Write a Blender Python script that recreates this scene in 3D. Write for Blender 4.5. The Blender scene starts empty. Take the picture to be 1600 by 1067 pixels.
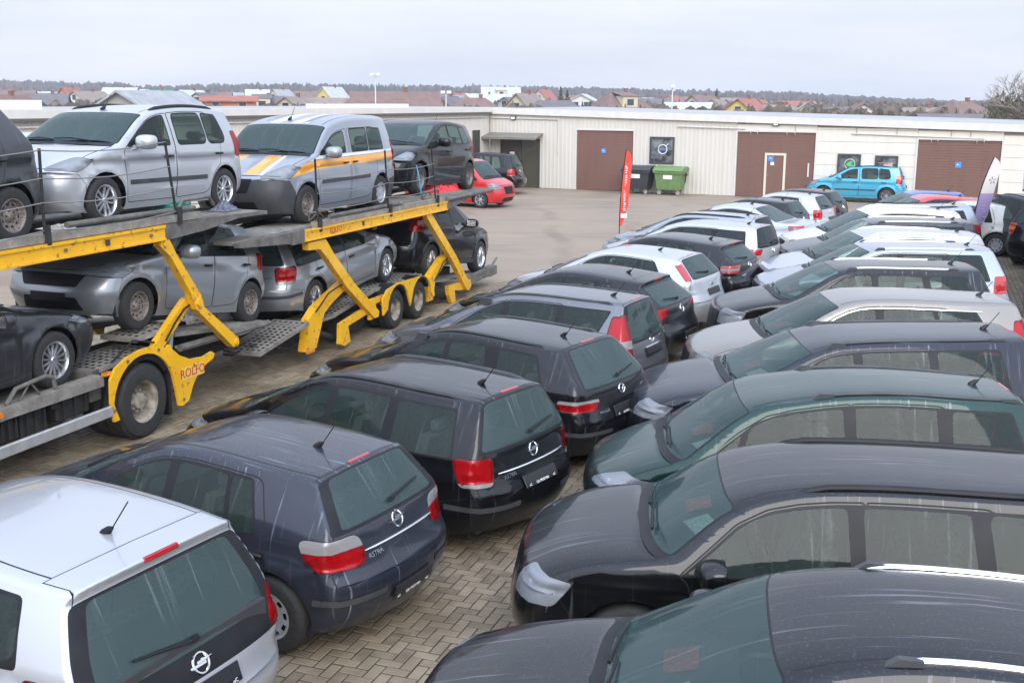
import bpy, bmesh, math, random
import numpy as np
from mathutils import Vector, Matrix
from mathutils.geometry import delaunay_2d_cdt

random.seed(7)
rng = np.random.default_rng(7)
R = math.radians
scene = bpy.context.scene
COL = scene.collection

# ------------------------------------------------------------------ camera
FPX, PITCH, ROLL, CAMH = 1755.0, 0.211, 0.006, 4.15
cam_data = bpy.data.cameras.new('camera')
cam_data.sensor_width = 36.0
cam_data.lens = FPX * 36.0 / 1600.0
cam_data.clip_start = 0.05
cam_data.clip_end = 6000
cam = bpy.data.objects.new('camera', cam_data)
COL.objects.link(cam)
_U = Vector((0, math.sin(PITCH), math.cos(PITCH)))
_F = Vector((0, math.cos(PITCH), -math.sin(PITCH)))
_R = Vector((1, 0, 0))
_R2 = _R * math.cos(ROLL) + _U * math.sin(ROLL)
_U2 = -_R * math.sin(ROLL) + _U * math.cos(ROLL)
_m = Matrix((_R2, _U2, -_F)).transposed().to_4x4()
_m.translation = Vector((0, 0, CAMH))
cam.matrix_world = _m
scene.camera = cam
scene.render.resolution_x = 1024
scene.render.resolution_y = 682

# ------------------------------------------------------------------ world: an overcast winter sky
SUN_EL, SUN_ROT = R(34), R(172)
world = bpy.data.worlds.new('World')
scene.world = world
world.use_nodes = True
wn, wl = world.node_tree.nodes, world.node_tree.links
wn.clear()
w_out = wn.new('ShaderNodeOutputWorld')
w_bg = wn.new('ShaderNodeBackground')
w_sky = wn.new('ShaderNodeTexSky')
w_sky.sky_type = 'NISHITA'
w_sky.sun_disc = False
w_sky.sun_elevation = SUN_EL
w_sky.sun_rotation = SUN_ROT
w_sky.air_density = 1.6
w_sky.dust_density = 2.0
w_bg.inputs['Strength'].default_value = 0.10
w_tc = wn.new('ShaderNodeTexCoord')
w_sep = wn.new('ShaderNodeSeparateXYZ')
wl.new(w_tc.outputs['Generated'], w_sep.inputs[0])
# cloud deck: radiance grows towards the zenith as under any even overcast, with faint long streaks
w_map = wn.new('ShaderNodeMapping')
w_map.inputs['Scale'].default_value = (1.2, 1.2, 9.0)
wl.new(w_tc.outputs['Generated'], w_map.inputs[0])
w_noise = wn.new('ShaderNodeTexNoise')
w_noise.inputs['Scale'].default_value = 2.2
w_noise.inputs['Detail'].default_value = 5
w_noise.inputs['Roughness'].default_value = 0.55
wl.new(w_map.outputs[0], w_noise.inputs['Vector'])
w_cr = wn.new('ShaderNodeValToRGB')
w_cr.color_ramp.elements[0].position = 0.30
w_cr.color_ramp.elements[0].color = (5.5, 6.05, 7.25, 1)
w_cr.color_ramp.elements[1].position = 0.72
w_cr.color_ramp.elements[1].color = (7.2, 7.4, 8.0, 1)
wl.new(w_noise.outputs[0], w_cr.inputs[0])
w_mr = wn.new('ShaderNodeMapRange')
w_mr.inputs['From Min'].default_value = 0.0
w_mr.inputs['From Max'].default_value = 1.0
w_mr.inputs['To Min'].default_value = 1.0
w_mr.inputs['To Max'].default_value = 1.45
wl.new(w_sep.outputs['Z'], w_mr.inputs['Value'])
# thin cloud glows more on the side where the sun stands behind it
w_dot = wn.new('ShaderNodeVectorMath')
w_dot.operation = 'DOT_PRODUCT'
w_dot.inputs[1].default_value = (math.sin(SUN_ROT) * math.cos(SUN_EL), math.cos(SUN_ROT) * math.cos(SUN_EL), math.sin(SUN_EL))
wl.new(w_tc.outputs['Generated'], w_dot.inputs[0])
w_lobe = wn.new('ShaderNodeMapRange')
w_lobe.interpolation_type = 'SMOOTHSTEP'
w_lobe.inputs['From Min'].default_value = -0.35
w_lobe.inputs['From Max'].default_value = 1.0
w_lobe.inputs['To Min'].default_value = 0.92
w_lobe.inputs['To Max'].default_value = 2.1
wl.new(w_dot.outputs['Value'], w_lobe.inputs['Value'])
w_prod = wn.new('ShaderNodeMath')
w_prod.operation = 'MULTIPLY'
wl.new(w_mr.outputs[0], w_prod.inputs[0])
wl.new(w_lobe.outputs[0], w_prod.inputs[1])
w_mul = wn.new('ShaderNodeVectorMath')
w_mul.operation = 'SCALE'
wl.new(w_cr.outputs[0], w_mul.inputs[0])
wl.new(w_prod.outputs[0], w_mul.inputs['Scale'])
w_tint = wn.new('ShaderNodeMixRGB')          # cooler overhead
w_tint.blend_type = 'MULTIPLY'
w_tint.inputs[2].default_value = (0.86, 0.97, 1.14, 1)
wl.new(w_sep.outputs['Z'], w_tint.inputs[0])
wl.new(w_mul.outputs[0], w_tint.inputs[1])
w_mix = wn.new('ShaderNodeMixRGB')
w_mix.inputs[0].default_value = 0.90
wl.new(w_sky.outputs[0], w_mix.inputs[1])
wl.new(w_tint.outputs[0], w_mix.inputs[2])
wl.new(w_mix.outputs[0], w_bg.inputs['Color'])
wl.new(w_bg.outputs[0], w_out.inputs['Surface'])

sun_data = bpy.data.lights.new('sun', 'SUN')
sun_data.energy = 1.5
sun_data.angle = R(38)
sun_data.color = (1.0, 0.945, 0.85)
sun = bpy.data.objects.new('sun', sun_data)
COL.objects.link(sun)
_sd = Vector((math.sin(SUN_ROT) * math.cos(SUN_EL), math.cos(SUN_ROT) * math.cos(SUN_EL), math.sin(SUN_EL)))
sun.rotation_euler = (-_sd).to_track_quat('-Z', 'Y').to_euler()
sun.location = (-10, -20, 30)

scene.view_settings.view_transform = 'Standard'
scene.view_settings.look = 'None'
scene.view_settings.exposure = 0.55
scene.view_settings.gamma = 1.0
scene.cycles.use_denoising = True
scene.cycles.max_bounces = 8
scene.cycles.transparent_max_bounces = 16
scene.cycles.caustics_reflective = False
scene.cycles.caustics_refractive = False

# ------------------------------------------------------------------ materials
MATS = {}

def new_mat(name):
    m = bpy.data.materials.new(name)
    m.use_nodes = True
    nt = m.node_tree
    b = nt.nodes['Principled BSDF']
    return m, nt, b

def setp(b, **k):
    names = dict(col='Base Color', metal='Metallic', rough='Roughness', spec='Specular IOR Level', coat='Coat Weight',
                 coatr='Coat Roughness', ior='IOR', trans='Transmission Weight', alpha='Alpha')
    for kk, v in k.items():
        if kk == 'col':
            v = (*v, 1) if len(v) == 3 else v
        b.inputs[names[kk]].default_value = v

def node(nt, t, **k):
    n = nt.nodes.new(t)
    for kk, v in k.items():
        if kk in n.inputs:
            n.inputs[kk].default_value = v
        else:
            setattr(n, kk, v)
    return n

def ramp(nt, src, p0, c0, p1, c1, interp='LINEAR'):
    r = nt.nodes.new('ShaderNodeValToRGB')
    r.color_ramp.interpolation = interp
    e = r.color_ramp.elements
    e[0].position, e[1].position = p0, p1
    def c4(c):
        return (c, c, c, 1) if not hasattr(c, '__len__') else (*c, 1)
    e[0].color, e[1].color = c4(c0), c4(c1)
    nt.links.new(src, r.inputs[0])
    return r.outputs[0]

def mixc(nt, fac, a, b, mode='MIX'):
    m = nt.nodes.new('ShaderNodeMixRGB')
    m.blend_type = mode
    for i, v in ((0, fac), (1, a), (2, b)):
        if hasattr(v, 'is_linked') or hasattr(v, 'links'):
            nt.links.new(v, m.inputs[i])
        else:
            m.inputs[i].default_value = v if i == 0 else ((*v, 1) if len(v) == 3 else v)
    return m.outputs[0]

def objcoord(nt, scale=(1, 1, 1), kind='Object', loc=(0, 0, 0)):
    tc = nt.nodes.new('ShaderNodeTexCoord')
    mp = nt.nodes.new('ShaderNodeMapping')
    mp.inputs['Scale'].default_value = scale
    mp.inputs['Location'].default_value = loc
    nt.links.new(tc.outputs[kind], mp.inputs[0])
    return mp.outputs[0]

def noise(nt, vec, scale, detail=3, rough=0.55):
    n = nt.nodes.new('ShaderNodeTexNoise')
    n.inputs['Scale'].default_value = scale
    n.inputs['Detail'].default_value = detail
    n.inputs['Roughness'].default_value = rough
    nt.links.new(vec, n.inputs['Vector'])
    return n.outputs[0]

def bump(nt, b, h, strength=0.3, dist=0.01):
    bn = nt.nodes.new('ShaderNodeBump')
    bn.inputs['Strength'].default_value = strength
    bn.inputs['Distance'].default_value = dist
    nt.links.new(h, bn.inputs['Height'])
    nt.links.new(bn.outputs[0], b.inputs['Normal'])
    return bn

def simple(name, col, rough=0.5, metal=0.0, var=0.0, vscale=6.0, coat=0.0, spec=0.5, bmp=0.0):
    if name in MATS:
        return MATS[name]
    m, nt, b = new_mat(name)
    setp(b, col=col, rough=rough, metal=metal, coat=coat, spec=spec)
    if var or bmp:
        f = noise(nt, objcoord(nt), vscale, 5)
        if var:
            lo = tuple(max(0, c * (1 - var)) for c in col)
            hi = tuple(min(1, c * (1 + var)) for c in col)
            nt.links.new(ramp(nt, f, 0.3, lo, 0.7, hi), b.inputs['Base Color'])
        if bmp:
            bump(nt, b, f, bmp, 0.01)
    MATS[name] = m
    return m

def weathered(name, col, rough=.6, amt=.16, zs=.35):
    """painted sheet metal with rain streaks and a grubby uneven film"""
    m, nt, b = new_mat(name)
    setp(b, col=col, rough=rough)
    st = noise(nt, objcoord(nt, (3.2, 3.2, zs)), 1.0, 5, .65)
    bl = noise(nt, objcoord(nt), .7, 4, .6)
    c = mixc(nt, ramp(nt, st, .46, 0.0, .72, amt * 2.4), col, tuple(v * t for v, t in zip(col, (.60, .56, .50))))
    c = mixc(nt, ramp(nt, bl, .40, 0.0, .70, amt), c, tuple(v * .82 for v in col))
    nt.links.new(c, b.inputs['Base Color'])
    MATS[name] = m
    return m

def math_n(nt, op, a, b=None):
    n = nt.nodes.new('ShaderNodeMath')
    n.operation = op
    for i, v in ((0, a), (1, b)):
        if v is None:
            continue
        if isinstance(v, (int, float)):
            n.inputs[i].default_value = v
        else:
            nt.links.new(v, n.inputs[i])
    return n.outputs[0]

def wet_mask(nt, dense=1.0, seed=0.0):
    """dried rain runs: long along the panels that lie flat, downwards on the upright ones, plus fine spotting"""
    geo = nt.nodes.new('ShaderNodeNewGeometry')
    tc = nt.nodes.new('ShaderNodeTexCoord')
    vt = nt.nodes.new('ShaderNodeVectorTransform')
    vt.vector_type, vt.convert_from, vt.convert_to = 'NORMAL', 'WORLD', 'OBJECT'
    nt.links.new(geo.outputs['Normal'], vt.inputs[0])
    sep = nt.nodes.new('ShaderNodeSeparateXYZ')
    nt.links.new(vt.outputs[0], sep.inputs[0])
    warp = nt.nodes.new('ShaderNodeTexNoise')
    warp.inputs['Scale'].default_value = 2.2
    nt.links.new(tc.outputs['Object'], warp.inputs['Vector'])
    pos = nt.nodes.new('ShaderNodeSeparateXYZ')
    nt.links.new(tc.outputs['Object'], pos.inputs[0])
    ws = nt.nodes.new('ShaderNodeSeparateXYZ')
    nt.links.new(warp.outputs['Color'], ws.inputs[0])
    def runs(t, along, ft, fa, thr, off):
        """t runs across the streaks, along runs down them"""
        cmb = nt.nodes.new('ShaderNodeCombineXYZ')
        tw = math_n(nt, 'ADD', math_n(nt, 'MULTIPLY', t, ft), math_n(nt, 'MULTIPLY', ws.outputs[0], ft * .035))
        nt.links.new(math_n(nt, 'ADD', tw, seed + off), cmb.inputs[0])
        nt.links.new(math_n(nt, 'MULTIPLY', along, fa), cmb.inputs[1])
        f = noise(nt, cmb.outputs[0], 1.0, 2.5, 0.6)
        return ramp(nt, f, thr, 0.0, thr + 0.09, 1.0)
    ay = math_n(nt, 'ABSOLUTE', sep.outputs['Y'])
    onside = math_n(nt, 'GREATER_THAN', ay, 0.55)
    tsel = nt.nodes.new('ShaderNodeMix')
    nt.links.new(onside, tsel.inputs[0])
    nt.links.new(pos.outputs['Y'], tsel.inputs[2])
    nt.links.new(pos.outputs['X'], tsel.inputs[3])
    flat = runs(pos.outputs['Y'], pos.outputs['X'], 21, .75, 0.585, 0)
    side = runs(tsel.outputs[0], pos.outputs['Z'], 30, 1.1, 0.60, 5)
    up = ramp(nt, sep.outputs['Z'], 0.60, 0.0, 0.80, 1.0)
    big = ramp(nt, noise(nt, tc.outputs['Object'], 1.9, 3), 0.40, 0.15, 0.62, 1.0)
    spots = ramp(nt, noise(nt, tc.outputs['Object'], 60, 2, 0.6), 0.60, 0.0, 0.68, 1.0)
    m = mixc(nt, up, side, flat)
    m = mixc(nt, 1.0, m, big, 'MULTIPLY')
    sp = mixc(nt, 1.0, spots, up, 'MULTIPLY')
    sp2 = nt.nodes.new('ShaderNodeVectorMath')
    sp2.operation = 'SCALE'
    sp2.inputs['Scale'].default_value = 0.26
    nt.links.new(sp, sp2.inputs[0])
    m = mixc(nt, 1.0, m, sp2.outputs[0], 'LIGHTEN')
    return m, up

def paint(name, col, metal=0.35, wet=0.35, rough=0.32, seed=0.0, lift=0.20):
    if name in MATS:
        return MATS[name]
    m, nt, b = new_mat(name)
    setp(b, col=col, rough=rough, metal=metal, coat=1.0 if max(col) > .2 else .72, coatr=0.04, spec=0.5 if max(col) > .2 else .12)
    mask, up = wet_mask(nt, seed=seed)
    sc = nt.nodes.new('ShaderNodeVectorMath')
    sc.operation = 'SCALE'
    sc.inputs['Scale'].default_value = wet
    nt.links.new(mask, sc.inputs[0])
    stain = tuple(min(0.75, c * 0.6 + lift * t) for c, t in zip(col, (.90, .98, 1.10)))
    nt.links.new(mixc(nt, sc.outputs[0], col, stain), b.inputs['Base Color'])
    dust = noise(nt, objcoord(nt), 3.0, 4)
    rr = ramp(nt, dust, 0.35, 0.02, 0.70, 0.07)
    rr2 = mixc(nt, mask, rr, (0.22, 0.22, 0.22))
    nt.links.new(rr2, b.inputs['Coat Roughness'])
    fine = noise(nt, objcoord(nt), 55, 2)
    drops = ramp(nt, fine, 0.58, 0.0, 0.66, 1.0)
    dm = mixc(nt, 1.0, drops, up, 'MULTIPLY')
    bn = nt.nodes.new('ShaderNodeBump')
    bn.inputs['Strength'].default_value = 0.10
    bn.inputs['Distance'].default_value = 0.002
    nt.links.new(dm, bn.inputs['Height'])
    nt.links.new(bn.outputs[0], b.inputs['Coat Normal'])
    MATS[name] = m
    return m

def glass_mat(name='car_glass', tint=(0.50, 0.62, 0.58), body=(0.05, 0.085, 0.085), see=0.55, wet=0.35):
    if name in MATS:
        return MATS[name]
    m, nt, b = new_mat(name)
    setp(b, col=body, rough=0.06, spec=0.6, ior=1.5, coat=0.0)
    mask, up = wet_mask(nt, seed=3.0)
    sc = nt.nodes.new('ShaderNodeVectorMath')
    sc.operation = 'SCALE'
    sc.inputs['Scale'].default_value = wet
    nt.links.new(mask, sc.inputs[0])
    nt.links.new(mixc(nt, sc.outputs[0], body, (0.34, 0.38, 0.38)), b.inputs['Base Color'])
    nt.links.new(mixc(nt, mask, (0.03, 0.03, 0.03), (0.25, 0.25, 0.25)), b.inputs['Roughness'])
    tr = nt.nodes.new('ShaderNodeBsdfTransparent')
    tr.inputs[0].default_value = (*tint, 1)
    mx = nt.nodes.new('ShaderNodeMixShader')
    # dried runs and mist on the pane are less clear than the bare glass
    fac = mixc(nt, sc.outputs[0], (see, see, see), (see * 0.45, see * 0.45, see * 0.45))
    fr = nt.nodes.new('ShaderNodeFresnel')
    fr.inputs[0].default_value = 1.5
    inv = math_n(nt, 'SUBTRACT', 1.0, fr.outputs[0])
    fac = math_n(nt, 'MULTIPLY', fac, inv)
    nt.links.new(fac, mx.inputs[0])
    nt.links.new(b.outputs[0], mx.inputs[1])
    nt.links.new(tr.outputs[0], mx.inputs[2])
    nt.links.new(mx.outputs[0], nt.nodes['Material Output'].inputs['Surface'])
    MATS[name] = m
    return m

def lens_mat(name, col, see=0.0, rough=0.06, tint=None):
    if name in MATS:
        return MATS[name]
    m, nt, b = new_mat(name)
    setp(b, col=col, rough=rough, spec=0.6, coat=0.6, coatr=0.03)
    vor = nt.nodes.new('ShaderNodeTexWave')
    vor.inputs['Scale'].default_value = 14
    vor.bands_direction = 'Z'
    vor.inputs['Distortion'].default_value = 0.6
    nt.links.new(objcoord(nt), vor.inputs['Vector'])
    lo = tuple(c * (0.85 if not (see or 'white' in name) else .98) for c in col)
    nt.links.new(ramp(nt, vor.outputs[1], 0.2, lo, 0.8, col), b.inputs['Base Color'])
    if see:
        tr = nt.nodes.new('ShaderNodeBsdfTransparent')
        tr.inputs[0].default_value = (*(tint or (1, 1, 1)), 1)
        mx = nt.nodes.new('ShaderNodeMixShader')
        mx.inputs[0].default_value = see
        nt.links.new(b.outputs[0], mx.inputs[1])
        nt.links.new(tr.outputs[0], mx.inputs[2])
        nt.links.new(mx.outputs[0], nt.nodes['Material Output'].inputs['Surface'])
    MATS[name] = m
    return m

GLASS = glass_mat(tint=(.68, .82, .78), body=(.070, .116, .113), see=.62, wet=.34)
GLASS_SIDE = glass_mat('side_glass', tint=(.66, .78, .73), body=(.048, .070, .064), see=.70, wet=.46)
GLASS_DARK = glass_mat('privacy_glass', tint=(0.20, 0.25, 0.24), body=(0.018, 0.028, 0.028), see=0.5, wet=0.15)
GLASS_REAR = glass_mat('rear_glass', tint=(0.55, 0.70, 0.67), body=(0.070, 0.112, 0.112), see=0.58, wet=0.36)
BLACK = simple('black_trim', (0.014, 0.014, 0.016), 0.45, var=0.25, spec=.22)
SATIN = simple('grey_plastic', (0.045, 0.047, 0.05), 0.55, var=0.25)
SEAM = simple('panel_gap', (0.006, 0.006, 0.006), 0.8)
RUBBER = simple('tyre_rubber', (0.022, 0.021, 0.02), 0.8, var=0.35, vscale=9, bmp=0.2)
CHROME = simple('chrome', (0.78, 0.78, 0.80), 0.10, metal=1.0)
ALLOY = simple('alloy', (0.55, 0.56, 0.58), 0.28, metal=0.85, var=0.1)
STEELRIM = simple('rusty_steel_rim', (0.20, 0.17, 0.15), 0.6, metal=0.4, var=0.6, vscale=14)
HUBCAP = simple('hubcap_silver', (0.42, 0.43, 0.45), 0.38, metal=0.4, var=0.1)
INTERIOR = simple('cabin_dark', (0.035, 0.035, 0.037), 0.85, var=0.2)
SEATM = simple('seat_cloth', (0.11, 0.11, 0.115), 0.9, var=0.3, vscale=30)
UNDER = simple('underbody', (0.012, 0.012, 0.012), 0.9)
RED = lens_mat('red_lens', (0.42, 0.010, 0.014))
REDSEE = lens_mat('red_lens_clear', (0.34, 0.006, 0.010), see=.55, tint=(.95, .05, .06))
TAILBOX = simple('tail_housing', (.62, .60, .60), .3, metal=.3)
REDDK = lens_mat('dark_red_lens', (0.28, 0.008, 0.012))
CLEAR = lens_mat('clear_lens', (0.27, 0.29, 0.32), see=0.34)
WHITEL = lens_mat('white_lens', (0.22, 0.205, 0.20), rough=0.10)
ORANGE = lens_mat('orange_lens', (0.75, 0.22, 0.02))
LAMPBOX = simple('lamp_housing', (0.20, 0.21, 0.225), 0.5)
WHITE = simple('white_print', (0.75, 0.75, 0.75), 0.5)
PLATE = simple('plate_black', (0.012, 0.012, 0.013), 0.3)

# ------------------------------------------------------------------ object helpers
def tag(o, label=None, cat=None, group=None, kind=None):
    if label: o['label'] = label
    if cat: o['category'] = cat
    if group: o['group'] = group
    if kind: o['kind'] = kind
    return o

def mesh_obj(name, verts, faces, mat=None, parent=None, normals=None, smooth=False, mats=None, midx=None):
    me = bpy.data.meshes.new(name)
    me.from_pydata([tuple(v) for v in verts], [], [tuple(f) for f in faces])
    for mm in (mats or ([mat] if mat else [])):
        me.materials.append(mm)
    if midx is not None:
        me.polygons.foreach_set('material_index', np.asarray(midx, dtype=np.int32))
    if smooth or normals is not None:
        me.polygons.foreach_set('use_smooth', [True] * len(me.polygons))
    me.update()
    if normals is not None:
        me.normals_split_custom_set_from_vertices([tuple(n) for n in normals])
    o = bpy.data.objects.new(name, me)
    COL.objects.link(o)
    o.parent = parent
    return o

def inst(name, src, parent=None, loc=(0, 0, 0), rot=(0, 0, 0), scale=(1, 1, 1)):
    o = bpy.data.objects.new(name, src if isinstance(src, bpy.types.Mesh) else src.data)
    COL.objects.link(o)
    o.parent = parent
    o.location, o.rotation_euler, o.scale = loc, rot, scale
    return o

def empty(name, loc=(0, 0, 0), rz=0.0):
    o = bpy.data.objects.new(name, None)
    o.empty_display_size = 0.3
    COL.objects.link(o)
    o.location = loc
    o.rotation_euler = (0, 0, rz)
    return o

class MB:
    """collects boxes, bars, prisms and tubes for ONE mesh"""
    def __init__(self):
        self.v, self.f, self.m = [], [], []
    def add(self, vs, fs, mi=0):
        k = len(self.v)
        self.v += [tuple(p) for p in vs]
        self.f += [tuple(i + k for i in f) for f in fs]
        self.m += [mi] * len(fs)
        return self
    def box(self, x0, x1, y0, y1, z0, z1, mi=0, bevel=0.0):
        if bevel > 0:
            b = min(bevel, (x1 - x0) * .45, (y1 - y0) * .45, (z1 - z0) * .45)
            vs = []
            for (x, sx) in ((x0, 1), (x1, -1)):
                for (y, sy) in ((y0, 1), (y1, -1)):
                    for (z, sz) in ((z0, 1), (z1, -1)):
                        vs += [(x, y + sy * b, z + sz * b), (x + sx * b, y, z + sz * b), (x + sx * b, y + sy * b, z)]
            bm = bmesh.new()
            for p in vs:
                bm.verts.new(p)
            bmesh.ops.convex_hull(bm, input=bm.verts)
            bm.verts.index_update()
            self.add([v.co[:] for v in bm.verts], [[v.index for v in f.verts] for f in bm.faces], mi)
            bm.free()
            return self
        vs = [(x, y, z) for x in (x0, x1) for y in (y0, y1) for z in (z0, z1)]
        return self.add(vs, [(0, 1, 3, 2), (4, 6, 7, 5), (0, 4, 5, 1), (2, 3, 7, 6), (0, 2, 6, 4), (1, 5, 7, 3)], mi)
    def bar(self, a, b, w, h, mi=0, up=(0, 0, 1)):
        a, b = Vector(a), Vector(b)
        d = (b - a).normalized()
        u = Vector(up)
        s = d.cross(u)
        if s.length < 1e-5:
            s = d.cross(Vector((1, 0, 0)))
        s.normalize()
        u = s.cross(d).normalized()
        vs = []
        for p in (a, b):
            for i, j in ((-1, -1), (1, -1), (1, 1), (-1, 1)):
                vs.append(p + s * (i * w / 2) + u * (j * h / 2))
        return self.add(vs, [(3, 2, 1, 0), (4, 5, 6, 7), (0, 1, 5, 4), (1, 2, 6, 5), (2, 3, 7, 6), (3, 0, 4, 7)], mi)
    def tube(self, pts, r, n=8, mi=0, caps=True):
        pts = [Vector(p) for p in pts]
        rs = r if hasattr(r, '__len__') else [r] * len(pts)
        rings = []
        ref = Vector((0, 0, 1))
        for i, p in enumerate(pts):
            d = (pts[min(i + 1, len(pts) - 1)] - pts[max(i - 1, 0)]).normalized()
            s = d.cross(ref)
            if s.length < 0.05:
                s = d.cross(Vector((0, 1, 0)))
            s.normalize()
            u = s.cross(d)
            rings.append([p + (s * math.cos(2 * math.pi * k / n) + u * math.sin(2 * math.pi * k / n)) * rs[i] for k in range(n)])
        vs = [q for rg in rings for q in rg]
        fs = []
        for i in range(len(rings) - 1):
            for k in range(n):
                a, b = i * n + k, i * n + (k + 1) % n
                fs.append((a, b, b + n, a + n))
        if caps:
            fs.append(tuple(range(n - 1, -1, -1)))
            fs.append(tuple(range((len(rings) - 1) * n, len(rings) * n)))
        return self.add(vs, fs, mi)
    def lathe(self, prof, n=24, axis='y', mi=0, mids=None, close=False):
        """prof: list of (r, a) a along axis"""
        vs, fs, ms = [], [], []
        for (r, a) in prof:
            for k in range(n):
                t = 2 * math.pi * k / n
                c, s = r * math.cos(t), r * math.sin(t)
                vs.append({'y': (c, a, s), 'x': (a, c, s), 'z': (c, s, a)}[axis])
        m = len(prof)
        for i in range(m - 1 + (1 if close else 0)):
            j = (i + 1) % m
            for k in range(n):
                fs.append((i * n + k, i * n + (k + 1) % n, j * n + (k + 1) % n, j * n + k))
                ms.append(mids[i] if mids else mi)
        k0 = len(self.v)
        self.v += vs
        self.f += [tuple(i + k0 for i in f) for f in fs]
        self.m += ms
        return self
    def prism(self, poly, a0, a1, plane='xz', mi=0):
        """polygon extruded along the remaining axis"""
        n = len(poly)
        def P(p, a):
            return {'xz': (p[0], a, p[1]), 'xy': (p[0], p[1], a), 'yz': (a, p[0], p[1])}[plane]
        vs = [P(p, a0) for p in poly] + [P(p, a1) for p in poly]
        fs = [tuple(range(n)), tuple(range(2 * n - 1, n - 1, -1))]
        for i in range(n):
            j = (i + 1) % n
            fs.append((i, i + n, j + n, j))
        return self.add(vs, fs, mi)
    def build(self, name, mats, parent=None, smooth=False, fix=True):
        mats = mats if isinstance(mats, (list, tuple)) else [mats]
        me = bpy.data.meshes.new(name)
        me.from_pydata(self.v, [], self.f)
        for mm in mats:
            me.materials.append(mm)
        if len(mats) > 1:
            me.polygons.foreach_set('material_index', np.asarray(self.m, dtype=np.int32))
        if fix:
            bm = bmesh.new()
            bm.from_mesh(me)
            bmesh.ops.recalc_face_normals(bm, faces=bm.faces)
            bm.to_mesh(me)
            bm.free()
        if smooth:
            me.polygons.foreach_set('use_smooth', [True] * len(me.polygons))
            try:
                me.set_sharp_from_angle(angle=R(38))
            except Exception:
                pass
        me.update()
        o = bpy.data.objects.new(name, me)
        COL.objects.link(o)
        o.parent = parent
        return o

_txt = {}
def text_mesh(s, size, mat, extrude=0.002, align='CENTER'):
    key = (s, size, mat.name, align)
    if key in _txt:
        return _txt[key]
    cu = bpy.data.curves.new('lettering', 'FONT')
    cu.body = s
    cu.size = size
    cu.extrude = extrude
    cu.align_x = align
    cu.align_y = 'CENTER'
    cu.resolution_u = 2
    o = bpy.data.objects.new('lettering', cu)
    COL.objects.link(o)
    dg = bpy.context.evaluated_depsgraph_get()
    dg.update()
    me = bpy.data.meshes.new_from_object(o.evaluated_get(dg))
    bpy.data.objects.remove(o)
    me.materials.clear()
    me.materials.append(mat)
    _txt[key] = me
    return me
# ------------------------------------------------------------------ curve and patch tools for car bodies
def path(cps, closed=False, seg=0.11, nf=6):
    """control points (vector..., radius): straight runs joined by rounded corners. Returns samples and the sample index of every corner."""
    P = [np.array(c[:-1], float) for c in cps]
    rad = [c[-1] for c in cps]
    n = len(P)
    out, mid = [], []
    def ends(i):
        a, b, c = P[i - 1], P[i], P[(i + 1) % n]
        la, lc = np.linalg.norm((b - a)[:2]), np.linalg.norm((c - b)[:2])
        ta, tc = min(rad[i] / max(la, 1e-6), .48), min(rad[i] / max(lc, 1e-6), .48)
        return b + (a - b) * ta, b, b + (c - b) * tc
    def line(a, b):
        k = int(np.linalg.norm((b - a)[:2]) // seg)
        for j in range(1, k + 1):
            out.append(a + (b - a) * j / (k + 1))
    last = None
    for i in range(n):
        if not closed and i in (0, n - 1):
            s0 = s1 = P[i]
            pts = [P[i]]
            m = 0
        else:
            s0, b, s1 = ends(i)
            if rad[i] <= 1e-6:
                pts, m = [b], 0
            else:
                ts = np.linspace(0, 1, nf + 1)
                pts = [(1 - t) ** 2 * s0 + 2 * t * (1 - t) * b + t * t * s1 for t in ts]
                m = nf // 2
        if last is not None:
            line(last, pts[0])
        mid.append(len(out) + m)
        out += pts
        last = pts[-1]
    if closed:
        line(last, out[0])
    return np.array(out), mid

def rpoly(pts, r=0.03, seg=0.11, nf=4):
    return path([(*p[:2], p[2] if len(p) > 2 else r) for p in pts], True, seg, nf)[0]

def area2(p):
    x, y = p[:, 0], p[:, 1]
    return np.sum(x * np.roll(y, -1) - np.roll(x, -1) * y)

def grow(poly, d):
    p = np.asarray(poly)
    e = np.roll(p, -1, 0) - p
    e /= np.maximum(np.linalg.norm(e, axis=1, keepdims=True), 1e-9)
    nrm = np.stack([e[:, 1], -e[:, 0]], 1)
    if area2(p) < 0:
        nrm = -nrm
    v = nrm + np.roll(nrm, 1, 0)
    l = np.linalg.norm(v, axis=1, keepdims=True)
    v = v / np.maximum(l, 0.5)
    v /= np.maximum(np.linalg.norm(v, axis=1, keepdims=True), 1e-9)
    c = np.clip((v * nrm).sum(1, keepdims=True), 0.55, 1)
    return p + v * d / c

def inside(q, poly):
    x, y = q[:, 0], q[:, 1]
    r = np.zeros(len(q), bool)
    px, py = poly[:, 0], poly[:, 1]
    qx, qy = np.roll(px, -1), np.roll(py, -1)
    for a, b, c, d in zip(px, py, qx, qy):
        if b == d:
            continue
        k = (b > y) != (d > y)
        r ^= k & (x < (c - a) * (y - b) / (d - b) + a)
    return r

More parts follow.
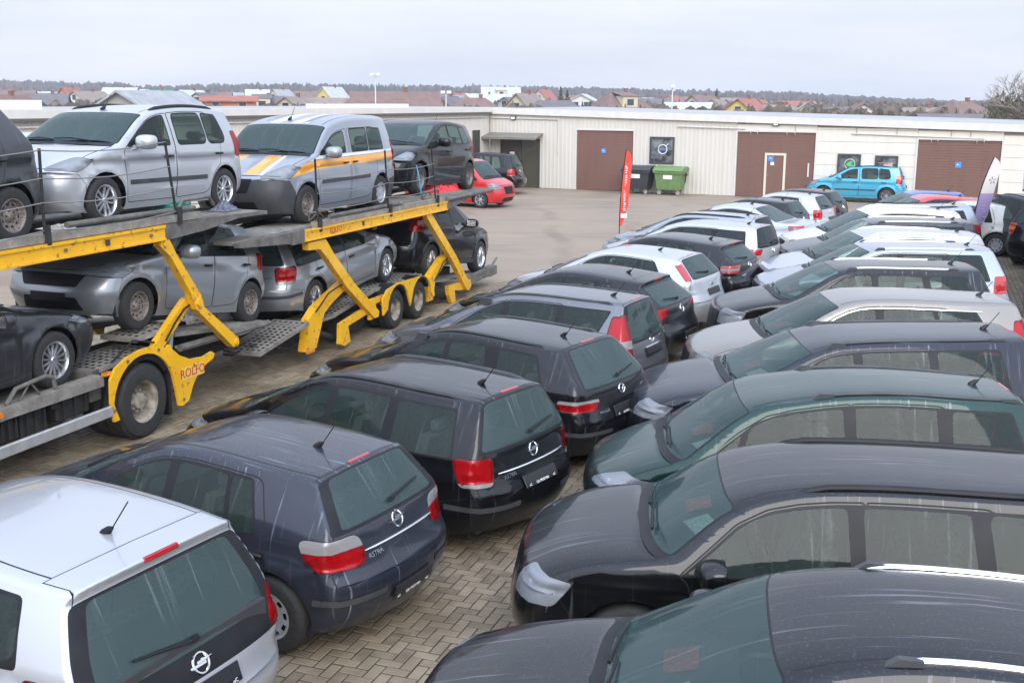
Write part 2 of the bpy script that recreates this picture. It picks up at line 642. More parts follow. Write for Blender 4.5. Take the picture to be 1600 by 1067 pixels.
def cdt(boundary, loops, pts, near):
    vs = [tuple(p) for p in boundary]
    es = [(i, (i + 1) % len(boundary)) for i in range(len(boundary))]
    for lp in loops:
        k = len(vs)
        vs += [tuple(p) for p in lp]
        es += [(k + i, k + (i + 1) % len(lp)) for i in range(len(lp))]
    V = np.array(vs)
    E0, E1 = V[[e[0] for e in es]], V[[e[1] for e in es]]
    pts = pts[inside(pts, np.asarray(boundary))]
    keep = np.ones(len(pts), bool)
    D = E1 - E0
    L2 = np.maximum((D * D).sum(1), 1e-12)
    for c in range(0, len(pts), 400):
        q = pts[c:c + 400]
        w = q[:, None, :] - E0[None]
        t = np.clip((w * D[None]).sum(2) / L2[None], 0, 1)
        dd = np.linalg.norm(w - t[..., None] * D[None], axis=2).min(1)
        keep[c:c + 400] = dd > near
    vs += [tuple(p) for p in pts[keep]]
    r = delaunay_2d_cdt([Vector(p) for p in vs], es, [], 0, 1e-5)
    v = np.array([tuple(p) for p in r[0]])
    t = np.array([f for f in r[2] if len(f) == 3], dtype=int)
    c = v[t].mean(1)
    ok = inside(c, np.asarray(boundary))
    return v, t[ok], c[ok]

def classify(c, items):
    cls = np.zeros(len(c), int)
    for k, (nm, outer, inner) in enumerate(items):
        m = inside(c, outer)
        if inner is not None:
            m &= ~inside(c, inner)
        cls[m] = k + 1
    return cls

# ------------------------------------------------------------------ wheels
_wheel = {}
def wheel_meshes(style):
    if style in _wheel:
        return _wheel[style]
    ro, wd = 1.0, 0.32
    t = MB()
    rr = 0.66 if style not in ('steel', 'hubcap') else 0.60
    prof = [(rr, -wd), (rr + .04, -wd * 1.02), (.84, -wd * 1.08), (.94, -wd * .98), (.985, -wd * .78), (1.0, -wd * .3),
            (1.0, wd * .3), (.985, wd * .78), (.94, wd * .98), (.84, wd * 1.08), (rr + .04, wd * 1.02), (rr, wd)]
    t.lathe(prof, 32)
    # shallow grooves round the tread
    tyre = t.build('tyre', RUBBER, None, True)
    m = MB()
    face = wd * 0.86
    m.lathe([(rr, -wd), (rr, wd), (rr - .035, wd * 1.0), (rr - .06, face), (rr - .09, face - .10), (rr - .10, -wd)], 28)
    if style.startswith('alloy'):
        n = {'alloy5': 5, 'alloy7': 7, 'alloy10': 10, 'alloytwin': 5, 'alloy14': 14}[style]
        m.lathe([(.0, face - .01), (.10, face - .01), (.135, face - .05), (.135, face - .25)], 16)
        w0, w1 = {5: (.13, .085), 7: (.09, .06), 10: (.06, .042), 14: (.045, .035)}[n]
        offs = (-.10, .10) if style == 'alloytwin' else (0,)
        if style == 'alloytwin':
            w0, w1 = .05, .045
        for k in range(n):
            for of in offs:
                a = 2 * math.pi * (k + .5) / n
                ca, sa = math.cos(a), math.sin(a)
                r0, r1 = .08, rr - .05
                vs = []
                for (rad, w, o) in ((r0, w0, of * .5), ((r0 + r1) / 2, (w0 + w1) / 2, of), (r1, w1, of * 1.35)):
                    for (q, dep) in ((-w, face - .09), (-w * .6, face - .02 - .03 * (rad < .3)), (w * .6, face - .02 - .03 * (rad < .3)), (w, face - .09)):
                        x, z = rad, q + o
                        vs.append((x * ca - z * sa, dep, x * sa + z * ca))
                fs = []
                for i in range(2):
                    for j in range(3):
                        b = i * 4 + j
                        fs.append((b, b + 1, b + 5, b + 4))
                m.add(vs, fs)
        rim = m.build('rim', [ALLOY], None, True)
        d = MB()
        d.lathe([(.001, -wd * .1), (rr - .10, -wd * .1)], 20)
        d.lathe([(.001, face - .19), (.40, face - .19), (.40, face - .25)], 20)
        disc = d.build('brake_disc', [simple('brake_disc_metal', (.12, .11, .10), .5, metal=.6)], None)
    else:
        cap = style == 'hubcap'
        mt = HUBCAP if cap else STEELRIM
        n, rh0, rh1 = (9, .40, .50) if cap else (10, .36, .43)
        d = 0.0 if cap else -.12
        m.lathe([(.0, face - .02 + d * .2), (.10, face - .02 + d * .2), (.16, face - .04 + d * .4), (.26, face - .03 + d), (rh0 - .03, face - .01 + d)], 36)
        # ring with ventilation openings
        vs, fs = [], []
        N = n * 4
        rads = [rh0 - .03, rh0, rh1, rr - .05]
        deps = [face - .01 + d, face + d, face + d, face - .03 + d * .5]
        for i, (ra, de) in enumerate(zip(rads, deps)):
            for k in range(N):
                a = 2 * math.pi * k / N
                vs.append((ra * math.cos(a), de, ra * math.sin(a)))
        for i in range(3):
            for k in range(N):
                if i == 1 and k % 4 in (0, 1):
                    continue
                fs.append((i * N + k, i * N + (k + 1) % N, (i + 1) * N + (k + 1) % N, (i + 1) * N + k))
        m.add(vs, fs)
        rim = m.build('rim', [mt], None, True)
        d2 = MB()
        d2.lathe([(.001, face - .30), (rr - .06, face - .30)], 20)
        if not cap:
            for k in range(5):
                a = 2 * math.pi * k / 5
                c = (.19 * math.cos(a), .19 * math.sin(a))
                d2.lathe([(.035, 0), (.03, .05), (.001, .06)], 6)
                for i in range(18):
                    v = d2.v[-18 + i]
                    d2.v[-18 + i] = (v[0] + c[0], v[1] + face - .10, v[2] + c[1])
        disc = d2.build('brake_disc', [UNDER if cap else simple('rusty_disc', (.10, .055, .035), .8, var=.5, vscale=12)], None)
    res = (tyre.data, rim.data, disc.data)
    for o in (tyre, rim, disc):
        bpy.data.objects.remove(o)
    _wheel[style] = res
    return res

def add_wheel(parent, x, y, z, r, side, style, steer=0.0, dirt=None):
    ty, ri, di = wheel_meshes(style)
    rz = 0 if side > 0 else math.pi
    w = inst('wheel', ty, parent, (x, y, z), (0, 0, rz + steer), (r, r * 0.97, r))
    inst('rim', ri, w)
    inst('brake_disc', di, w)
    return w

# ------------------------------------------------------------------ cabin pieces, shared between cars
_cab = {}
def cabin_mesh(kind):
    if kind in _cab:
        return _cab[kind]
    m = MB()
    if kind == 'front_seat':
        m.box(-.25, .28, -.25, .25, .30, .46, bevel=.05)
        vs = [(-.20, .46), (-.38, 1.02), (-.27, 1.04), (-.06, .46)]
        m.prism(vs, -.23, .23, 'xz')
        m.box(-.39, -.28, -.13, .13, 1.06, 1.22, bevel=.04)
        m.box(-.35, -.33, -.06, -.045, 1.0, 1.08)
        m.box(-.35, -.33, .045, .06, 1.0, 1.08)
    elif kind == 'rear_seat':
        m.box(-.25, .25, -.58, .58, .30, .48, bevel=.05)
        m.prism([(-.18, .46), (-.36, .98), (-.25, 1.0), (-.04, .46)], -.58, .58, 'xz')
        for y in (-.38, .38):
            m.box(-.37, -.27, y - .12, y + .12, 1.0, 1.12, bevel=.03)
    elif kind == 'steering':
        pts = [(0, .185 * math.cos(t), .185 * math.sin(t)) for t in np.linspace(0, 2 * math.pi, 17)]
        m.tube(pts, .016, 6, caps=False)
        m.box(-.02, .02, -.17, .17, -.03, .03)
        m.box(-.03, .06, -.06, .06, -.06, .05)
        m.bar((0, 0, 0), (.35, 0, -.12), .06, .06)
    elif kind == 'mirror':
        # door mirror: housing, glass on the rear face
        V_, F_ = [], []
        nu, nv = 18, 10
        sg_ = lambda c, e: math.copysign(abs(c) ** e, c)
        for i in range(nv + 1):
            ph = -math.pi / 2 + math.pi * i / nv
            for j in range(nu):
                th = 2 * math.pi * j / nu
                x = .105 * sg_(math.cos(ph), .75) * sg_(math.cos(th), .8)
                x = max(x, -.045)
                V_.append((x - .02, .115 * sg_(math.cos(ph), .7) * sg_(math.sin(th), .7), .082 * sg_(math.sin(ph), .75)))
        for i in range(nv):
            for j in range(nu):
                F_.append((i * nu + j, i * nu + (j + 1) % nu, (i + 1) * nu + (j + 1) % nu, (i + 1) * nu + j))
        m.add(V_, F_)
        m.bar((.02, -.09, -.05), (.03, -.20, -.08), .07, .04)
    elif kind == 'handle':
        m.box(-.095, .095, .0, .030, -.014, .016, bevel=.012)
    o = m.build(kind, {'front_seat': SEATM, 'rear_seat': SEATM, 'steering': BLACK, 'mirror': BLACK, 'handle': BLACK}[kind], None, True)
    me = o.data
    bpy.data.objects.remove(o)
    _cab[kind] = me
    return me

# ------------------------------------------------------------------ the car body
BASE = dict(L=4.25, W=1.75, H=1.46, wb=2.61, fo=.88, rt=.315, zs=.18, bf=.87, br=.94, hf=.68, hfs=.07, hms=.55, hmz=.86,
            cs=1.08, cz=.97, ws=1.95, wz=1.36, ps=2.45, rs=3.72, rz=1.38, gs=4.02, gz=.98, ts=4.17, tz=.72, bz=.60, zf=.17, zr=.21,
            nf=.30, nr=.29, wi=.24, gi=.10, rd=.075, tum=.38, tumq=.30, tf=.13, tr=.12, utr=.22, pexp=3.0, grid=.075,
            wins=None, win_r=.04, wm=.05, wl=.015, fd=None, rdoor=None, style='hubcap', rails=None, ant=None, moulding=None, clad=False,
            head=None, tail=None, third=True, wiper=True, emblem=None, plate='gate', plate_z=.70, emb_z=.92, chrome_bar=None,
            glassmat=None, side_rear_mat=None, mirror_mat=None, handle_mat=None, spoiler=.0, trim_full=True, rear_glass_m=.10, slide=False,
            tail_parts=None, fog=True, arch_gap=.055, rear_frame=False)

def car_body(name, spec, pm, label, group=None, detail=2, cat='car'):
    S = dict(BASE)
    S.update(spec)
    g = type('S', (), S)
    L, hw = g.L, g.W / 2
    xm = g.fo + g.wb / 2
    root = empty(name)
    tag(root, label, cat, group)
    X = lambda s: xm - s
    Ra = g.rt + g.arch_gap
    sf, sr = g.fo, g.fo + g.wb

    cps = [(.14, g.zf, .14 + g.nf * 1.35, g.zf + .01, .03), (.02, .34, .02 + g.nf * 1.18, .35, .10), (0, .52, g.nf, .53, .10),
           (g.hfs, g.hf, g.hfs + g.nf * 1.05, g.hf - .02, .10), (g.hms, g.hmz, g.hms + .16, g.hmz - .08, .40),
           (g.cs, g.cz, g.cs + g.wi + .06, g.cz - .045, .05), (g.ws, g.wz, g.ws + .13, g.wz - g.rd * .75, .30),
           (g.ps, g.H, g.ps, g.H - g.rd, .90), (g.rs, g.rz, g.rs - .05, g.rz - g.rd, .05), (g.gs, g.gz, g.gs - g.gi, g.gz, .08),
           (g.ts, g.tz, g.ts - g.nr, g.tz, .10), (L, g.bz, L - g.nr, g.bz, .07), (L - .02, .40, L - .02 - g.nr, .40, .10),
           (L - .13, g.zr, L - .13 - g.nr * 1.2, g.zr, .03)]
    if g.spoiler:
        # roof spoiler that overhangs the rear glass
        i = 8
        cps[i] = (g.rs + g.spoiler, g.rz - .02, g.rs + g.spoiler * .4 - .05, g.rz - g.rd - .01, .025)
        cps.insert(i + 1, (g.rs + .03, g.rz - .085, g.rs - .03, g.rz - g.rd - .06, .02))
    A, mid = path(cps, False, .09, 6)
    du = np.linalg.norm(np.diff(A[:, :2], axis=0), axis=1)
    uu = np.concatenate([[0], np.cumsum(du)])
    um = [uu[i] for i in mid]
    if g.spoiler:
        uspo = um.pop(9)
    (u0, u1, u2, u3, u4, u5, u6, u7, u8, u9, u10, u11, u12, u13) = um
    ugt = u8 if not g.spoiler else uspo
    ci = lambda u, k: np.interp(u, uu, A[:, k])

    def belt(s):
        return g.bf + (g.br - g.bf) * np.clip((s - g.cs) / (L - .3 - g.cs), 0, 1)

    def W(s, z):
        w = hw - g.tf * np.clip((1.25 - s) / 1.25, 0, 1) ** 2 - g.tr * np.clip((s - (L - 1.1)) / 1.1, 0, 1) ** 2
        zb = belt(s)
        t = (zb - z) / (zb - g.zs)
        lo = np.where(t < .45, .030 * ((.45 - t) / .45) ** 2, .055 * ((t - .45) / .55) ** 2)
        h = np.maximum(z - zb, 0)
        hi = .030 + h * g.tum + g.tumq * h * h
        hi = hi + h * (g.utr * np.clip((s - (L - 1.7)) / 1.7, 0, 1) ** 2 + .10 * np.clip((2.2 - s) / 1.2, 0, 1) ** 2)
        d = np.where(z > zb, hi, lo)
        # crease a little under the belt
        d = d + .011 * np.exp(-((z - (zb - .17)) / .020) ** 2) - .006 * np.exp(-((z - (zb - .12)) / .020) ** 2)
        y = w - d
        for sa in (sf, sr):
            r = np.hypot(s - sa, z - g.rt)
            y = y + .016 * np.exp(-((r - Ra - .015) / .055) ** 2) * (z < zb)
        return y

    def NW(s, z):
        e = .004
        ds = (W(s + e, z) - W(s - e, z)) / (2 * e)
        dz = (W(s, z + e) - W(s, z - e)) / (2 * e)
        n = np.stack([ds, np.ones_like(ds), -dz], 1)   # x = -s
        return n / np.linalg.norm(n, axis=1, keepdims=True)

    def ye(u):
        return W(ci(u, 2), ci(u, 3))

    pe = g.pexp
    def top_raw(u, a):
        pe = np.interp(u, [0, u3, u4, u8, u9, u13], [2.3, 2.5, g.pexp, g.pexp, 2.35, 2.2])
        off = 1 - np.maximum(1 - a ** pe, 0) ** (1 / pe)
        s = ci(u, 0) * (1 - off) + ci(u, 2) * off
        z = ci(u, 1) * (1 - off) + ci(u, 3) * off
        return np.stack([X(s), a * ye(u), z], 1), s, z

    def top(u, y, nrm=True):
        Y = ye(u)
        a = np.clip(y / Y, 0, 1)
        p, s, z = top_raw(u, a)
        if not nrm:
            return p, None
        a2 = np.clip(a, .001, .996)
        e = .006
        da = (top_raw(u, np.minimum(a2 + .0015, .9995))[0] - top_raw(u, a2 - .0009)[0])
        e1 = np.where((u > u8 - .03) & (u < u8 + .03), .002, e)[:, None] * 1.0
        dU = top_raw(np.minimum(u + e1[:, 0], uu[-1]), a2)[0] - top_raw(np.maximum(u - e1[:, 0], 0), a2)[0]
        n = np.cross(da, dU)
        n /= np.maximum(np.linalg.norm(n, axis=1, keepdims=True), 1e-9)
        if True:
            flip = n[:, 1] < 0
            # outward: away from the cabin centre
            c = np.array([X(g.ps), 0, .8])
            flip = ((p - c) * n).sum(1) < 0
            n[flip] *= -1
        n[a < .004, 1] = 0
        k = a > .998
        if k.any():
            n[k] = NW(s[k], z[k])
        n /= np.maximum(np.linalg.norm(n, axis=1, keepdims=True), 1e-9)
        return p, n

    # ---------------- side patch (left), in (s, z)
    E = A[:, 2:4]
    zs = g.zs
    def arch(sa):
        h = g.rt - zs
        half = math.sqrt(max(Ra * Ra - h * h, .01))
        a0 = math.atan2(-h, half)
        ang = np.linspace(a0, math.pi - a0, 15)
        return [(sa + Ra * math.cos(t), g.rt + Ra * math.sin(t)) for t in ang]
    e0, e1 = E[0], E[-1]
    bottom = [(e1[0], zs + .03)] if e1[1] > zs + .04 else []
    bottom += arch(sr)
    bottom += [(s, zs) for s in np.linspace(sr - Ra - .1, sf + Ra + .1, 8)]
    bottom += arch(sf)
    bnd = np.array([tuple(p) for p in E] + bottom)

    items, loops = [], []
    def add(nm, poly, inner=None):
        items.append((nm, poly, inner))
        loops.append(poly)
        if inner is not None:
            loops.append(inner)

    # roof edge height over s (upper branch of E)
    k0, k1 = mid[5], mid[8]
    Es, Ez = E[k0:k1 + 1, 0], E[k0:k1 + 1, 1]
    zup = lambda s: np.interp(s, Es, Ez)
    iE = mid[9] if not g.spoiler else mid[10]
    Er = E[k1:iE + 3]
    if g.clad:
        add('cladding', np.array([(-.3, 0), (-.3, .36), (sf - Ra - .1, .36)] + [(sf + (Ra + .055) * math.cos(t), g.rt + (Ra + .055) * math.sin(t)) for t in np.linspace(math.pi * .97, .03, 14)]
            + [(sf + Ra + .1, .34), (sr - Ra - .1, .34)] + [(sr + (Ra + .055) * math.cos(t), g.rt + (Ra + .055) * math.sin(t)) for t in np.linspace(math.pi * .97, .03, 14)] + [(L + .3, .40), (L + .3, 0)]))
    # bumpers on the flank
    fbp = np.array([(-.4, -.2), (-.4, ci(u3 - .06, 3)), (ci(u3 - .06, 2) + .03, ci(u3 - .06, 3)), (sf - Ra + .03, g.rt + .22), (sf - Ra * .8, -.2)])
    rbp = np.array([(L + .4, -.2), (L + .4, g.bz + .02), (L - g.nr - .03, g.bz + .02), (sr + Ra - .02, g.rt + .22), (sr + Ra * .8, -.2)])
    add('front_bumper', fbp)
    add('seam', grow(fbp, .003), grow(fbp, -.003))
    add('rear_bumper', rbp)
    add('seam', grow(rbp, .003), grow(rbp, -.003))
    # doors
    wins = g.wins
    tip = wins[0][0]
    doors = []
    if g.fd:
        s0, s1 = g.fd
        f = [(s0, zs + .09, .05), (s0 - .02, belt(s0) - .06, .10), (tip - .06, belt(tip) + .0, .03)]
        ss = np.linspace(tip + .12, s1 - .02, 6)
        f += [(s, zup(s) - g.wm + .035, .03) for s in ss[1:-1]]
        f += [(s1 + .00, zup(s1) - g.wm + .035, .03), (s1 + .03, belt(s1), .05), (s1, zs + .09, .05)]
        doors.append(rpoly(f, seg=.2))
    if g.rdoor:
        s1, s2, kick = g.rdoor     # start, end at belt, rear shape
        if g.slide:
            f = [(s1 + .012, zs + .09, .05), (s1 + .042, belt(s1), .05), (s1 + .012, zup(s1) - g.wm + .035, .05), (s2, zup(s2) - g.wm + .035, .08), (s2, belt(s2) - .1, .05), (s2 - .03, g.rt + .40, .1), (sr - Ra - .06, zs + .12, .08)]
        else:
            f = [(s1 + .012, zs + .09, .05), (s1 + .042, belt(s1), .05), (s1 + .012, zup(s1) - g.wm + .035, .02)]
            ss = np.linspace(s1 + .012, kick, 5)
            f += [(s, zup(s) - g.wm + .035, .03) for s in ss[1:-1]]
            f += [(kick, zup(kick) - g.wm + .035, .07), (s2, belt(s2) + .02, .12), (s2 - .06, g.rt + .40, .12), (sr - Ra * .75, g.rt + Ra * .78, .06), (sr - Ra - .06, zs + .12, .08)]
        doors.append(rpoly(f, seg=.2))
    for d in doors:
        add('door', d)
        add('seam', grow(d, .005), grow(d, -.005))
    nd = len(doors)
    if g.moulding:
        z0, z1 = g.moulding
        add('moulding', rpoly([(sf + Ra + .10, z0), (sr - Ra - .08, z0), (sr - Ra - .08, z1), (sf + Ra + .10, z1)], .01))
    for i, (mt, sp_) in enumerate(S.get('stripes', ())):
        add('stripe%d' % i, np.array(sp_, float))
    # windows: (lower front, upper front, lower rear, upper rear)
    wpoly = []
    for i, wv in enumerate(wins):
        a, b, c, d = wv[:4]
        rr = wv[4] if len(wv) > 4 else g.win_r
        zl = lambda s: belt(s) + g.wl
        zt = lambda s: np.interp(s, Es, Ez) - g.wm
        pts = [(a, zl(a), rr * .5), (c, zl(c) + (wv[5] if len(wv) > 5 else 0), rr)]
        up = np.linspace(d, b, 7)
        for j, s in enumerate(up):
            pts.append((s, max(zt(s), zl(s) + .03), rr if j in (0, len(up) - 1) else .08))
        wpoly.append(rpoly(pts, seg=.15))
    if g.trim_full:
        a, d, c = wins[0][0], wins[-1][3], wins[-1][2]
        pts = [(a - .05, belt(a) - .005, .01), (c + .02, belt(c) - .005, g.win_r)]
        up = np.linspace(d + .02, wins[0][1] - .02, 12)
        for j, s in enumerate(up):
            pts.append((s, max(np.interp(s, Es, Ez) - g.wm + .022, belt(s) + .02), g.win_r if j == 0 else .05))
        add('trim', rpoly(pts, seg=.15))
    else:
        for wp in wpoly:
            add('trim', grow(wp, .022))
    for i, wp in enumerate(wpoly):
        add('window%d' % i, wp)
    # lamps wrap round the corner: (ua, ub, inner a, inner b, side a, side b, dz a, dz b)
    titems, tloops = [], []
    def tadd(nm, poly, inner=None):
        titems.append((nm, poly, inner))
        tloops.append(poly)
        if inner is not None:
            tloops.append(inner)
    zu = lambda z: np.interp(-z, -A[mid[8]:, 1], uu[mid[8]:])       # arc length on the tail for a height
    lamps = []
    if g.head:
        h = g.head
        lamps.append(('headlight', h, -1))
    if g.tail:
        t = dict(g.tail)
        t['ua'], t['ub'] = zu(t['za']), zu(t['zb'])
        lamps.append(('tail_light', t, 1))

    # ---------------- top patch, in (u, y)
    yc = lambda u: float(ye(np.array([u]))[0])
    def span(ua, ub, m, n=8):
        return [(u, yc(u) - m) for u in np.linspace(ua, ub, n)]
    zn = lambda z: np.interp(z, A[:mid[4], 1], uu[:mid[4]])
    # bonnet
    hood = np.array([(u3 + .02, -.05)] + span(u3 + .02, u5 - .06, .045, 10) + [(u5 - .06, -.05)])
    tadd('front_bumper', np.array([(-.05, -.05), (-.05, 2), (u3 - .06, 2), (u3 - .06, -.05)]))
    tadd('hood', hood)
    tadd('seam', grow(hood, .005), grow(hood, -.005))
    gr0, gr1 = g.__dict__.get('grille', (None, None)) if 'grille' in S else (zn(.50), zn(g.hf - .06))
    gw = S.get('grille_w', .36)
    if S.get('grille', True) is not None:
        tadd('grille', rpoly([(zn(.53), -.2, 0), (zn(.53), gw * .8, .03), (zn(g.hf - .045), gw, .03), (zn(g.hf - .045), -.2, 0)]))
        tadd('grille', rpoly([(zn(.24), -.2, 0), (zn(.24), .45, .03), (zn(.40), .40, .03), (zn(.40), -.2, 0)]))
    tadd('cowl', np.array([(u5 - .06, -.05)] + span(u5 - .06, u5 + .05, .05, 3) + [(u5 + .05, -.05)]))
    for i, (mt, ua_, ub_, ya_, yb_) in enumerate(S.get('tstripes', ())):
        UA, UB = um[ua_[0]] + ua_[1], um[ub_[0]] + ub_[1]
        tadd('tstripe%d' % i, np.array([(UA, ya_), (UA, yb_), (UB, yb_), (UB, ya_)], float))
    # windscreen
    wsg = rpoly([(u5 + .03, -.3, 0)] + [(u, y, .05 if i in (0, 7) else .2) for i, (u, y) in enumerate(span(u5 + .03, u6 - .015, .045))] + [(u6 - .015, -.3, 0)])
    tadd('trim', grow(wsg, .014))
    tadd('windscreen', wsg)
    # roof joints
    if detail > 1:
        for m in (.10,):
            sp = span(u6 + .05, u8 - .02, m, 12)
            sp2 = span(u8 - .02, u6 + .05, m + .012, 12)
            tadd('seam', np.array(sp + sp2))
    # tailgate with its window
    ta, tb = u8 - .03 if not g.spoiler else u8 - .24, u11 - .03
    gate = np.array([(ta, -.05)] + span(ta, tb, .055, 14) + [(tb, -.05)])
    if g.tail and g.tail.get('gate_cut'):
        pass
    tadd('tailgate', gate)
    if g.rear_frame:
        ra_ = ugt + .08
        tadd('spoiler', np.array([(ta, -.05)] + span(ta, ra_, .055, 5) + [(ra_, -.05)]))
    tadd('seam', grow(gate, .004), grow(gate, -.004))
    tadd('rear_bumper', np.array([(u11 - .03, -.05), (u11 - .03, 2), (uu[-1] + .1, 2), (uu[-1] + .1, -.05)]))
    rg0, rg1 = ugt + .03, u9 - .02
    rg1b = rg1
    if S.get('glass_low'):
        rg1 = zu(S['glass_low'])
    rg = rpoly([(rg0, -.3, 0)] + [(u, y, .06 if i in (0, 7) else .2) for i, (u, y) in enumerate(span(rg0, rg1, g.rear_glass_m))] + [(rg1, -.3, 0)])
    if g.rear_frame:
        rgo = rpoly([(rg0 - .02, -.3, 0)] + [(u, y, .05) for i, (u, y) in enumerate(span(rg0 - .02, rg1b + .03, .03))] + [(rg1b + .03, -.3, 0)])
        tadd('trim', rgo)
    else:
        tadd('trim', grow(rg, .018))
    tadd('rear_window', rg)
    if S.get('rear_strip'):
        z0_, z1_ = S['rear_strip']
        qa, qb = zu(z1_), zu(z0_)
        tadd('bumper_strip', rpoly([(qa, .34, .01), (qb, .34, .01), (qb, yc(qb) + .05, 0), (qa, yc(qa) + .05, 0)], .01))
        add('bumper_strip', np.array([(L + .3, z0_), (L + .3, z1_), (sr + Ra + .02, z1_), (sr + Ra + .02, z0_)], float))
    for nm, h, sg in lamps:
        ua, ub = h['ua'], h['ub']
        if sg < 0:
            ua, ub = u2 + h['ua'] * (u4 - u2), u2 + h['ub'] * (u4 - u2)
        pa = [(ua, yc(ua) + .05, 0), (ua, yc(ua) - h['ia'], h.get('r', .05)), (ub, yc(ub) - h['ib'], h.get('r', .05)), (ub, yc(ub) + .05, 0)]
        pa = rpoly(pa)
        tadd('seam', grow(pa, .006), grow(pa, -.001))
        tadd(nm, pa)
        Ea = np.array([float(ci(ua, 2)), float(ci(ua, 3))])
        Eb = np.array([float(ci(ub, 2)), float(ci(ub, 3))])
        dsa, dsb = h['sa'], h['sb']
        sg2 = 1 if sg < 0 else -1
        ps = [(Ea[0] - sg2 * .25, Ea[1] + (Ea[1] - Eb[1]) * .0, 0), (Ea[0] + sg2 * dsa, Ea[1] + h.get('dza', 0), h.get('r', .05)),
              (Eb[0] + sg2 * dsb, Eb[1] + h.get('dzb', 0), h.get('r', .05)), (Eb[0] - sg2 * .25, Eb[1], 0)]
        ps = rpoly(ps)
        add('seam', grow(ps, .006), grow(ps, -.001))
        add(nm, ps)
        if sg > 0 and g.tail_parts:
            for (f0, f1, mt) in g.tail_parts:       # bands of another colour, as fractions of the lamp height
                ua2, ub2 = ua + (ub - ua) * f0, ua + (ub - ua) * f1
                q = [(ua2, 5), (ua2, -1), (ub2, -1), (ub2, 5)]
                tadd('lampband', np.array(q, float), None)
                titems[-1] = ('lampband:' + mt, np.array(q, float), None)
                Ea2 = np.array([float(ci(ua2, 2)), float(ci(ua2, 3))])
                Eb2 = np.array([float(ci(ub2, 2)), float(ci(ub2, 3))])
                q2 = np.array([(Ea2[0] + .6, Ea2[1]), (Ea2[0] - 1.0, Ea2[1] + h.get('dza', 0) * (1 - f0) * 0), (Eb2[0] - 1.0, Eb2[1]), (Eb2[0] + .6, Eb2[1])])
                add('lampband', q2)
                items[-1] = ('lampband:' + mt, q2, None)

    gs = g.grid
    px, pz = np.meshgrid(np.arange(.05, L, gs), np.arange(.15, g.H, gs))
    px = px + (np.arange(px.shape[0])[:, None] % 2) * gs * .5
    pts = np.stack([px.ravel(), pz.ravel()], 1)
    v, t, c = cdt(bnd, loops, pts, gs * .33)
    def split_cls(c, its):
        cls = np.zeros(len(c), int)
        for k, (nm, outer, inner) in enumerate(its):
            m = inside(c, outer)
            if inner is not None:
                m &= ~inside(c, inner)
            if nm.startswith('lampband'):
                lk = [i + 1 for i, q in enumerate(its) if q[0] == 'tail_light']
                m &= np.isin(cls, lk)
            cls[m] = k + 1
        return cls
    cls = split_cls(c, items)
    y = W(v[:, 0], v[:, 1])
    V3 = np.stack([X(v[:, 0]), y, v[:, 1]], 1)
    N3 = NW(v[:, 0], v[:, 1])
    side = {}
    dk = -1
    names = ['body'] + [i[0] for i in items]
    dcount = 0
    for k, nm in enumerate(names):
        if nm == 'door':
            nm = 'door%d' % dcount
            dcount += 1
        f = t[cls == k]
        if len(f):
            side.setdefault(nm, []).append(f)
    # top
    us = np.unique(np.concatenate([uu, np.arange(0, uu[-1], gs)]))
    al = [0, .15, .3, .45, .58, .7, .80, .87, .92, .955, .978, .991, .9975]
    gu, ga = np.meshgrid(us, al)
    tp = np.stack([gu.ravel(), ga.ravel() * ye(gu.ravel())], 1)
    tp[:, 1] += 1e-4
    ub_ = uu
    tb_ = np.array([(u, 0.0) for u in ub_] + [(u, yc(u)) for u in ub_[::-1]])
    tl = [np.stack([q[:, 0], np.maximum(q[:, 1], 0)], 1) if True else q for q in tloops]
    tv, tt, tc = cdt(tb_, tloops, tp, .004)
    tcls = split_cls(tc, titems)
    T3, TN = top(tv[:, 0], tv[:, 1])
    topd = {}
    for k, nm in enumerate(['body'] + [i[0] for i in titems]):
        f = tt[tcls == k]
        if len(f):
            topd.setdefault(nm, []).append(f)

    def compact(Vs, Ns, f):
        ids, inv = np.unique(f, return_inverse=True)
        return Vs[ids], Ns[ids], inv.reshape(-1, 3)
    def orient(Vs, Ns, f):
        fn = np.cross(Vs[f[:, 1]] - Vs[f[:, 0]], Vs[f[:, 2]] - Vs[f[:, 0]])
        b = (fn * Ns[f[:, 0]]).sum(1) < 0
        f = f.copy()
        f[b] = f[b][:, ::-1]
        return f
    def mir(Vs, Ns, f):
        k = np.array([1, -1, 1])
        return Vs * k, Ns * k, f[:, ::-1]
    def get(d, key, Vs, Ns):
        if key not in d:
            return None
        f = np.concatenate(d[key])
        a, b, ff = compact(Vs, Ns, f)
        return a, b, orient(a, b, ff)
    def join(lst):
        lst = [q for q in lst if q is not None]
        if not lst:
            return None
        vs, ns, fs, k = [], [], [], 0
        for a, b, f in lst:
            vs.append(a); ns.append(b); fs.append(f + k); k += len(a)
        return np.concatenate(vs), np.concatenate(ns), np.concatenate(fs)
    def emit(nm, lst, mat, parent=root):
        q = join(lst)
        if q is None:
            return None
        return mesh_obj(nm, q[0], q[2], mat, parent, q[1])
    SD = lambda k: get(side, k, V3, N3)
    TD = lambda k: get(topd, k, T3, TN)
    # loose slivers cut off by lamps and frames stay with the body
    if 'tailgate' in topd:
        fg = np.concatenate(topd['tailgate'])
        par = {}
        def find(a):
            while par.setdefault(a, a) != a:
                par[a] = par[par[a]]
                a = par[a]
            return a
        for a, b, c_ in fg.tolist():
            par[find(b)] = find(a)
            par[find(c_)] = find(a)
        rootid = np.array([find(a) for a in fg[:, 0].tolist()])
        ids, cnt = np.unique(rootid, return_counts=True)
        big_ = ids[np.argmax(cnt)]
        topd['tailgate'] = [fg[rootid == big_]]
        if (rootid != big_).any():
            topd.setdefault('body', []).append(fg[rootid != big_])
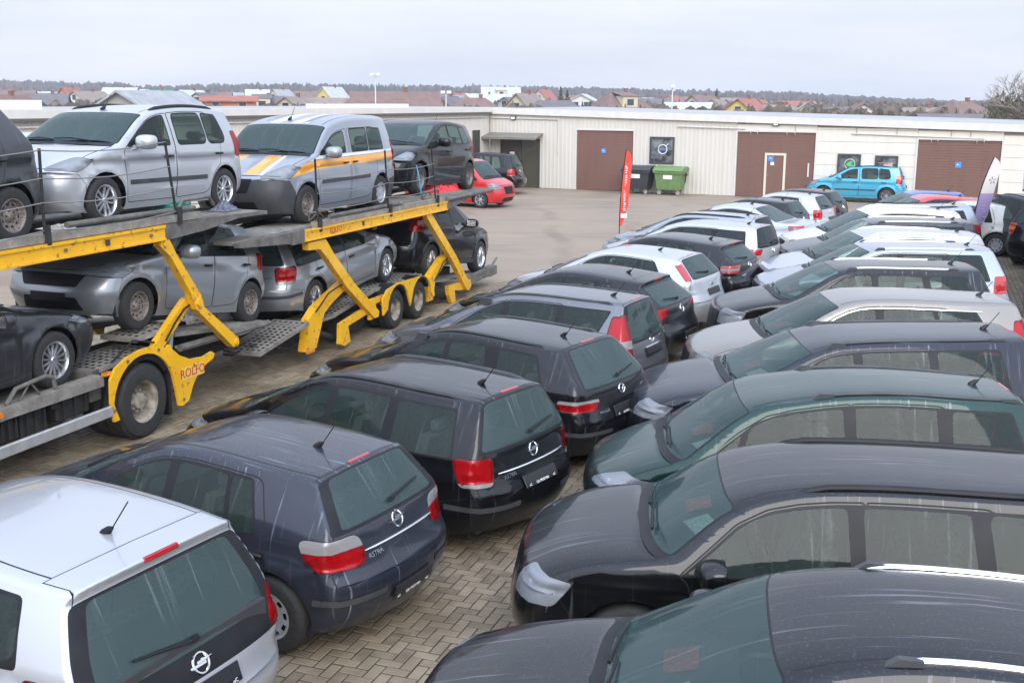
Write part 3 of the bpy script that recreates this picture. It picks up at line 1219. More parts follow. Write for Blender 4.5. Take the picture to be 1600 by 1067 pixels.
    def both(q):
        return [] if q is None else [q, mir(*q)]
    # body with joints and black trim as slots
    slots, mats = [], [pm, SEAM, BLACK, SATIN]
    allv, alln, allf, allm, k = [], [], [], [], 0
    for nm, mi in (('body', 0), ('seam', 1), ('trim', 2), ('cladding', 3), ('cowl', 2)):
        for q in both(SD(nm)) + both(TD(nm)):
            allv.append(q[0]); alln.append(q[1]); allf.append(q[2] + k); allm += [mi] * len(q[2]); k += len(q[0])
    body = mesh_obj('body', np.concatenate(allv), np.concatenate(allf), None, root, np.concatenate(alln), mats=mats, midx=allm)
    wg = g.glassmat or GLASS
    emit('hood', both(TD('hood')), pm)
    emit('front_bumper', both(TD('front_bumper')) + both(SD('front_bumper')), S.get('bumper_mat') or pm)
    emit('rear_bumper', both(TD('rear_bumper')) + both(SD('rear_bumper')), S.get('bumper_mat') or pm)
    emit('grille', both(TD('grille')), BLACK)
    qs = [q for q in both(TD('bumper_strip')) + both(SD('bumper_strip'))]
    for sg in (1, -1):
        emit('bumper_strip', [(q[0] + q[1] * .006, q[1], q[2]) for q in qs if np.mean(q[0][:, 1]) * sg > 0], SATIN)
    emit('windscreen', both(TD('windscreen')), wg)
    gate_o = emit('tailgate', both(TD('tailgate')), pm)
    emit('spoiler', both(TD('spoiler')), pm)
    emit('rear_window', both(TD('rear_window')), S.get('rear_glass_mat') or GLASS_REAR, gate_o or root)
    hm = g.handle_mat or pm
    for sg in (1, -1):
        for i in range(nd):
            q = SD('door%d' % i)
            if q is None:
                continue
            d = emit('door', [q if sg > 0 else mir(*q)], pm)
            if detail > 0:
                dpoly = doors[i]
                s1 = (g.fd[1] - .15) if i == 0 else ((g.rdoor[1] - .10) if not g.slide else g.rdoor[0] + .16)
                zh = belt(s1) - .13
                yy = float(W(np.array([s1]), np.array([zh]))[0])
                inst('handle', cabin_mesh('handle'), d, (X(s1), sg * yy, zh), (0, 0, 0 if sg > 0 else math.pi)).active_material
        if SD('moulding') is not None:
            q = SD('moulding')
            q = (q[0] + q[1] * .007, q[1], q[2])
            emit('side_moulding', [q if sg > 0 else mir(*q)], S.get('moulding_mat') or SATIN)
        for i in range(len(wins)):
            q = SD('window%d' % i)
            if q is not None:
                m = GLASS_SIDE if i < 1 or not g.side_rear_mat else g.side_rear_mat
                emit('window', [q if sg > 0 else mir(*q)], m)
        for nm, mt in (('headlight', CLEAR), ('tail_light', S.get('tail_mat') or RED)):
            q = join([TD(nm), SD(nm)])
            if q is None:
                continue
            if sg < 0:
                q = mir(*q)
            lo = emit(nm, [(q[0] + q[1] * .002, q[1], q[2])], mt)
            if nm == 'tail_light' and detail > 1:
                lo.data.materials[0] = REDSEE
                mesh_obj('lamp_housing', q[0] - q[1] * .035, q[2], TAILBOX, lo, q[1])
            if nm == 'headlight':
                mesh_obj('lamp_housing', q[0] - q[1] * .03, q[2], LAMPBOX, lo, q[1])
                if detail > 1:
                    cen = q[0].mean(0)
                    nn = q[1].mean(0); nn /= np.linalg.norm(nn)
                    lat = q[0][:, 1] - cen[1]
                    tang = np.cross(nn, np.array([0, 0, 1.0]))
                    tang /= np.linalg.norm(tang)
                    for fr in (-.055, .055):
                        # seat the reflector on the housing behind the nearest piece of lens
                        tgt = cen + tang * fr
                        iq = int(np.argmin(((q[0] - tgt) ** 2).sum(1)))
                        ln = q[1][iq]
                        pp = q[0][iq] - ln * .030
                        mb = MB()
                        mb.lathe([(.001, .010), (.013, .006), (.017, -.008), (.030, -.002), (.040, .012), (.044, .012)], 16, 'x')
                        lamp = mb.build('reflector', REFL, lo, True)
                        lamp.location = pp
                        lamp.rotation_euler = Vector(ln).to_track_quat('X', 'Z').to_euler()
            else:
                for key in set(list(side) + list(topd)):
                    if key.startswith('lampband:'):
                        q2 = join([TD(key), SD(key)])
                        if sg < 0:
                            q2 = mir(*q2)
                        mesh_obj('lamp_section', q2[0] + q2[1] * .002, q2[2], MATS[key.split(':')[1]], lo, q2[1])
    for i, (mt, sp_) in enumerate(S.get('stripes', ())):
        q = SD('stripe%d' % i)
        for sg in (1, -1):
            if q is not None:
                emit('stripe', [q if sg > 0 else mir(*q)], mt)
    for i, ts_ in enumerate(S.get('tstripes', ())):
        q = TD('tstripe%d' % i)
        if q is not None:
            emit('stripe', [q], ts_[0])
            emit('stripe', [mir(*q)], ts_[0])
    # ---------------- underbody, wheel wells
    ub = MB()
    ub.box(X(L - .35), X(.30), -hw * .80, hw * .80, zs + .015, zs + .05)
    for sa in (sf, sr):
        for sg in (1, -1):
            vs, fs = [], []
            ang = np.linspace(-.35, math.pi + .35, 13)
            for t_ in ang:
                for yy in (hw - .09, hw - .42):
                    vs.append((X(sa + Ra * math.cos(t_)), sg * yy, g.rt + Ra * math.sin(t_)))
            for i in range(12):
                fs.append((2 * i, 2 * i + 1, 2 * i + 3, 2 * i + 2))
            ub.add(vs, fs)
            ub.add([(X(sa + Ra * math.cos(t_)), sg * (hw - .42), g.rt + Ra * math.sin(t_)) for t_ in ang], [tuple(range(13))])
    ub.build('underbody', UNDER, root, fix=False)
    for sa in (sf, sr):
        for sg in (1, -1):
            add_wheel(root, X(sa), sg * (hw - .115), g.rt, g.rt, sg, g.style if sa == sf or 'style_r' not in S else S['style_r'], 0.0)
    # ---------------- cabin
    cb = MB()
    cb.box(X(g.rs + .1), X(g.cs + .25), -hw * .80, hw * .80, .24, .30)
    cb.prism([(X(g.cs + .06), g.cz - .08), (X(g.cs + .55), g.cz - .04), (X(g.cs + .75), g.cz - .12), (X(g.cs + .70), .45), (X(g.cs + .06), .45)], -hw * .80, hw * .80, 'xz')
    fs_ = S.get('seat_s', g.ws + .42)
    cb.box(X(g.gs - .08), X(fs_ + 1.18), -hw * .74, hw * .74, .30, belt(g.gs - .4) - .10)
    cb.build('cabin', INTERIOR, root)
    if detail > 0:
        inst('front_seat', cabin_mesh('front_seat'), root, (X(fs_), hw * .40, .02))
        inst('front_seat', cabin_mesh('front_seat'), root, (X(fs_), -hw * .40, .02))
        inst('rear_seat', cabin_mesh('rear_seat'), root, (X(fs_ + .88), 0, .04))
        inst('steering_wheel', cabin_mesh('steering'), root, (X(g.cs + .86), hw * .40, g.cz - .12), (0, R(22), 0))
    # ---------------- mirrors
    ms = wins[0][0] + S.get('mir_off', .16)
    mz = belt(ms) + .075
    for sg in (1, -1):
        yy = float(W(np.array([ms]), np.array([mz - .05]))[0])
        mo = inst('mirror', cabin_mesh('mirror'), root, (X(ms), sg * (yy + .15), mz), (0, 0, 0), (1.25, sg * 1.2, 1.2))
        mo_m = g.mirror_mat or pm
        mo.data = mo.data if mo_m == BLACK else mir_mesh(mo_m)
        mg = MB()
        mg.box(-.070, -.063, -.085, .085, -.052, .056)
        mg.build('mirror_glass', CHROME, mo)
    # ---------------- furniture
    def place(u, yv=0.0):
        p, n = top(np.array([u]), np.array([abs(yv)]))
        p, n = p[0].copy(), n[0].copy()
        if yv < 0:
            p[1] *= -1; n[1] *= -1
        return Vector(p), Vector(n)
    def frame(u, yv=0.0):
        p, n = place(u, yv)
        lat = Vector((0, -1, 0)) if p.x < 0 else Vector((0, 1, 0))
        lat = (lat - n * lat.dot(n)).normalized()
        upv = n.cross(lat)
        return p, Matrix((lat, upv, n)).transposed().to_4x4()
    if g.rails:
        kind, ra, rb = g.rails[:3]
        rmat = g.rails[3] if len(g.rails) > 3 else SATIN
        for sg in (1, -1):
            m = MB()
            pts, n = [], 16
            for i in range(n + 1):
                s = ra + (rb - ra) * i / n
                z = zup(s) + g.rd * .30
                e = min(i, n - i) / n
                h = .055 * min(1, (e / .10)) ** .7 if e < .10 else .055
                yv = float(W(np.array([s]), np.array([zup(s)]))[0]) - .075
                pts.append((X(s), sg * yv, z + h - .018))
            if kind == 'flush':
                m.tube(pts, .026, 8)
                o = m.build('roof_rail', rmat, root, True)
            else:
                m.tube(pts[1:-1], [.018] * (n - 1), 8)
                o = m.build('roof_rail', rmat, root, True)
                for i0, i1 in ((0, 2), (n - 2, n)):
                    q0, q1 = pts[i0], pts[i1]
                    zz = lambda i: pts[i][2] - (.055 if 0 < i < n else .0)
                    lo0, lo1 = min(i0, i1), max(i0, i1)
                    poly = [(pts[lo0][0], pts[lo0][2] - .012), (pts[lo1][0], pts[lo1][2] - (.055 if lo1 < n else .012)), (pts[lo1][0], pts[lo1][2] + .012), ((pts[lo0][0] + pts[lo1][0]) / 2, max(pts[lo0][2], pts[lo1][2]) + .014), (pts[lo0][0], pts[lo0][2] + .014)]
                    if lo0 > 0:
                        poly = [(pts[lo0][0], pts[lo0][2] - .055), (pts[lo1][0], pts[lo1][2] - .012), (pts[lo1][0], pts[lo1][2] + .014), ((pts[lo0][0] + pts[lo1][0]) / 2, pts[lo0][2] + .014), (pts[lo0][0], pts[lo0][2] + .012)]
                    f = MB()
                    f.prism(poly, pts[lo0][1] - .022, pts[lo0][1] + .022, 'xz')
                    f.build('rail_foot', SATIN, o)
    if S.get('chrome_line'):
        for sg in (1, -1):
            m = MB()
            pts = []
            for s in np.linspace(wins[0][1] - .45, wins[-1][3] + .10, 18):
                z = max(float(zup(s)) - g.wm + .012, float(belt(s)) + .0)
                pts.append((X(s), sg * (float(W(np.array([s]), np.array([z]))[0]) + .002), z))
            m.tube(pts, .009, 6)
            m.build('window_line', CHROME, root, True)
    if g.ant is not None:
        p, n = place(u8 - g.ant)
        m = MB()
        m.tube([p + Vector((.045, 0, -.01)), p + Vector((.0, 0, .03)), p + Vector((-.03, 0, .045))], [.035, .022, .008], 8)
        m.tube([p + Vector((-.02, 0, .035)), p + Vector((-.02 - S.get('ant_len', .16) * .75, 0, .035 + S.get('ant_len', .16)))], .0045, 5)
        m.build('antenna', BLACK, root, True)
    if g.third:
        u = u8 - .045 if not g.spoiler else (u8 + .004)
        p, n = place(u)
        p, M = frame(u)
        m = MB()
        m.box(-.14, .14, -.017, .017, -.02, .005, bevel=.006)
        o = m.build('brake_light', RED, gate_o or root)
        o.matrix_local = Matrix.Translation(p) @ M.to_4x4()
    if g.wiper:
        ua = rg1 - .06
        p, n = place(ua, 0.02)
        p2, n2 = place(ua - .06, .44 if S.get('wiper_side', 1) > 0 else -.44)
        m = MB()
        m.tube([p + n * .03, p2 + n2 * .022], [.014, .008], 6)
        m.tube([p - Vector((0, .06, 0)) + n * .012, p + n * .035], .02, 6)
        m.build('rear_wiper', BLACK, gate_o or root, True)
    # windscreen wipers
    for y0, y1 in ((.42, -.12), (-.10, -.58)):
        ua = u5 + .05
        p, n = place(ua, y0)
        p2, n2 = place(ua + .05, y1)
        m = MB()
        m.tube([p + n * .02, (p + p2) / 2 + n * .035, p2 + n2 * .012], [.012, .010, .007], 6)
        m.build('wiper', BLACK, root, True)
    if g.chrome_bar and detail > 0:
        zc, hwid = g.chrome_bar[:2]
        m = MB()
        pts = []
        for yv in np.linspace(-hwid, hwid, 9):
            p, n = place(zu(zc), yv)
            pts.append(p + n * .004 - Vector((0, 0, .03 * abs(yv / hwid) ** 2 * (g.chrome_bar[2] if len(g.chrome_bar) > 2 else 0))))
        m.tube(pts, [.006] + [.012] * 7 + [.006], 6)
        m.build('chrome_strip', CHROME, gate_o or root, True)
    if g.emblem and detail > 0:
        p, M = frame(zu(g.emb_z))
        o = emblem(g.emblem, gate_o or root)
        o.matrix_local = Matrix.Translation(p + M.to_3x3() @ Vector((0, 0, .006))) @ M
    if g.plate and detail > 0:
        zc = g.plate_z
        p, M = frame(zu(zc))
        o = number_plate(gate_o if g.plate == 'gate' else root, S.get('plate_text', 0), detail)
        o.matrix_local = Matrix.Translation(p + M.to_3x3() @ Vector((0, 0, .010))) @ M
    if S.get('badge') and detail > 0:
        bt, bz_, by_ = S['badge'][:3]
        p, M = frame(zu(bz_), by_)
        o = inst('badge', text_mesh(bt, .055, CHROME), gate_o or root)
        o.matrix_local = Matrix.Translation(p + M.to_3x3() @ Vector((0, 0, .006))) @ M
    if S.get('front_plate'):
        p, M = frame(zn(S['front_plate']))
        m = MB()
        m.box(-.26, .26, -.055, .055, -.01, .012)
        o = m.build('number_plate', PLATE, root)
        o.matrix_local = Matrix.Translation(p) @ M
    if S.get('dash_sheets'):  # added dashboard sheets; the red one stands in for reflections in the windscreen
        for k, (yv, mt) in enumerate(S['dash_sheets']):
            m = MB()
            m.box(-.10, .10, -.14, .14, 0, .003)
            o = m.build('added_sheet', mt, root)
            o.location = (X(g.cs + .42), yv, g.cz - .03)
            o.rotation_euler = (0, R(14), .3 * k)
    root_info[root.name] = dict(place=place, frame=frame, zu=zu, W=W, X=X, um=um, S=S, zn=zn, zup=zup, belt=belt, ye=ye, top=top, SDx=(V3, N3, t, cls, items), gate=gate_o)
    return root
root_info = {}
REFL = simple('lamp_reflector', (.55, .57, .60), .18, metal=.9)

_mm = {}
def mir_mesh(mat):
    if mat.name not in _mm:
        me = cabin_mesh('mirror').copy()
        me.materials.clear()
        me.materials.append(mat)
        _mm[mat.name] = me
    return _mm[mat.name]

_em = {}
def emblem(kind, parent):
    if kind not in _em:
        m = MB()
        t = np.linspace(0, 2 * math.pi, 21)
        if kind == 'bolt':
            m.tube([(.062 * math.cos(a), .062 * math.sin(a), 0) for a in t], .008, 6, caps=False)
            m.prism([(-.095, -.012), (.0, -.012), (.0, .008), (.095, .012), (.0, .012 + .012), (-.0, -.0), (-.095, .0)], -.004, .008, 'xy')
            m.prism([(-.095, -.016), (.035, -.016), (.035, .004), (-.02, .0)], -.004, .009, 'xy')
            m.prism([(.095, .016), (-.035, .016), (-.035, -.004), (.02, .0)], -.004, .009, 'xy')
        elif kind == 'wing':
            m.tube([(.062 * math.cos(a), .050 * math.sin(a), 0) for a in t], .008, 6, caps=False)
            m.tube([(-.055, .022, 0), (-.02, .012, 0.004), (0, -.022, .004), (.02, .012, .004), (.055, .022, 0)], .007, 6)
        elif kind == 'oval':
            m.tube([(.065 * math.cos(a), .036 * math.sin(a), 0) for a in t], .006, 6, caps=False)
            m.bar((-.030, -.026, 0), (-.014, .028, 0), .010, .008)
            m.bar((.014, -.028, 0), (.030, .026, 0), .010, .008)
            m.bar((-.020, .0, 0), (.020, .004, 0), .010, .008)
        elif kind == 'disc':
            m.lathe([(.001, .008), (.05, .008), (.055, 0)], 18, 'z')
        elif kind == 'ovalblue':
            m.lathe([(.001, .008), (.055, .008), (.060, 0)], 18, 'z')
            m.v = [(x * 1.1, y * .45, z) for x, y, z in m.v]
        elif kind == 'twin':
            m.tube([(.055 * math.cos(a), .055 * math.sin(a), 0) for a in t], .006, 6, caps=False)
            m.tube([(-.035, .03, 0), (-.018, -.04, 0), (0, .0, 0), (.018, -.04, 0), (.035, .03, 0)], .006, 6)
        o = m.build('emblem', CHROME, None, True)
        _em[kind] = o.data
        bpy.data.objects.remove(o)
    return inst('emblem', _em[kind], parent)

_pl = {}
def number_plate(parent, kind, detail):
    if 'p' not in _pl:
        m = MB()
        m.box(-.265, .265, -.062, .062, -.008, .006, bevel=.004)
        o = m.build('number_plate', PLATE)
        _pl['p'] = o.data
        bpy.data.objects.remove(o)
        m = MB()
        # unplated holder: blank field with pressed slots
        m.box(-.25, .25, -.028, .052, .0, .009)
        for x in np.linspace(-.2, .2, 9):
            m.box(x - .012, x + .012, -.012, .035, .0, .011)
        o = m.build('plate_field', simple('plate_field', (.02, .02, .022), .4))
        _pl['f'] = o.data
        bpy.data.objects.remove(o)
    o = inst('number_plate', _pl['p'], parent)
    if detail > 1:
        inst('plate_field', _pl['f'], o)
        if kind == 0:
            inst('lettering', text_mesh('GG PREKYBA', .036, WHITE), o, (0, -.046, .0065))
            inst('bolt', text_mesh('oC', .034, WHITE), o, (-.20, -.044, .0065))
            inst('bolt', text_mesh('oC', .034, WHITE), o, (.20, -.044, .0065))
    return o
# ------------------------------------------------------------------ ground
def px_dir(u, v):
    d = _F + _R2 * ((u - 800) / FPX) - _U2 * ((v - 533.5) / FPX)
    return d
def gnd(u, v, z=0.0):
    d = px_dir(u, v)
    t = (z - CAMH) / d.z
    return Vector((0, 0, CAMH)) + d * t
def at(u, D):
    """a ground point under picture column u at distance D"""
    d = px_dir(u, 165)
    return Vector((d.x / d.y * D, D, 0))

def ground_mat(name, cols, rough, scale, bmp=0.2, fine=40):
    m, nt, b = new_mat(name)
    setp(b, rough=rough, col=cols[0])
    co = objcoord(nt)
    f1 = noise(nt, co, scale, 6, 0.6)
    f2 = noise(nt, co, fine, 4, 0.6)
    c = ramp(nt, f1, 0.32, cols[0], 0.68, cols[1])
    c = mixc(nt, ramp(nt, f2, 0.35, 0.0, 0.75, 0.5), c, cols[2])
    nt.links.new(c, b.inputs['Base Color'])
    bump(nt, b, f2, bmp, 0.01)
    MATS[name] = m
    return m

GROUNDM = ground_mat('winter_field', ((.11, .10, .07), (.17, .15, .10), (.09, .085, .06)), .95, .05, .3, 1.2)
g_ = mesh_obj('ground', [(-2500, -300, -.03), (2500, -300, -.03), (2500, 3500, -.03), (-2500, 3500, -.03)], [(0, 1, 2, 3)], GROUNDM)
tag(g_, kind='structure')

def yard_material():
    m, nt, b = new_mat('worn_concrete_yard')
    setp(b, rough=.8, col=(.3, .26, .2))
    co = objcoord(nt)
    f1 = noise(nt, co, .35, 6, .62)
    f2 = noise(nt, co, 30, 5, .7)
    f3 = noise(nt, objcoord(nt, (.25, 1.2, 1)), .8, 4, .6)
    c = ramp(nt, f1, .30, (.225, .172, .122), .70, (.295, .230, .166))
    c = mixc(nt, ramp(nt, f3, .50, 0.0, .70, .80), c, (.19, .146, .104))
    c = mixc(nt, ramp(nt, f2, .45, 0.0, .75, .45), c, (.22, .18, .14))
    st = noise(nt, co, 1.7, 3, .7)
    c = mixc(nt, ramp(nt, st, .64, 0.0, .72, .40), c, (.16, .13, .10))
    tr = nt.nodes.new('ShaderNodeTexWave')
    tr.inputs['Scale'].default_value = .22
    tr.inputs['Distortion'].default_value = 9
    tr.inputs['Detail'].default_value = 3
    tr.inputs['Detail Scale'].default_value = .35
    nt.links.new(objcoord(nt, (.5, 1.1, 1)), tr.inputs['Vector'])
    track = ramp(nt, tr.outputs[1], .86, 0.0, .98, 1.0)
    track = mixc(nt, 1.0, track, ramp(nt, noise(nt, co, .22, 3, .6), .45, 0.0, .62, .45), 'MULTIPLY')
    c = mixc(nt, track, c, (.125, .098, .072))
    damp = ramp(nt, noise(nt, objcoord(nt, (1, 1, 1), loc=(7, 3, 0)), .16, 5, .7), .55, 0.0, .66, .55)
    c = mixc(nt, damp, c, (.17, .135, .10))
    nt.links.new(c, b.inputs['Base Color'])
    nt.links.new(mixc(nt, damp, ramp(nt, f1, .35, .60, .65, .9), (.38, .38, .38)), b.inputs['Roughness'])
    bump(nt, b, f2, .25, .01)
    return m
yd = mesh_obj('yard', [(-60, -8, -.012), (60, -8, -.012), (60, 75, -.012), (-60, 75, -.012)], [(0, 1, 2, 3)], yard_material())
tag(yd, kind='structure')

# herringbone paving: module and direction as measured in the picture
MOD, PANG, P00 = 0.1027, -0.350, (-.845, 8.25)
def paver_material():
    m, nt, b = new_mat('paver_concrete')
    setp(b, rough=.7, col=(.2, .17, .12))
    geo = nt.nodes.new('ShaderNodeNewGeometry')
    oi = nt.nodes.new('ShaderNodeObjectInfo')
    tc = nt.nodes.new('ShaderNodeNewGeometry')
    rnd = math_n(nt, 'FRACT', math_n(nt, 'ADD', geo.outputs['Random Per Island'], oi.outputs['Random']))
    pos = tc.outputs['Position']
    big = noise(nt, pos, .55, 4, .6)
    fine = noise(nt, pos, 70, 4, .7)
    mid = noise(nt, pos, 7, 4, .6)
    c = ramp(nt, rnd, .0, (.145, .110, .072), 1.0, (.265, .208, .138))
    c = mixc(nt, ramp(nt, mid, .42, 0.0, .70, .50), c, (.34, .275, .185))
    c = mixc(nt, ramp(nt, big, .48, 0.0, .66, .70), c, (.125, .096, .062))
    c = mixc(nt, ramp(nt, fine, .5, 0.0, .75, .35), c, (.18, .15, .11))
    nt.links.new(c, b.inputs['Base Color'])
    nt.links.new(ramp(nt, big, .40, .72, .62, .42), b.inputs['Roughness'])
    bump(nt, b, fine, .3, .004)
    return m
PAVER = paver_material()
JOINT = ground_mat('joint_sand', ((.030, .023, .015), (.045, .035, .023), (.028, .024, .014)), .95, 1.5, .3, 60)
pa, pb = Vector((math.cos(PANG), math.sin(PANG))), Vector((-math.sin(PANG), math.cos(PANG)))
pave_poly = np.array([(-16, 3), (13, 3), (15.5, 20), (14, 36), (7.0, 36), (1.6, 27.2), (-.9, 25.6), (-16, 20.5)], float)
pvt = tag(mesh_obj('paving', [(x, y, -.006) for x, y in pave_poly], [tuple(range(len(pave_poly)))], JOINT), kind='structure')
def paver_geom():
    t, ch = .0, .006
    def mk(lx, ly):
        g = .0056
        x0, x1, y0, y1 = g, lx * MOD - g, g, ly * MOD - g
        vs = [(x0, y0, -.008), (x1, y0, -.008), (x1, y1, -.008), (x0, y1, -.008),
              (x0, y0, t - ch * .6), (x1, y0, t - ch * .6), (x1, y1, t - ch * .6), (x0, y1, t - ch * .6),
              (x0 + ch, y0 + ch, t), (x1 - ch, y0 + ch, t), (x1 - ch, y1 - ch, t), (x0 + ch, y1 - ch, t)]
        fs = [(8, 9, 10, 11)]
        for k in (0, 4):
            for i in range(4):
                j = (i + 1) % 4
                fs.append((k + i, k + j, k + 4 + j, k + 4 + i))
        return np.array(vs), fs
    return mk(2, 1), mk(1, 2)
(hV, hF), (vV, vF) = paver_geom()
cells = []
for i in range(-190, 290):
    for j in range(-130, 360):
        # lattice of translations (1,-1) and (2,2)
        if (i + j) % 4:
            continue
        for kind, (ox, oy) in (('h', (0, -1)), ('v', (2, -1))):
            x, y = (i + ox) * MOD, (j + oy) * MOD
            w = pa * (x + MOD) + pb * (y + MOD * .5)
            cells.append((kind, P00[0] + w.x, P00[1] + w.y, x, y))
cxy = np.array([(c[1], c[2]) for c in cells])
okc = inside(cxy, pave_poly)
# visible part only: keep what the picture frame can show, with a margin
ang = np.abs(cxy[:, 0]) / np.maximum(cxy[:, 1], .1)
okc &= (ang < .68) & (cxy[:, 1] > 4.2)
aisle = np.array([(-2.4, 5.2), (-.4, 5.2), (1.0, 8.2), (2.6, 12.8), (2.0, 13.2), (1.0, 11.6), (-1.6, 7.8)], float)
left_gap = np.array([(-6.5, 11.6), (-4.6, 12.6), (-3.0, 16.5), (-3.6, 17), (-6.0, 12.6)], float)
near = [k for k in np.where(okc)[0] if inside(cxy[k:k + 1], aisle)[0]]
near = sorted(near, key=lambda k: np.hypot(cxy[k, 0], cxy[k, 1]))[:300]
nearset = set(near)
rotm = np.array([[pa.x, pb.x, 0], [pa.y, pb.y, 0], [0, 0, 1]])
def paver_xf(V, c, k):
    r = np.random.default_rng(k)
    tilt = r.normal(0, .006, 2)
    P = V.copy()
    P[:, 2] += P[:, 0] * tilt[0] + P[:, 1] * tilt[1] + r.normal(0, .0014)
    return P
vs, fs, kk = [], [], 0
hm = mesh_obj('paver', hV, hF, PAVER); vm = mesh_obj('paver', vV, vF, PAVER)
hme, vme = hm.data, vm.data
bpy.data.objects.remove(hm); bpy.data.objects.remove(vm)
for k in np.where(okc)[0]:
    c = cells[k]
    if k in nearset:
        o = inst('paver', hme if c[0] == 'h' else vme, pvt)
        p = pa * c[3] + pb * c[4]
        r = np.random.default_rng(int(k))
        o.location = (P00[0] + p.x, P00[1] + p.y, r.normal(0, .0014))
        o.rotation_euler = (r.normal(0, .006), r.normal(0, .006), PANG)
        continue
    V, F_ = (hV, hF) if c[0] == 'h' else (vV, vF)
    P = paver_xf(V, c, int(k)) + np.array([c[3], c[4], 0])
    P = P @ rotm.T + np.array([P00[0], P00[1], 0])
    vs.append(P)
    fs.append(np.array(F_) + kk)
    kk += len(P)
st = mesh_obj('paver', np.concatenate(vs), np.concatenate(fs), PAVER, pvt)
tag(st, kind='stuff')

# ------------------------------------------------------------------ workshop building
BA = math.radians(-25.38)
e1 = Vector((math.cos(BA), math.sin(BA), 0))
bw = Vector((e1.y, -e1.x, 0))                   # out of the main wall, towards the yard
B0 = Vector((3.036, 54.388, 0))
def frame_mat(o, x, y, z=0):
    return Matrix(((x.x, y.x, 0, o.x), (x.y, y.y, 0, o.y), (0, 0, 1, z), (0, 0, 0, 1)))
# main range: local x along the wall (0 = left edge of the first big door), local y out of the wall
bld = empty('workshop_building')
tag(bld, 'long low cream metal workshop with brown roller doors behind the yard', 'building')
bld.matrix_world = frame_mat(B0, e1, bw)
CREAM = weathered('cream_cladding', (.57, .535, .475), amt=.08)
CREAM2 = weathered('cream_panel', (.66, .625, .55), amt=.07)
WHITEP = simple('white_flashing', (.60, .575, .53), .5, var=.06, vscale=2)
BROWN = weathered('brown_door', (.170, .088, .066), .5, amt=.14)
DARKF = simple('dark_frame', (.05, .05, .052), .5)
ztop = lambda s: 3.82 - .0204 * (s + 4.65)
def ribbed(s0, s1, z0, z1f, pitch=.20, y=0.0, depth=.012):
    """trapezoid sheet: vertical ribs"""
    xs, ys = [], []
    s = s0
    while s < s1 - 1e-6:
        for dx, dy in ((0, 0), (pitch * .5, 0), (pitch * .6, depth), (pitch * .9, depth)):
            if s + dx <= s1:
                xs.append(s + dx); ys.append(y + dy)
        s += pitch
    xs.append(s1); ys.append(y)
    n = len(xs)
    V = [(xs[i], ys[i], z0) for i in range(n)] + [(xs[i], ys[i], z1f(xs[i])) for i in range(n)]
    F_ = [(i, i + 1, n + i + 1, n + i) for i in range(n - 1)]
    return V, F_
def sheet(name, segs, mat, par):
    m = MB()
    for (s0, s1, z0, zf) in segs:
        V, F_ = ribbed(s0, s1, z0, zf)
        m.add(V, F_)
    return m.build(name, mat, par, fix=False)
zc = lambda s: ztop(s) - .30
sheet('wall_sheet', [(-4.62, -4.05, 0, zc), (-1.92, 0, 0, zc), (-4.05, -1.92, 2.34, zc), (0, 2.86, 2.84, zc), (2.86, 3.66, 0, zc), (3.66, 4.84, 2.56, zc), (3.66, 4.84, 0, lambda s: 1.33), (4.84, 7.72, 0, zc)], CREAM, bld)
# right half: smooth horizontal panels, each course its own piece
zcr = lambda s: ztop(s) - .30
for (s0, s1) in ((7.72, 11.24), (11.24, 15.40), (15.40, 18.70), (18.70, 26.0)):
    low = 2.88 if s0 == 7.72 else (2.70 if s0 == 15.40 else 0.0)
    z = low
    while z < ztop(s1) - .32:
        h = min(.50, ztop(s1) - .31 - z)
        m = MB()
        m.box(s0 + .004, s1 - .004, -.05, .0, z + .004, z + h - .004, bevel=.008)
        m.build('panel', CREAM2, bld)
        z += h
m = MB()
m.box(-4.6, 26, -.30, -.055, 0, 3.2)
m.build('core_wall', simple('core_wall', (.3, .28, .25), .8), bld)
m = MB()
V = [(-4.9, .16, ztop(-4.9) - .30), (26, .16, ztop(26) - .30), (26, .16, ztop(26)), (-4.9, .16, ztop(-4.9)), (-4.9, -.1, ztop(-4.9) - .30), (26, -.1, ztop(26) - .30), (26, -.1, ztop(26)), (-4.9, -.1, ztop(-4.9))]
m.add(V, [(0, 1, 2, 3), (3, 2, 6, 7), (0, 4, 5, 1), (0, 3, 7, 4), (1, 5, 6, 2)])
m.build('roof_fascia', WHITEP, bld)
m = MB()
m.add([(-4.9, -.1, ztop(-4.9) - .06), (26, -.1, ztop(26) - .06), (26, -14, ztop(26) + .0), (-4.9, -14, ztop(-4.9) + .0)], [(0, 1, 2, 3)])
m.build('roof', simple('roof_sheet', (.34, .33, .32), .6, var=.1, vscale=.5), bld)
for s0, s1, zt in ((0, 2.85, 2.80), (7.75, 11.2, 2.86), (15.43, 18.66, 2.66)):
    d = MB()
    d.box(s0, s1, -.09, -.07, 0, zt)
    door = d.build('roller_door', SEAM, bld)
    n = 6
    for k in range(n):
        m = MB()
        h = zt / n
        for q in range(4):          # pressed lines across each section
            m.box(s0 + .01, s1 - .01, -.07, -.035, k * h + q * h / 4 + .002, k * h + (q + 1) * h / 4 - .002, bevel=.004)
        tag(m.build('door_section', BROWN, door), kind='stuff')
    f = MB()
    f.box(s0 - .07, s0, -.06, .035, 0, zt + .07); f.box(s1, s1 + .07, -.06, .035, 0, zt + .07); f.box(s0, s1, -.06, .036, zt, zt + .07)
    f.build('door_frame', WHITEP, door)
BLUE = simple('blue_sign', (.07, .24, .62), .5)
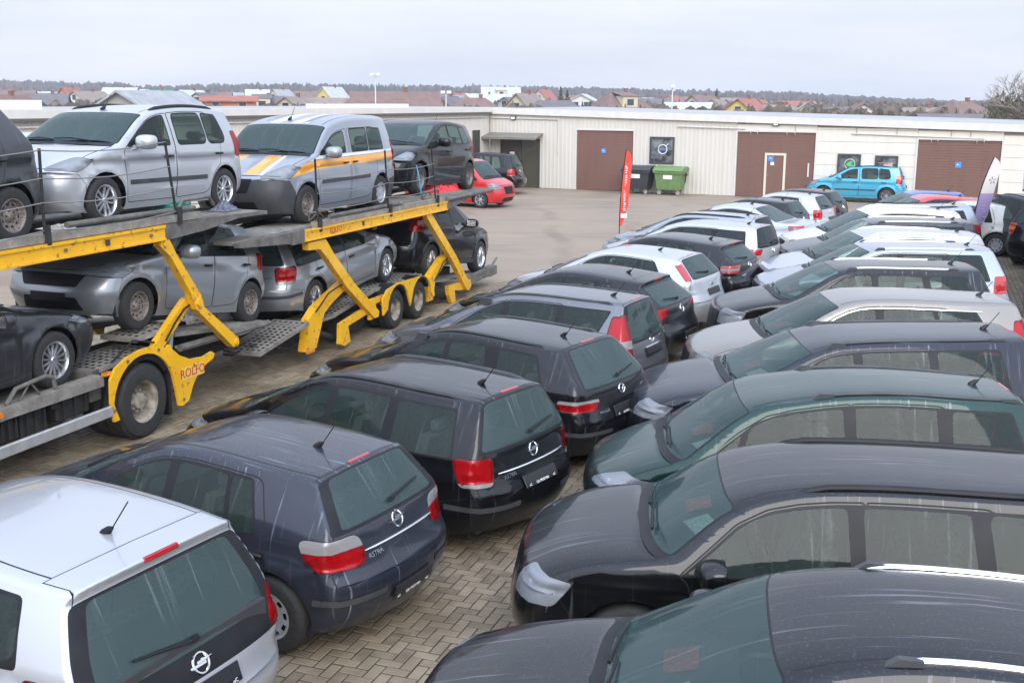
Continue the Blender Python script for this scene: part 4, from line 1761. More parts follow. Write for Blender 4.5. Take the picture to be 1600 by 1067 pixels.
for s, z, sz_ in ((1.37, 1.86, .22), (17.06, 1.65, .24), (9.28, 1.72, .24), (20.3, 1.62, .22)):
    m = MB()
    y = -.03 if s != 20.3 else .002
    m.box(s - sz_ / 2, s + sz_ / 2, y, y + .02, z - sz_ / 2, z + sz_ / 2)
    o = m.build('blue_sign', BLUE, bld)
    m = MB()
    m.prism([(s - .06, z - .01), (s - .02, z + .05), (s + .07, z - .05), (s + .02, z - .005)], y + .02, y + .026, 'xz')
    m.build('sign_mark', WHITE, o)
# wicket door in the middle roller door
m = MB()
for a in ((9.02, 9.12, 0.02, 1.95), (9.86, 9.96, 0.02, 1.95)):
    m.box(a[0], a[1], -.034, .02, a[2], a[3])
m.box(9.12, 9.86, -.034, .021, 1.85, 1.95); m.box(9.12, 9.86, -.034, .021, .02, .10)
wk = m.build('wicket_frame', simple('cream_frame', (.62, .55, .44), .5), bld)
m = MB(); m.box(9.12, 9.86, -.034, -.015, .10, 1.85); m.build('wicket_leaf', BROWN, wk)
m = MB(); m.tube([(9.20, -.01, .95), (9.20, .03, .95), (9.20, .03, 1.1), (9.20, -.01, 1.1)], .012, 6); m.build('handle', CHROME, wk)
m = MB(); m.box(9.28, 9.44, -.014, -.006, 1.42, 1.56); m.build('notice', WHITE, wk)
m = MB(); m.box(10.92, 10.98, -.03, .03, .95, 1.55); m.build('door_pull', WHITEP, bld)
# entrance with canopy
m = MB()
m.add([(-5.1, .02, 2.62), (-1.74, .02, 2.62), (-1.74, .95, 2.42), (-5.1, .95, 2.42), (-5.1, .02, 2.58), (-1.74, .02, 2.58), (-1.74, .95, 2.32), (-5.1, .95, 2.32)], [(0, 1, 2, 3), (3, 2, 6, 7), (0, 3, 7, 4), (1, 5, 6, 2), (4, 7, 6, 5)])
m.build('canopy', simple('canopy_grey', (.18, .165, .14), .6, var=.15), bld)
GDARK = glass_mat('office_glass', tint=(.3, .3, .25), body=(.10, .095, .07), see=.2, wet=.0)
m = MB(); m.box(-4.05, -1.92, -.32, -.30, 0, 2.34); m.build('entrance_back', simple('olive_glass_wall', (.15, .14, .09), .4), bld)
m = MB()
for a, b in ((-4.05, -3.97), (-3.02, -2.92), (-2.0, -1.92)):
    m.box(a, b, -.06, .02, 0, 2.34)
m.box(-3.97, -3.02, -.055, .018, 2.26, 2.34); m.box(-2.92, -2.0, -.055, .018, 2.26, 2.34)
ed = m.build('entrance_frame', DARKF, bld)
m = MB(); m.box(-3.97, -3.02, -.04, -.03, .0, 2.26); m.build('door_leaf', simple('brown_door_leaf', (.07, .045, .035), .4), ed)
m = MB(); m.box(-2.92, -2.0, -.04, -.03, .0, 2.26); m.build('glass_pane', GDARK, ed)
m = MB(); m.box(-3.55, -3.3, -.03, -.02, 1.55, 1.7); m.build('notice', WHITE, ed)
# pipes, lamps, brackets along the wall
for i, pts in enumerate(([(-4.5, .06, 3.33), (-.95, .06, 3.28), (-.95, .06, 1.7)], [(4.95, .07, 3.05), (8.1, .07, 2.99)], [(12.7, .05, 2.86), (18.0, .05, 2.74)])):
    m = MB(); m.tube(pts, .028, 6); m.build('conduit', WHITEP, bld, True)
for s in (12.9, 14.55, 16.7, 17.45, 10.3, 20.2):
    m = MB(); m.tube([(s, .03, 2.78), (s, .03, ztop(s) - .3)], .014, 6); m.build('rod', simple('rod_grey', (.35, .33, .30), .5, metal=.3), bld)
for s, z in ((9.45, 3.22), (-3.33, 3.33)):
    m = MB(); m.box(s - .14, s + .14, .0, .12, z - .09, z + .09, bevel=.02); o = m.build('wall_lamp', DARKF, bld)
    m = MB(); m.box(s - .10, s + .10, .12, .128, z - .06, z + .05); m.build('lamp_glass', WHITE, o)
for s in (8.35, 8.65, 9.95, 10.3, 15.95, 16.2, 17.7, 17.98):
    z = 2.86 if s < 12 else 2.66
    m = MB(); m.tube([(s, .05, z + .06), (s, .09, z - .05), (s, .05, z - .12)], .018, 6); m.build('track_hanger', simple('galv', (.5, .5, .48), .4, metal=.5), bld)
# framed posters
def poster_mat(name, ring):
    m, nt, b = new_mat(name)
    co = objcoord(nt)
    n = noise(nt, co, 2.4, 5, .65)
    c = ramp(nt, n, .38, (.012, .012, .014), .62, (.20, .21, .22))
    nt.links.new(c, b.inputs['Base Color'])
    setp(b, rough=.3)
    return m
for (s0, s1, z0, z1, k) in ((3.66, 4.84, 1.33, 2.56, 0), (12.18, 13.15, 1.13, 1.99, 1), (13.74, 14.68, 1.14, 1.96, 2)):
    m = MB()
    y = .005
    for a in ((s0, s0 + .07, z0, z1), (s1 - .07, s1, z0, z1), (s0 + .07, s1 - .07, z0, z0 + .07), (s0 + .07, s1 - .07, z1 - .07, z1)):
        m.box(a[0], a[1], y - .05, y + .05, a[2], a[3])
    fr = m.build('poster_frame', DARKF, bld)
    m = MB(); m.box(s0 + .07, s1 - .07, y - .045, y + .005, z0 + .07, z1 - .07)
    po = m.build('poster', poster_mat('poster_print_%d' % k, k), fr)
    cx, cz_ = (s0 + s1) / 2 + .03, (z0 + z1) / 2 + (.05 if k == 0 else 0)
    t = np.linspace(0, 2 * math.pi, 25)
    if k < 2:
        m = MB()
        m.tube([(cx + .21 * math.cos(a), y + .012, cz_ + .21 * math.sin(a)) for a in t], .026, 6, caps=False)
        if k == 0:
            m.bar((cx + .14, y + .012, cz_ + .14), (cx + .26, y + .012, cz_ + .26), .03, .03)
        m.build('poster_ring', simple('ring_silver', (.6, .63, .66), .4) if k == 0 else simple('ring_green', (.25, .55, .30), .4), fr, True)
        m = MB()
        if k == 0:
            m.box(cx - .20, cx + .20, y + .006, y + .012, cz_ - .05, cz_ + .05)
            m.build('poster_band', simple('band_blue', (.10, .16, .38), .4), fr)
        else:
            m.prism([(cx - .12, cz_ - .08), (cx + .14, cz_ - .08), (cx + .14, cz_ - .03), (cx + .02, cz_ - .03), (cx + .12, cz_ + .12), (cx - .04, cz_ + .10), (cx - .12, cz_ + .02)], y + .006, y + .014, 'xz')
            m.build('poster_band', simple('band_green', (.09, .50, .16), .4), fr)
    else:
        m = MB()
        for i in range(3):
            m.box(s0 + .12, s1 - .12, y + .006, y + .010, z0 + .18 + i * .16, z0 + .20 + i * .16)
        m.prism([(cx - .18, z0 + .12), (cx + .2, z0 + .12), (cx + .22, z0 + .5), (cx - .14, z0 + .46)], y + .005, y + .0095, 'xz')
        m.build('poster_shape', simple('poster_pale', (.55, .36, .28), .5), fr)
# the wing on the left, at right angles
wing = empty('workshop_wing')
tag(wing, 'low cream ribbed metal wing with white roof edge behind the transporter', 'building')
C0 = B0 + e1 * -4.65
wing.matrix_world = frame_mat(C0, bw, Vector((-bw.y, bw.x, 0)))     # local x along the wing towards the camera
# local y: points right of the wing? keep the yard side positive
if (Vector((-bw.y, bw.x, 0)) - e1).length > .5:
    wing.matrix_world = frame_mat(C0, bw, e1)
zw = lambda s: 3.60
sheet('wall_sheet', [(0.02, 1.10, 0, zw), (1.10, 1.85, 2.75, zw), (1.10, 1.85, 0, lambda s: .9), (1.85, 46, 0, zw)], CREAM, wing)
m = MB(); m.box(-.0, 46, -.30, -.05, 0, 3.5); m.build('core_wall', MATS['core_wall'], wing)
m = MB(); m.box(0.17, 46, -.1, .20, 3.60, 3.83); m.build('roof_fascia', WHITEP, wing)
m = MB(); m.box(0.17, 46, .0, .205, 3.52, 3.60); m.build('gutter', simple('gutter_dark', (.10, .095, .085), .6), wing)  # dark strip running just below the white fascia
m = MB(); m.add([(-6, -.1, 3.80), (46, -.1, 3.80), (46, -12, 3.80), (-6, -12, 3.80)], [(0, 1, 2, 3)]); m.build('roof', MATS['roof_sheet'], wing)
m = MB()
for a in ((1.10, 1.17, .9, 2.75), (1.45, 1.52, .9, 2.75), (1.78, 1.85, .9, 2.75)):
    m.box(a[0], a[1], -.05, .03, a[2], a[3])
wf = m.build('window', DARKF, wing)
m = MB(); m.box(1.17, 1.78, -.04, -.02, .9, 2.75); m.build('pane', GDARK, wf)
m = MB(); m.tube([(.5, .06, 3.36), (46, .06, 3.36)], .03, 6); m.build('conduit', WHITEP, wing)
m = MB(); m.box(24.6, 31, -3.6, -3.2, 3.8, 4.08); m.build('parapet', simple('parapet_white', (.72, .70, .66), .6), wing)
m = MB(); m.box(5.6, 13, -1.6, -1.3, 3.8, 3.98); m.build('parapet', MATS['parapet_white'], wing)

# ------------------------------------------------------------------ waste containers by the wall
def bin_thing(s, col, label):
    b = empty('waste_container')
    tag(b, label, 'waste container', 'four-wheeled waste containers by the workshop wall')
    b.matrix_world = frame_mat(B0 + e1 * s + bw * .75, e1, bw)
    mt = simple('bin_' + col[0], col[1], .5, var=.12)
    m = MB()
    m.add([(-.52, -.38, .24), (.52, -.38, .24), (.52, .38, .24), (-.52, .38, .24), (-.64, -.48, 1.05), (.64, -.48, 1.05), (.64, .48, 1.05), (-.64, .48, 1.05)],
          [(0, 3, 2, 1), (0, 1, 5, 4), (1, 2, 6, 5), (2, 3, 7, 6), (3, 0, 4, 7)])
    for y0, y1, x0, x1 in ((.48, .53, -.68, .68), (-.53, -.48, -.68, .68), (-.48, .48, -.69, -.64), (-.48, .48, .64, .69)):
        m.box(x0, x1, y0, y1, .98, 1.06)
    for x in (-.3, 0, .3):
        m.box(x - .02, x + .02, .40, .435, .3, .95)
    m.build('body', mt, b)
    m = MB()
    pr = [(-.52, 1.06), (.55, 1.06), (.55, 1.11), (.30, 1.24), (-.20, 1.28), (-.52, 1.20)]
    m.prism(pr, -.70, .70, 'yz')
    lid = m.build('lid', mt, b)
    m = MB(); m.tube([(-.5, .56, 1.09), (.5, .56, 1.09)], .018, 6); m.build('lid_grip', mt, lid)
    for sx in (-1, 1):
        m = MB(); m.tube([(sx * .70, .18, .90), (sx * .76, .18, .90), (sx * .76, -.18, .90), (sx * .70, -.18, .90)], .02, 6); m.build('side_trunnion', BLACK, b)
        m = MB(); m.bar((sx * .68, 0, .55), (sx * .72, 0, 1.0), .05, .04); m.build('lift_arm', BLACK, b)
        for sy in (-1, 1):
            m = MB(); m.lathe([(.001, -.025), (.09, -.025), (.10, 0), (.09, .025), (.001, .025)], 16)
            m.bar((0, -.04, 0), (0, -.04, .16), .03, .02); m.bar((0, .04, 0), (0, .04, .16), .03, .02)
            o = m.build('caster', simple('caster_grey', (.30, .28, .25), .6), b, True)
            o.location = (sx * .44, sy * .30, .10)
    m = MB(); m.box(-.22, .20, .462, .470, .72, .90)
    o = m.build('sticker', WHITE, b); o.rotation_euler = (R(0), 0, 0)
    o.location = (0, -.005, 0)
    return b
bin_thing(3.42, ('grey', (.035, .037, .042)), 'dark grey wheeled waste container with white sticker, left of the green one')
bin_thing(4.95, ('green', (.13, .215, .075)), 'green wheeled waste container against the cream workshop wall')

# ------------------------------------------------------------------ beach flags
def flag(base, h, w, lean, mats, label, faceang, split=None):
    f = empty('beach_flag', base, faceang)
    tag(f, label, 'flag')
    n = 18
    V, F_ = [], []
    def half(t):
        # feather outline: straight by the pole, bellied outer edge, rounded tip
        return w * (math.sin(math.pi * min(1, (t * .92 + .08)) ** .8) ** .55 if t < 1 else 0) * (1 - .25 * t)
    z0 = h * .20
    polep, outer = [], []
    for i in range(n + 1):
        t = i / n
        z = z0 + (h - z0) * t
        x = lean * t ** 2.2
        polep.append((x, 0, z))
        wd = max(.02, w * (min(1, .30 + 2.6 * t) if t < .3 else 1) * (1 if t < .72 else math.sqrt(max(0, 1 - ((t - .72) / .28) ** 2))))
        outer.append((x + wd, .03 * math.sin(t * 9), z + (.0 if t < .9 else 0)))
    m = MB()
    m.tube([(0, 0, 0)] + polep, .014, 6)
    m.lathe([(.001, .06), (.10, .05), (.22, .01), (.22, 0)], 14, 'z')
    m.build('pole', BLACK, f, True)
    cl = MB()
    k = len(polep)
    cl.add(polep + outer + [(p[0], p[1] + .004, p[2]) for p in polep] + [(p[0], p[1] + .004, p[2]) for p in outer],
           [(i, k + i, k + i + 1, i + 1) for i in range(k - 1)] + [(2 * k + i, 2 * k + i + 1, 3 * k + i + 1, 3 * k + i) for i in range(k - 1)])
    if split:
        cl.m = [1 if (q % (k - 1)) < int(split * (k - 1)) else 0 for q in range(2 * (k - 1))]
    cl.build('cloth', mats, f, True, fix=False)
    return f
RFL = simple('flag_red', (.72, .055, .035), .75, var=.08)
fl1 = flag(gnd(967, 383), 2.78, .235, .15, [RFL], 'red beach flag with white lettering on a black pole', 0.0)
m = MB()
for z in list(np.arange(1.02, 1.62, .055)) + list(np.arange(1.72, 2.02, .05)) + [2.12, 2.17, 2.24, 2.29]:
    r_ = np.random.default_rng(int(z * 1000))
    w_ = .05 + .03 * r_.random()
    m.bar((.10 + .03 * (z > 1.7), -.009, z), (.10 + w_ + .03 * (z > 1.7), -.009, z + .012 * r_.normal()), .006, .018)
    m.bar((.10 + w_ * r_.random() + .03 * (z > 1.7), -.009, z), (.10 + w_ * r_.random() + .03 * (z > 1.7), -.009, z + .05), .014, .006)
tag(m.build('lettering', WHITE, fl1), kind='stuff')
m = MB(); m.box(.03, .21, -.012, -.004, .80, .93); m.build('flag_mark', WHITE, fl1)
fb = at(1537, 30.6)
fl2 = flag(fb, 2.74, .38, .44, [simple('flag_white', (.66, .62, .58), .8), simple('flag_purple', (.36, .28, .50), .8)], 'white and purple beach flag behind the parked cars', R(6), split=.60)
m = MB()
for z in np.arange(.75, 1.45, .075):
    m.bar((.14 + .05 * z, -.010, z), (.24 + .05 * z + .04 * math.sin(z * 40), -.010, z + .01), .008, .022)
tag(m.build('lettering', simple('flag_pale_print', (.52, .46, .60), .8), fl2), kind='stuff')
m = MB()
for a in range(5):
    t = a * 2 * math.pi / 5 + .4
    m.bar((.44 + .04 * math.cos(t), -.01, 2.12 + .04 * math.sin(t)), (.44 + .10 * math.cos(t), -.01, 2.12 + .10 * math.sin(t)), .025, .01)
m.build('flag_emblem', simple('flag_grey_print', (.30, .28, .30), .8), fl2)
# ------------------------------------------------------------------ village beyond the roofs
def roofm(name, c):
    m = simple('tiles_' + name, c, .75, var=.18, vscale=1.2)
    return m
ROOFS = {'brown': roofm('brown', (.17, .105, .088)), 'red': roofm('red', (.30, .11, .08)), 'dark': roofm('dark', (.125, .112, .115)), 'grey': roofm('grey', (.30, .30, .305)),
         'pale': roofm('pale', (.42, .43, .43)), 'green': roofm('green', (.06, .26, .16)), 'blue': roofm('blue', (.19, .23, .29)), 'taupe': roofm('taupe', (.22, .175, .145))}
WALLS = {'cream': (.56, .47, .31), 'white': (.62, .59, .54), 'brick': (.36, .135, .075), 'yellow': (.58, .46, .13), 'grey': (.34, .33, .31), 'wood': (.30, .15, .07), 'tan': (.40, .31, .21), 'orange': (.48, .18, .085)}
WIN = simple('house_window', (.035, .045, .055), .15)
FRAME = simple('house_frame', (.5, .48, .45), .6)
def wallm(k):
    return simple('render_' + k, WALLS[k], .85, var=.08, vscale=.8)

def house(u, D, w, d, eave, ridge, rot, wall, roof, label, hip=False, chim=True, nw=2, dormer=False):
    """ridge along local x; gables at the ends"""
    p = at(u, D)
    h = empty('house', p, rot)
    tag(h, label, 'house')
    wm = wallm(wall)
    m = MB()
    x, y = w / 2, d / 2
    V = [(-x, -y, 0), (x, -y, 0), (x, y, 0), (-x, y, 0), (-x, -y, eave), (x, -y, eave), (x, y, eave), (-x, y, eave)]
    F_ = [(0, 1, 5, 4), (1, 2, 6, 5), (2, 3, 7, 6), (3, 0, 4, 7)]
    if not hip:
        V += [(-x, 0, ridge - .12), (x, 0, ridge - .12)]
        F_ += [(4, 8, 7), (5, 6, 9)]
    m.add(V, F_)
    wo = m.build('wall', wm, h)
    o_ = .5
    ex = 0 if not hip else y * .8
    sl = (ridge - eave) / y
    ze = eave - sl * o_
    m = MB()
    t = .18
    for sg in (-1, 1):
        a = [(-x - o_, sg * (y + o_), ze), (x + o_, sg * (y + o_), ze), (x + o_ - ex, 0, ridge), (-x - o_ + ex, 0, ridge)]
        m.add(a + [(q[0], q[1], q[2] - t) for q in a], [(0, 1, 2, 3), (7, 6, 5, 4), (0, 4, 5, 1), (1, 5, 6, 2), (3, 7, 4, 0)])
    if hip:
        for sg in (-1, 1):
            a = [(sg * (x + o_), -y - o_, ze), (sg * (x + o_), y + o_, ze), (sg * (x + o_ - ex), 0, ridge)]
            m.add(a, [(0, 1, 2)])
    ro = m.build('roof', ROOFS[roof], h)
    if chim:
        m = MB()
        m.box(x * .2, x * .2 + .55, -.28, .28, ridge - .8, ridge + .45)
        m.box(x * .2 - .05, x * .2 + .60, -.33, .33, ridge + .45, ridge + .55)
        m.build('chimney', simple('chimney_brick', (.22, .10, .07), .85), ro)
    def win(cx, cy, cz, ax, ww=1.1, hh=1.2):
        m = MB()
        f = MB()
        if ax == 'y':
            sg = -1 if cy < 0 else 1
            f.box(cx - ww / 2 - .1, cx + ww / 2 + .1, cy - .04, cy + .04, cz - hh / 2 - .1, cz + hh / 2 + .1)
            m.box(cx - ww / 2, cx + ww / 2, cy + sg * .045 - .02, cy + sg * .045 + .02, cz - hh / 2, cz + hh / 2)
        else:
            sg = -1 if cx < 0 else 1
            f.box(cx - .04, cx + .04, cy - ww / 2 - .1, cy + ww / 2 + .1, cz - hh / 2 - .1, cz + hh / 2 + .1)
            m.box(cx + sg * .045 - .02, cx + sg * .045 + .02, cy - ww / 2, cy + ww / 2, cz - hh / 2, cz + hh / 2)
        fo = f.build('window', FRAME, h)
        m.build('pane', WIN, fo)
    for i in range(nw):
        cx = -x + (i + .5) * w / nw
        win(cx, -y - .02, eave - .95, 'y')
    for sx in (-1, 1):
        win(sx * (x + .02), -y * .35, eave - .75, 'x')
        win(sx * (x + .02), y * .35, eave - .75, 'x')
        if not hip and ridge - eave > 2:
            win(sx * (x + .02), 0, eave + (ridge - eave) * .35, 'x')
    if dormer:
        m = MB()
        zc_ = eave + (ridge - eave) * .30
        m.box(-1.6, 1.6, -y * .85, -y * .2, zc_ - .6, zc_ + 1.5)
        dm = m.build('dormer', wm, h)
        m = MB()
        m.add([(-2, -y * .92, zc_ + 1.5), (2, -y * .92, zc_ + 1.5), (2, 0, zc_ + 2.3), (-2, 0, zc_ + 2.3)], [(0, 1, 2, 3)])
        m.build('dormer_roof', ROOFS[roof], dm)
        win(0, -y * .85 - .02, zc_ + .4, 'y', 1.4, 1.1)
    return h

# nearer to farther; column in the picture, distance, size, what it looks like
H_ = [
    (238, 95, 13, 5.4, 3.6, 5.05, 1.42, 'grey', 'grey', 'pale grey gabled warehouse beyond the wing roof', dict(chim=False, nw=1)),
    (358, 190, 10, 7, 4.6, 5.3, .25, 'orange', 'red', 'orange brick house with flat red roof behind the silver van', dict(chim=False)),
    (10, 170, 9, 7, 4.0, 6.6, .5, 'tan', 'brown', 'brown roofed house at the left edge of the picture', dict()),
    (75, 260, 10, 8, 4.6, 7.4, .2, 'white', 'dark', 'white house with dark roof behind the low white parapet', dict()),
    (112, 330, 9, 7, 5.0, 8.6, 1.2, 'orange', 'red', 'narrow orange gabled house left of the warehouse', dict()),
    (140, 300, 12, 8, 4.6, 7.0, .1, 'white', 'taupe', 'wide white house with taupe roof left of the warehouse', dict()),
    (190, 420, 14, 8, 6.0, 8.6, 0, 'white', 'pale', 'far white house with pale roof above the warehouse', dict()),
    (250, 330, 8, 7, 5.2, 7.8, .1, 'white', 'green', 'house with a bright green roof above the warehouse', dict()),
    (300, 300, 10, 8, 5.2, 8.0, .9, 'white', 'pale', 'white gabled house with pale roof right of the green one', dict()),
    (322, 240, 9, 8, 4.4, 6.8, 1.0, 'white', 'dark', 'white house with dark roof beside the orange brick house', dict()),
    (410, 230, 11, 8, 4.2, 7.0, .2, 'cream', 'dark', 'cream house with long dark roof above the striped van', dict(dormer=True)),
    (403, 400, 9, 8, 5.5, 9.2, .3, 'white', 'pale', 'small white house with grey roof far behind', dict()),
    (440, 380, 10, 8, 5.5, 9.0, .9, 'cream', 'grey', 'cream house with light grey gable roof', dict()),
    (462, 200, 10, 8, 3.8, 6.4, .8, 'cream', 'taupe', 'cream gabled house above the striped van windscreen', dict()),
    (520, 330, 12, 9, 5.2, 10.2, 1.2, 'yellow', 'pale', 'yellow house with tall pale gambrel roof', dict()),
    (500, 230, 12, 5, 4.2, 5.2, 0, 'tan', 'taupe', 'long tan barn in front of the yellow house', dict(chim=False)),
    (572, 180, 11, 9, 3.8, 6.3, .15, 'brick', 'brown', 'brick house with hipped brown roof', dict(hip=True)),
    (618, 165, 14, 9, 4.2, 6.5, .12, 'wood', 'brown', 'orange wooden house with broad brown roof and chimney', dict()),
    (680, 240, 13, 9, 3.8, 6.2, .1, 'grey', 'blue', 'grey house with long blue roof', dict(chim=False)),
    (700, 210, 8, 7, 4.2, 6.4, 1.2, 'wood', 'dark', 'brown gabled house beside the blue roof', dict()),
    (716, 300, 9, 8, 5.0, 7.4, .6, 'orange', 'red', 'peach house with small red roof behind the lamp mast', dict()),
    (740, 190, 11, 9, 3.3, 5.6, .2, 'brick', 'brown', 'low house with hipped brown roof near the wing corner', dict(hip=True)),
    (757, 330, 13, 8, 5.5, 7.8, 0, 'cream', 'pale', 'long cream house with pale roof left of the tall block', dict()),
    (782, 420, 16, 10, 7.5, 11.4, .1, 'cream', 'pale', 'tall cream house standing on the rise', dict(dormer=True)),
    (800, 260, 10, 8, 4.4, 6.6, .3, 'grey', 'dark', 'grey house with dark roof behind the wing corner', dict()),
    (822, 210, 9, 8, 4.2, 7.8, 1.1, 'cream', 'taupe', 'cream gabled house with steep taupe roof', dict()),
    (850, 360, 10, 8, 6.2, 10.0, .2, 'cream', 'red', 'cream house with red roof behind the spruces', dict()),
    (866, 190, 12, 8, 3.4, 5.5, .05, 'brick', 'dark', 'low dark roofed house in front of the spruces', dict(hip=True, chim=False)),
    (912, 280, 9, 8, 5.4, 7.2, .2, 'white', 'pale', 'white house with pale blue roof right of the spruces', dict(chim=False)),
    (968, 215, 12, 10, 4.0, 7.4, .45, 'cream', 'brown', 'large cream villa with brown hipped roof and many windows', dict(hip=True, dormer=True)),
    (1025, 320, 11, 8, 4.8, 7.0, .1, 'brick', 'dark', 'dark slate roofed house right of the villa', dict()),
    (1050, 330, 9, 8, 5.0, 7.5, 1.1, 'cream', 'red', 'small cream house with red gable right of the villa', dict()),
    (1075, 240, 11, 8, 4.0, 5.8, .1, 'white', 'pale', 'white house with pale blue shed roof', dict(chim=False)),
    (1098, 300, 11, 9, 5.4, 8.6, .8, 'cream', 'brown', 'cream house with steep brown roof behind the pale shed', dict()),
    (1120, 250, 10, 8, 3.8, 6.2, .9, 'white', 'taupe', 'white gabled house left of the yellow one', dict()),
    (1166, 215, 11, 9, 3.6, 6.9, 1.05, 'yellow', 'red', 'bright yellow house with dark red roof above the workshop', dict()),
    (1190, 330, 9, 8, 5.6, 8.6, .9, 'cream', 'red', 'small cream house with red roof behind the yellow house', dict()),
    (1215, 240, 14, 9, 3.4, 5.6, .1, 'tan', 'taupe', 'tan house with long taupe roof right of the yellow house', dict(hip=True)),
    (1247, 320, 11, 8, 5.0, 7.2, .2, 'tan', 'red', 'tan house with low red roof far behind', dict()),
    (1262, 235, 9, 8, 3.6, 6.2, .9, 'cream', 'grey', 'cream gabled house with grey roof above the wall lamp', dict()),
    (1310, 240, 11, 8, 3.8, 5.6, .1, 'brick', 'dark', 'brown house with flat dark roof in the village', dict(chim=False)),
    (1345, 215, 12, 9, 3.2, 6.0, .8, 'white', 'brown', 'white house with broad brown gable above the posters', dict()),
    (1378, 320, 9, 8, 5.2, 7.4, .3, 'white', 'brown', 'small white house with brown roof behind the broad gable', dict()),
    (1415, 360, 13, 8, 5.4, 7.2, 0, 'white', 'pale', 'far pale house with flat roof left of the big gable', dict(chim=False)),
    (1440, 200, 13, 8, 3.0, 5.2, .1, 'grey', 'taupe', 'grey house with wide taupe roof in the right of the village', dict(hip=True)),
    (1502, 190, 13, 11, 3.2, 6.5, .5, 'tan', 'brown', 'large house with brown hipped roof and stout chimney', dict(hip=True)),
    (1500, 120, 10, 6, 2.6, 3.9, .1, 'orange', 'dark', 'low orange shed with black roof at the right', dict(chim=False, nw=1)),
]
# picture height of each ridge above the workshop roofs
PEAK = {238: 142, 358: 150, 10: 148, 75: 146, 112: 137, 140: 143, 190: 137, 250: 141, 300: 141, 322: 145, 410: 150, 403: 140, 440: 140, 462: 151, 520: 136, 500: 153, 572: 148, 618: 143, 680: 149, 700: 150, 716: 146, 740: 153, 757: 147, 782: 136, 800: 152, 822: 146, 850: 140, 866: 157, 912: 147, 968: 143, 1025: 154, 1050: 149, 1075: 160, 1098: 149, 1120: 155, 1166: 154, 1190: 156, 1215: 164, 1247: 158, 1262: 159, 1310: 167, 1345: 161, 1378: 163, 1415: 168, 1440: 168, 1502: 158}
for (u, D, w, d, ev, rd_, rot, wl_, rf, lb, kw) in H_:
    pk_ = 178 if D == 120 else PEAK[u]
    q_ = px_dir(u, pk_)
    nr_ = CAMH + q_.z / q_.y * D
    ev, rd_ = max(1.6, ev + nr_ - rd_), nr_
    if u in [10, 112, 140, 300, 322, 440, 462, 700, 716, 800, 850, 912, 1050, 1120, 1190, 1262, 1345, 1378]:
        rot = 1.15 + .5 * ((u * 7) % 10) / 10      # gable end towards the yard
    house(u, D, w * .85, d * .9, ev, rd_, rot, wl_, rf, lb, **kw)

FAR = [(28, 420, 'white', 'brown', 141, 'tiny far white house below the bare tree at the left'), (58, 460, 'cream', 'pale', 143, 'tiny far cream house with pale roof, second from the left edge'),
       (95, 480, 'white', 'grey', 144, 'tiny far white house left of the narrow orange gable'), (126, 470, 'cream', 'brown', 146, 'tiny far cream house right of the narrow orange gable'),
       (158, 500, 'white', 'pale', 143, 'tiny far white house above the warehouse left end'), (172, 440, 'tan', 'grey', 147, 'tiny far tan house above the warehouse roof slope'),
       (212, 520, 'white', 'pale', 140, 'tiny far white hall above the warehouse ridge'), (278, 460, 'cream', 'red', 146, 'tiny far cream house with red roof right of the green roof'),
       (340, 420, 'brick', 'brown', 144, 'tiny far brick house above the orange brick house'), (378, 460, 'white', 'grey', 145, 'tiny far white house left of the long dark roof'),
       (480, 430, 'white', 'brown', 143, 'tiny far white house left of the yellow gambrel house'), (548, 420, 'tan', 'brown', 147, 'tiny far tan house right of the yellow gambrel house'),
       (650, 480, 'white', 'pale', 146, 'tiny far white house above the long blue roof'), (730, 440, 'cream', 'grey', 146, 'tiny far cream house left of the tall cream house'),
       (900, 430, 'white', 'brown', 149, 'tiny far white house right of the tall spruces'), (1010, 470, 'tan', 'pale', 153, 'tiny far tan house right of the cream villa'),
       (1072, 460, 'cream', 'brown', 151, 'tiny far cream house above the pale shed roof'), (1140, 480, 'white', 'taupe', 153, 'tiny far white house left of the yellow house'),
       (1228, 470, 'cream', 'brown', 158, 'tiny far cream house above the long taupe roof'), (1290, 450, 'white', 'grey', 161, 'tiny far white house above the flat dark roof'),
       (1325, 470, 'tan', 'red', 162, 'tiny far tan house with red roof left of the broad gable'), (1398, 500, 'white', 'pale', 165, 'tiny far white house near the far pale house'), (1460, 480, 'cream', 'brown', 166, 'tiny far cream house left of the stout chimney')]
for (u, D, wl_, rf, pk_, lb) in FAR:
    q_ = px_dir(u, pk_)
    nr_ = CAMH + q_.z / q_.y * D
    house(u, D, 10 + (u % 5), 8.5, nr_ - 3.0, nr_, (.1, 1.35, .9, 1.5)[u % 4], wl_, rf, lb, nw=3)
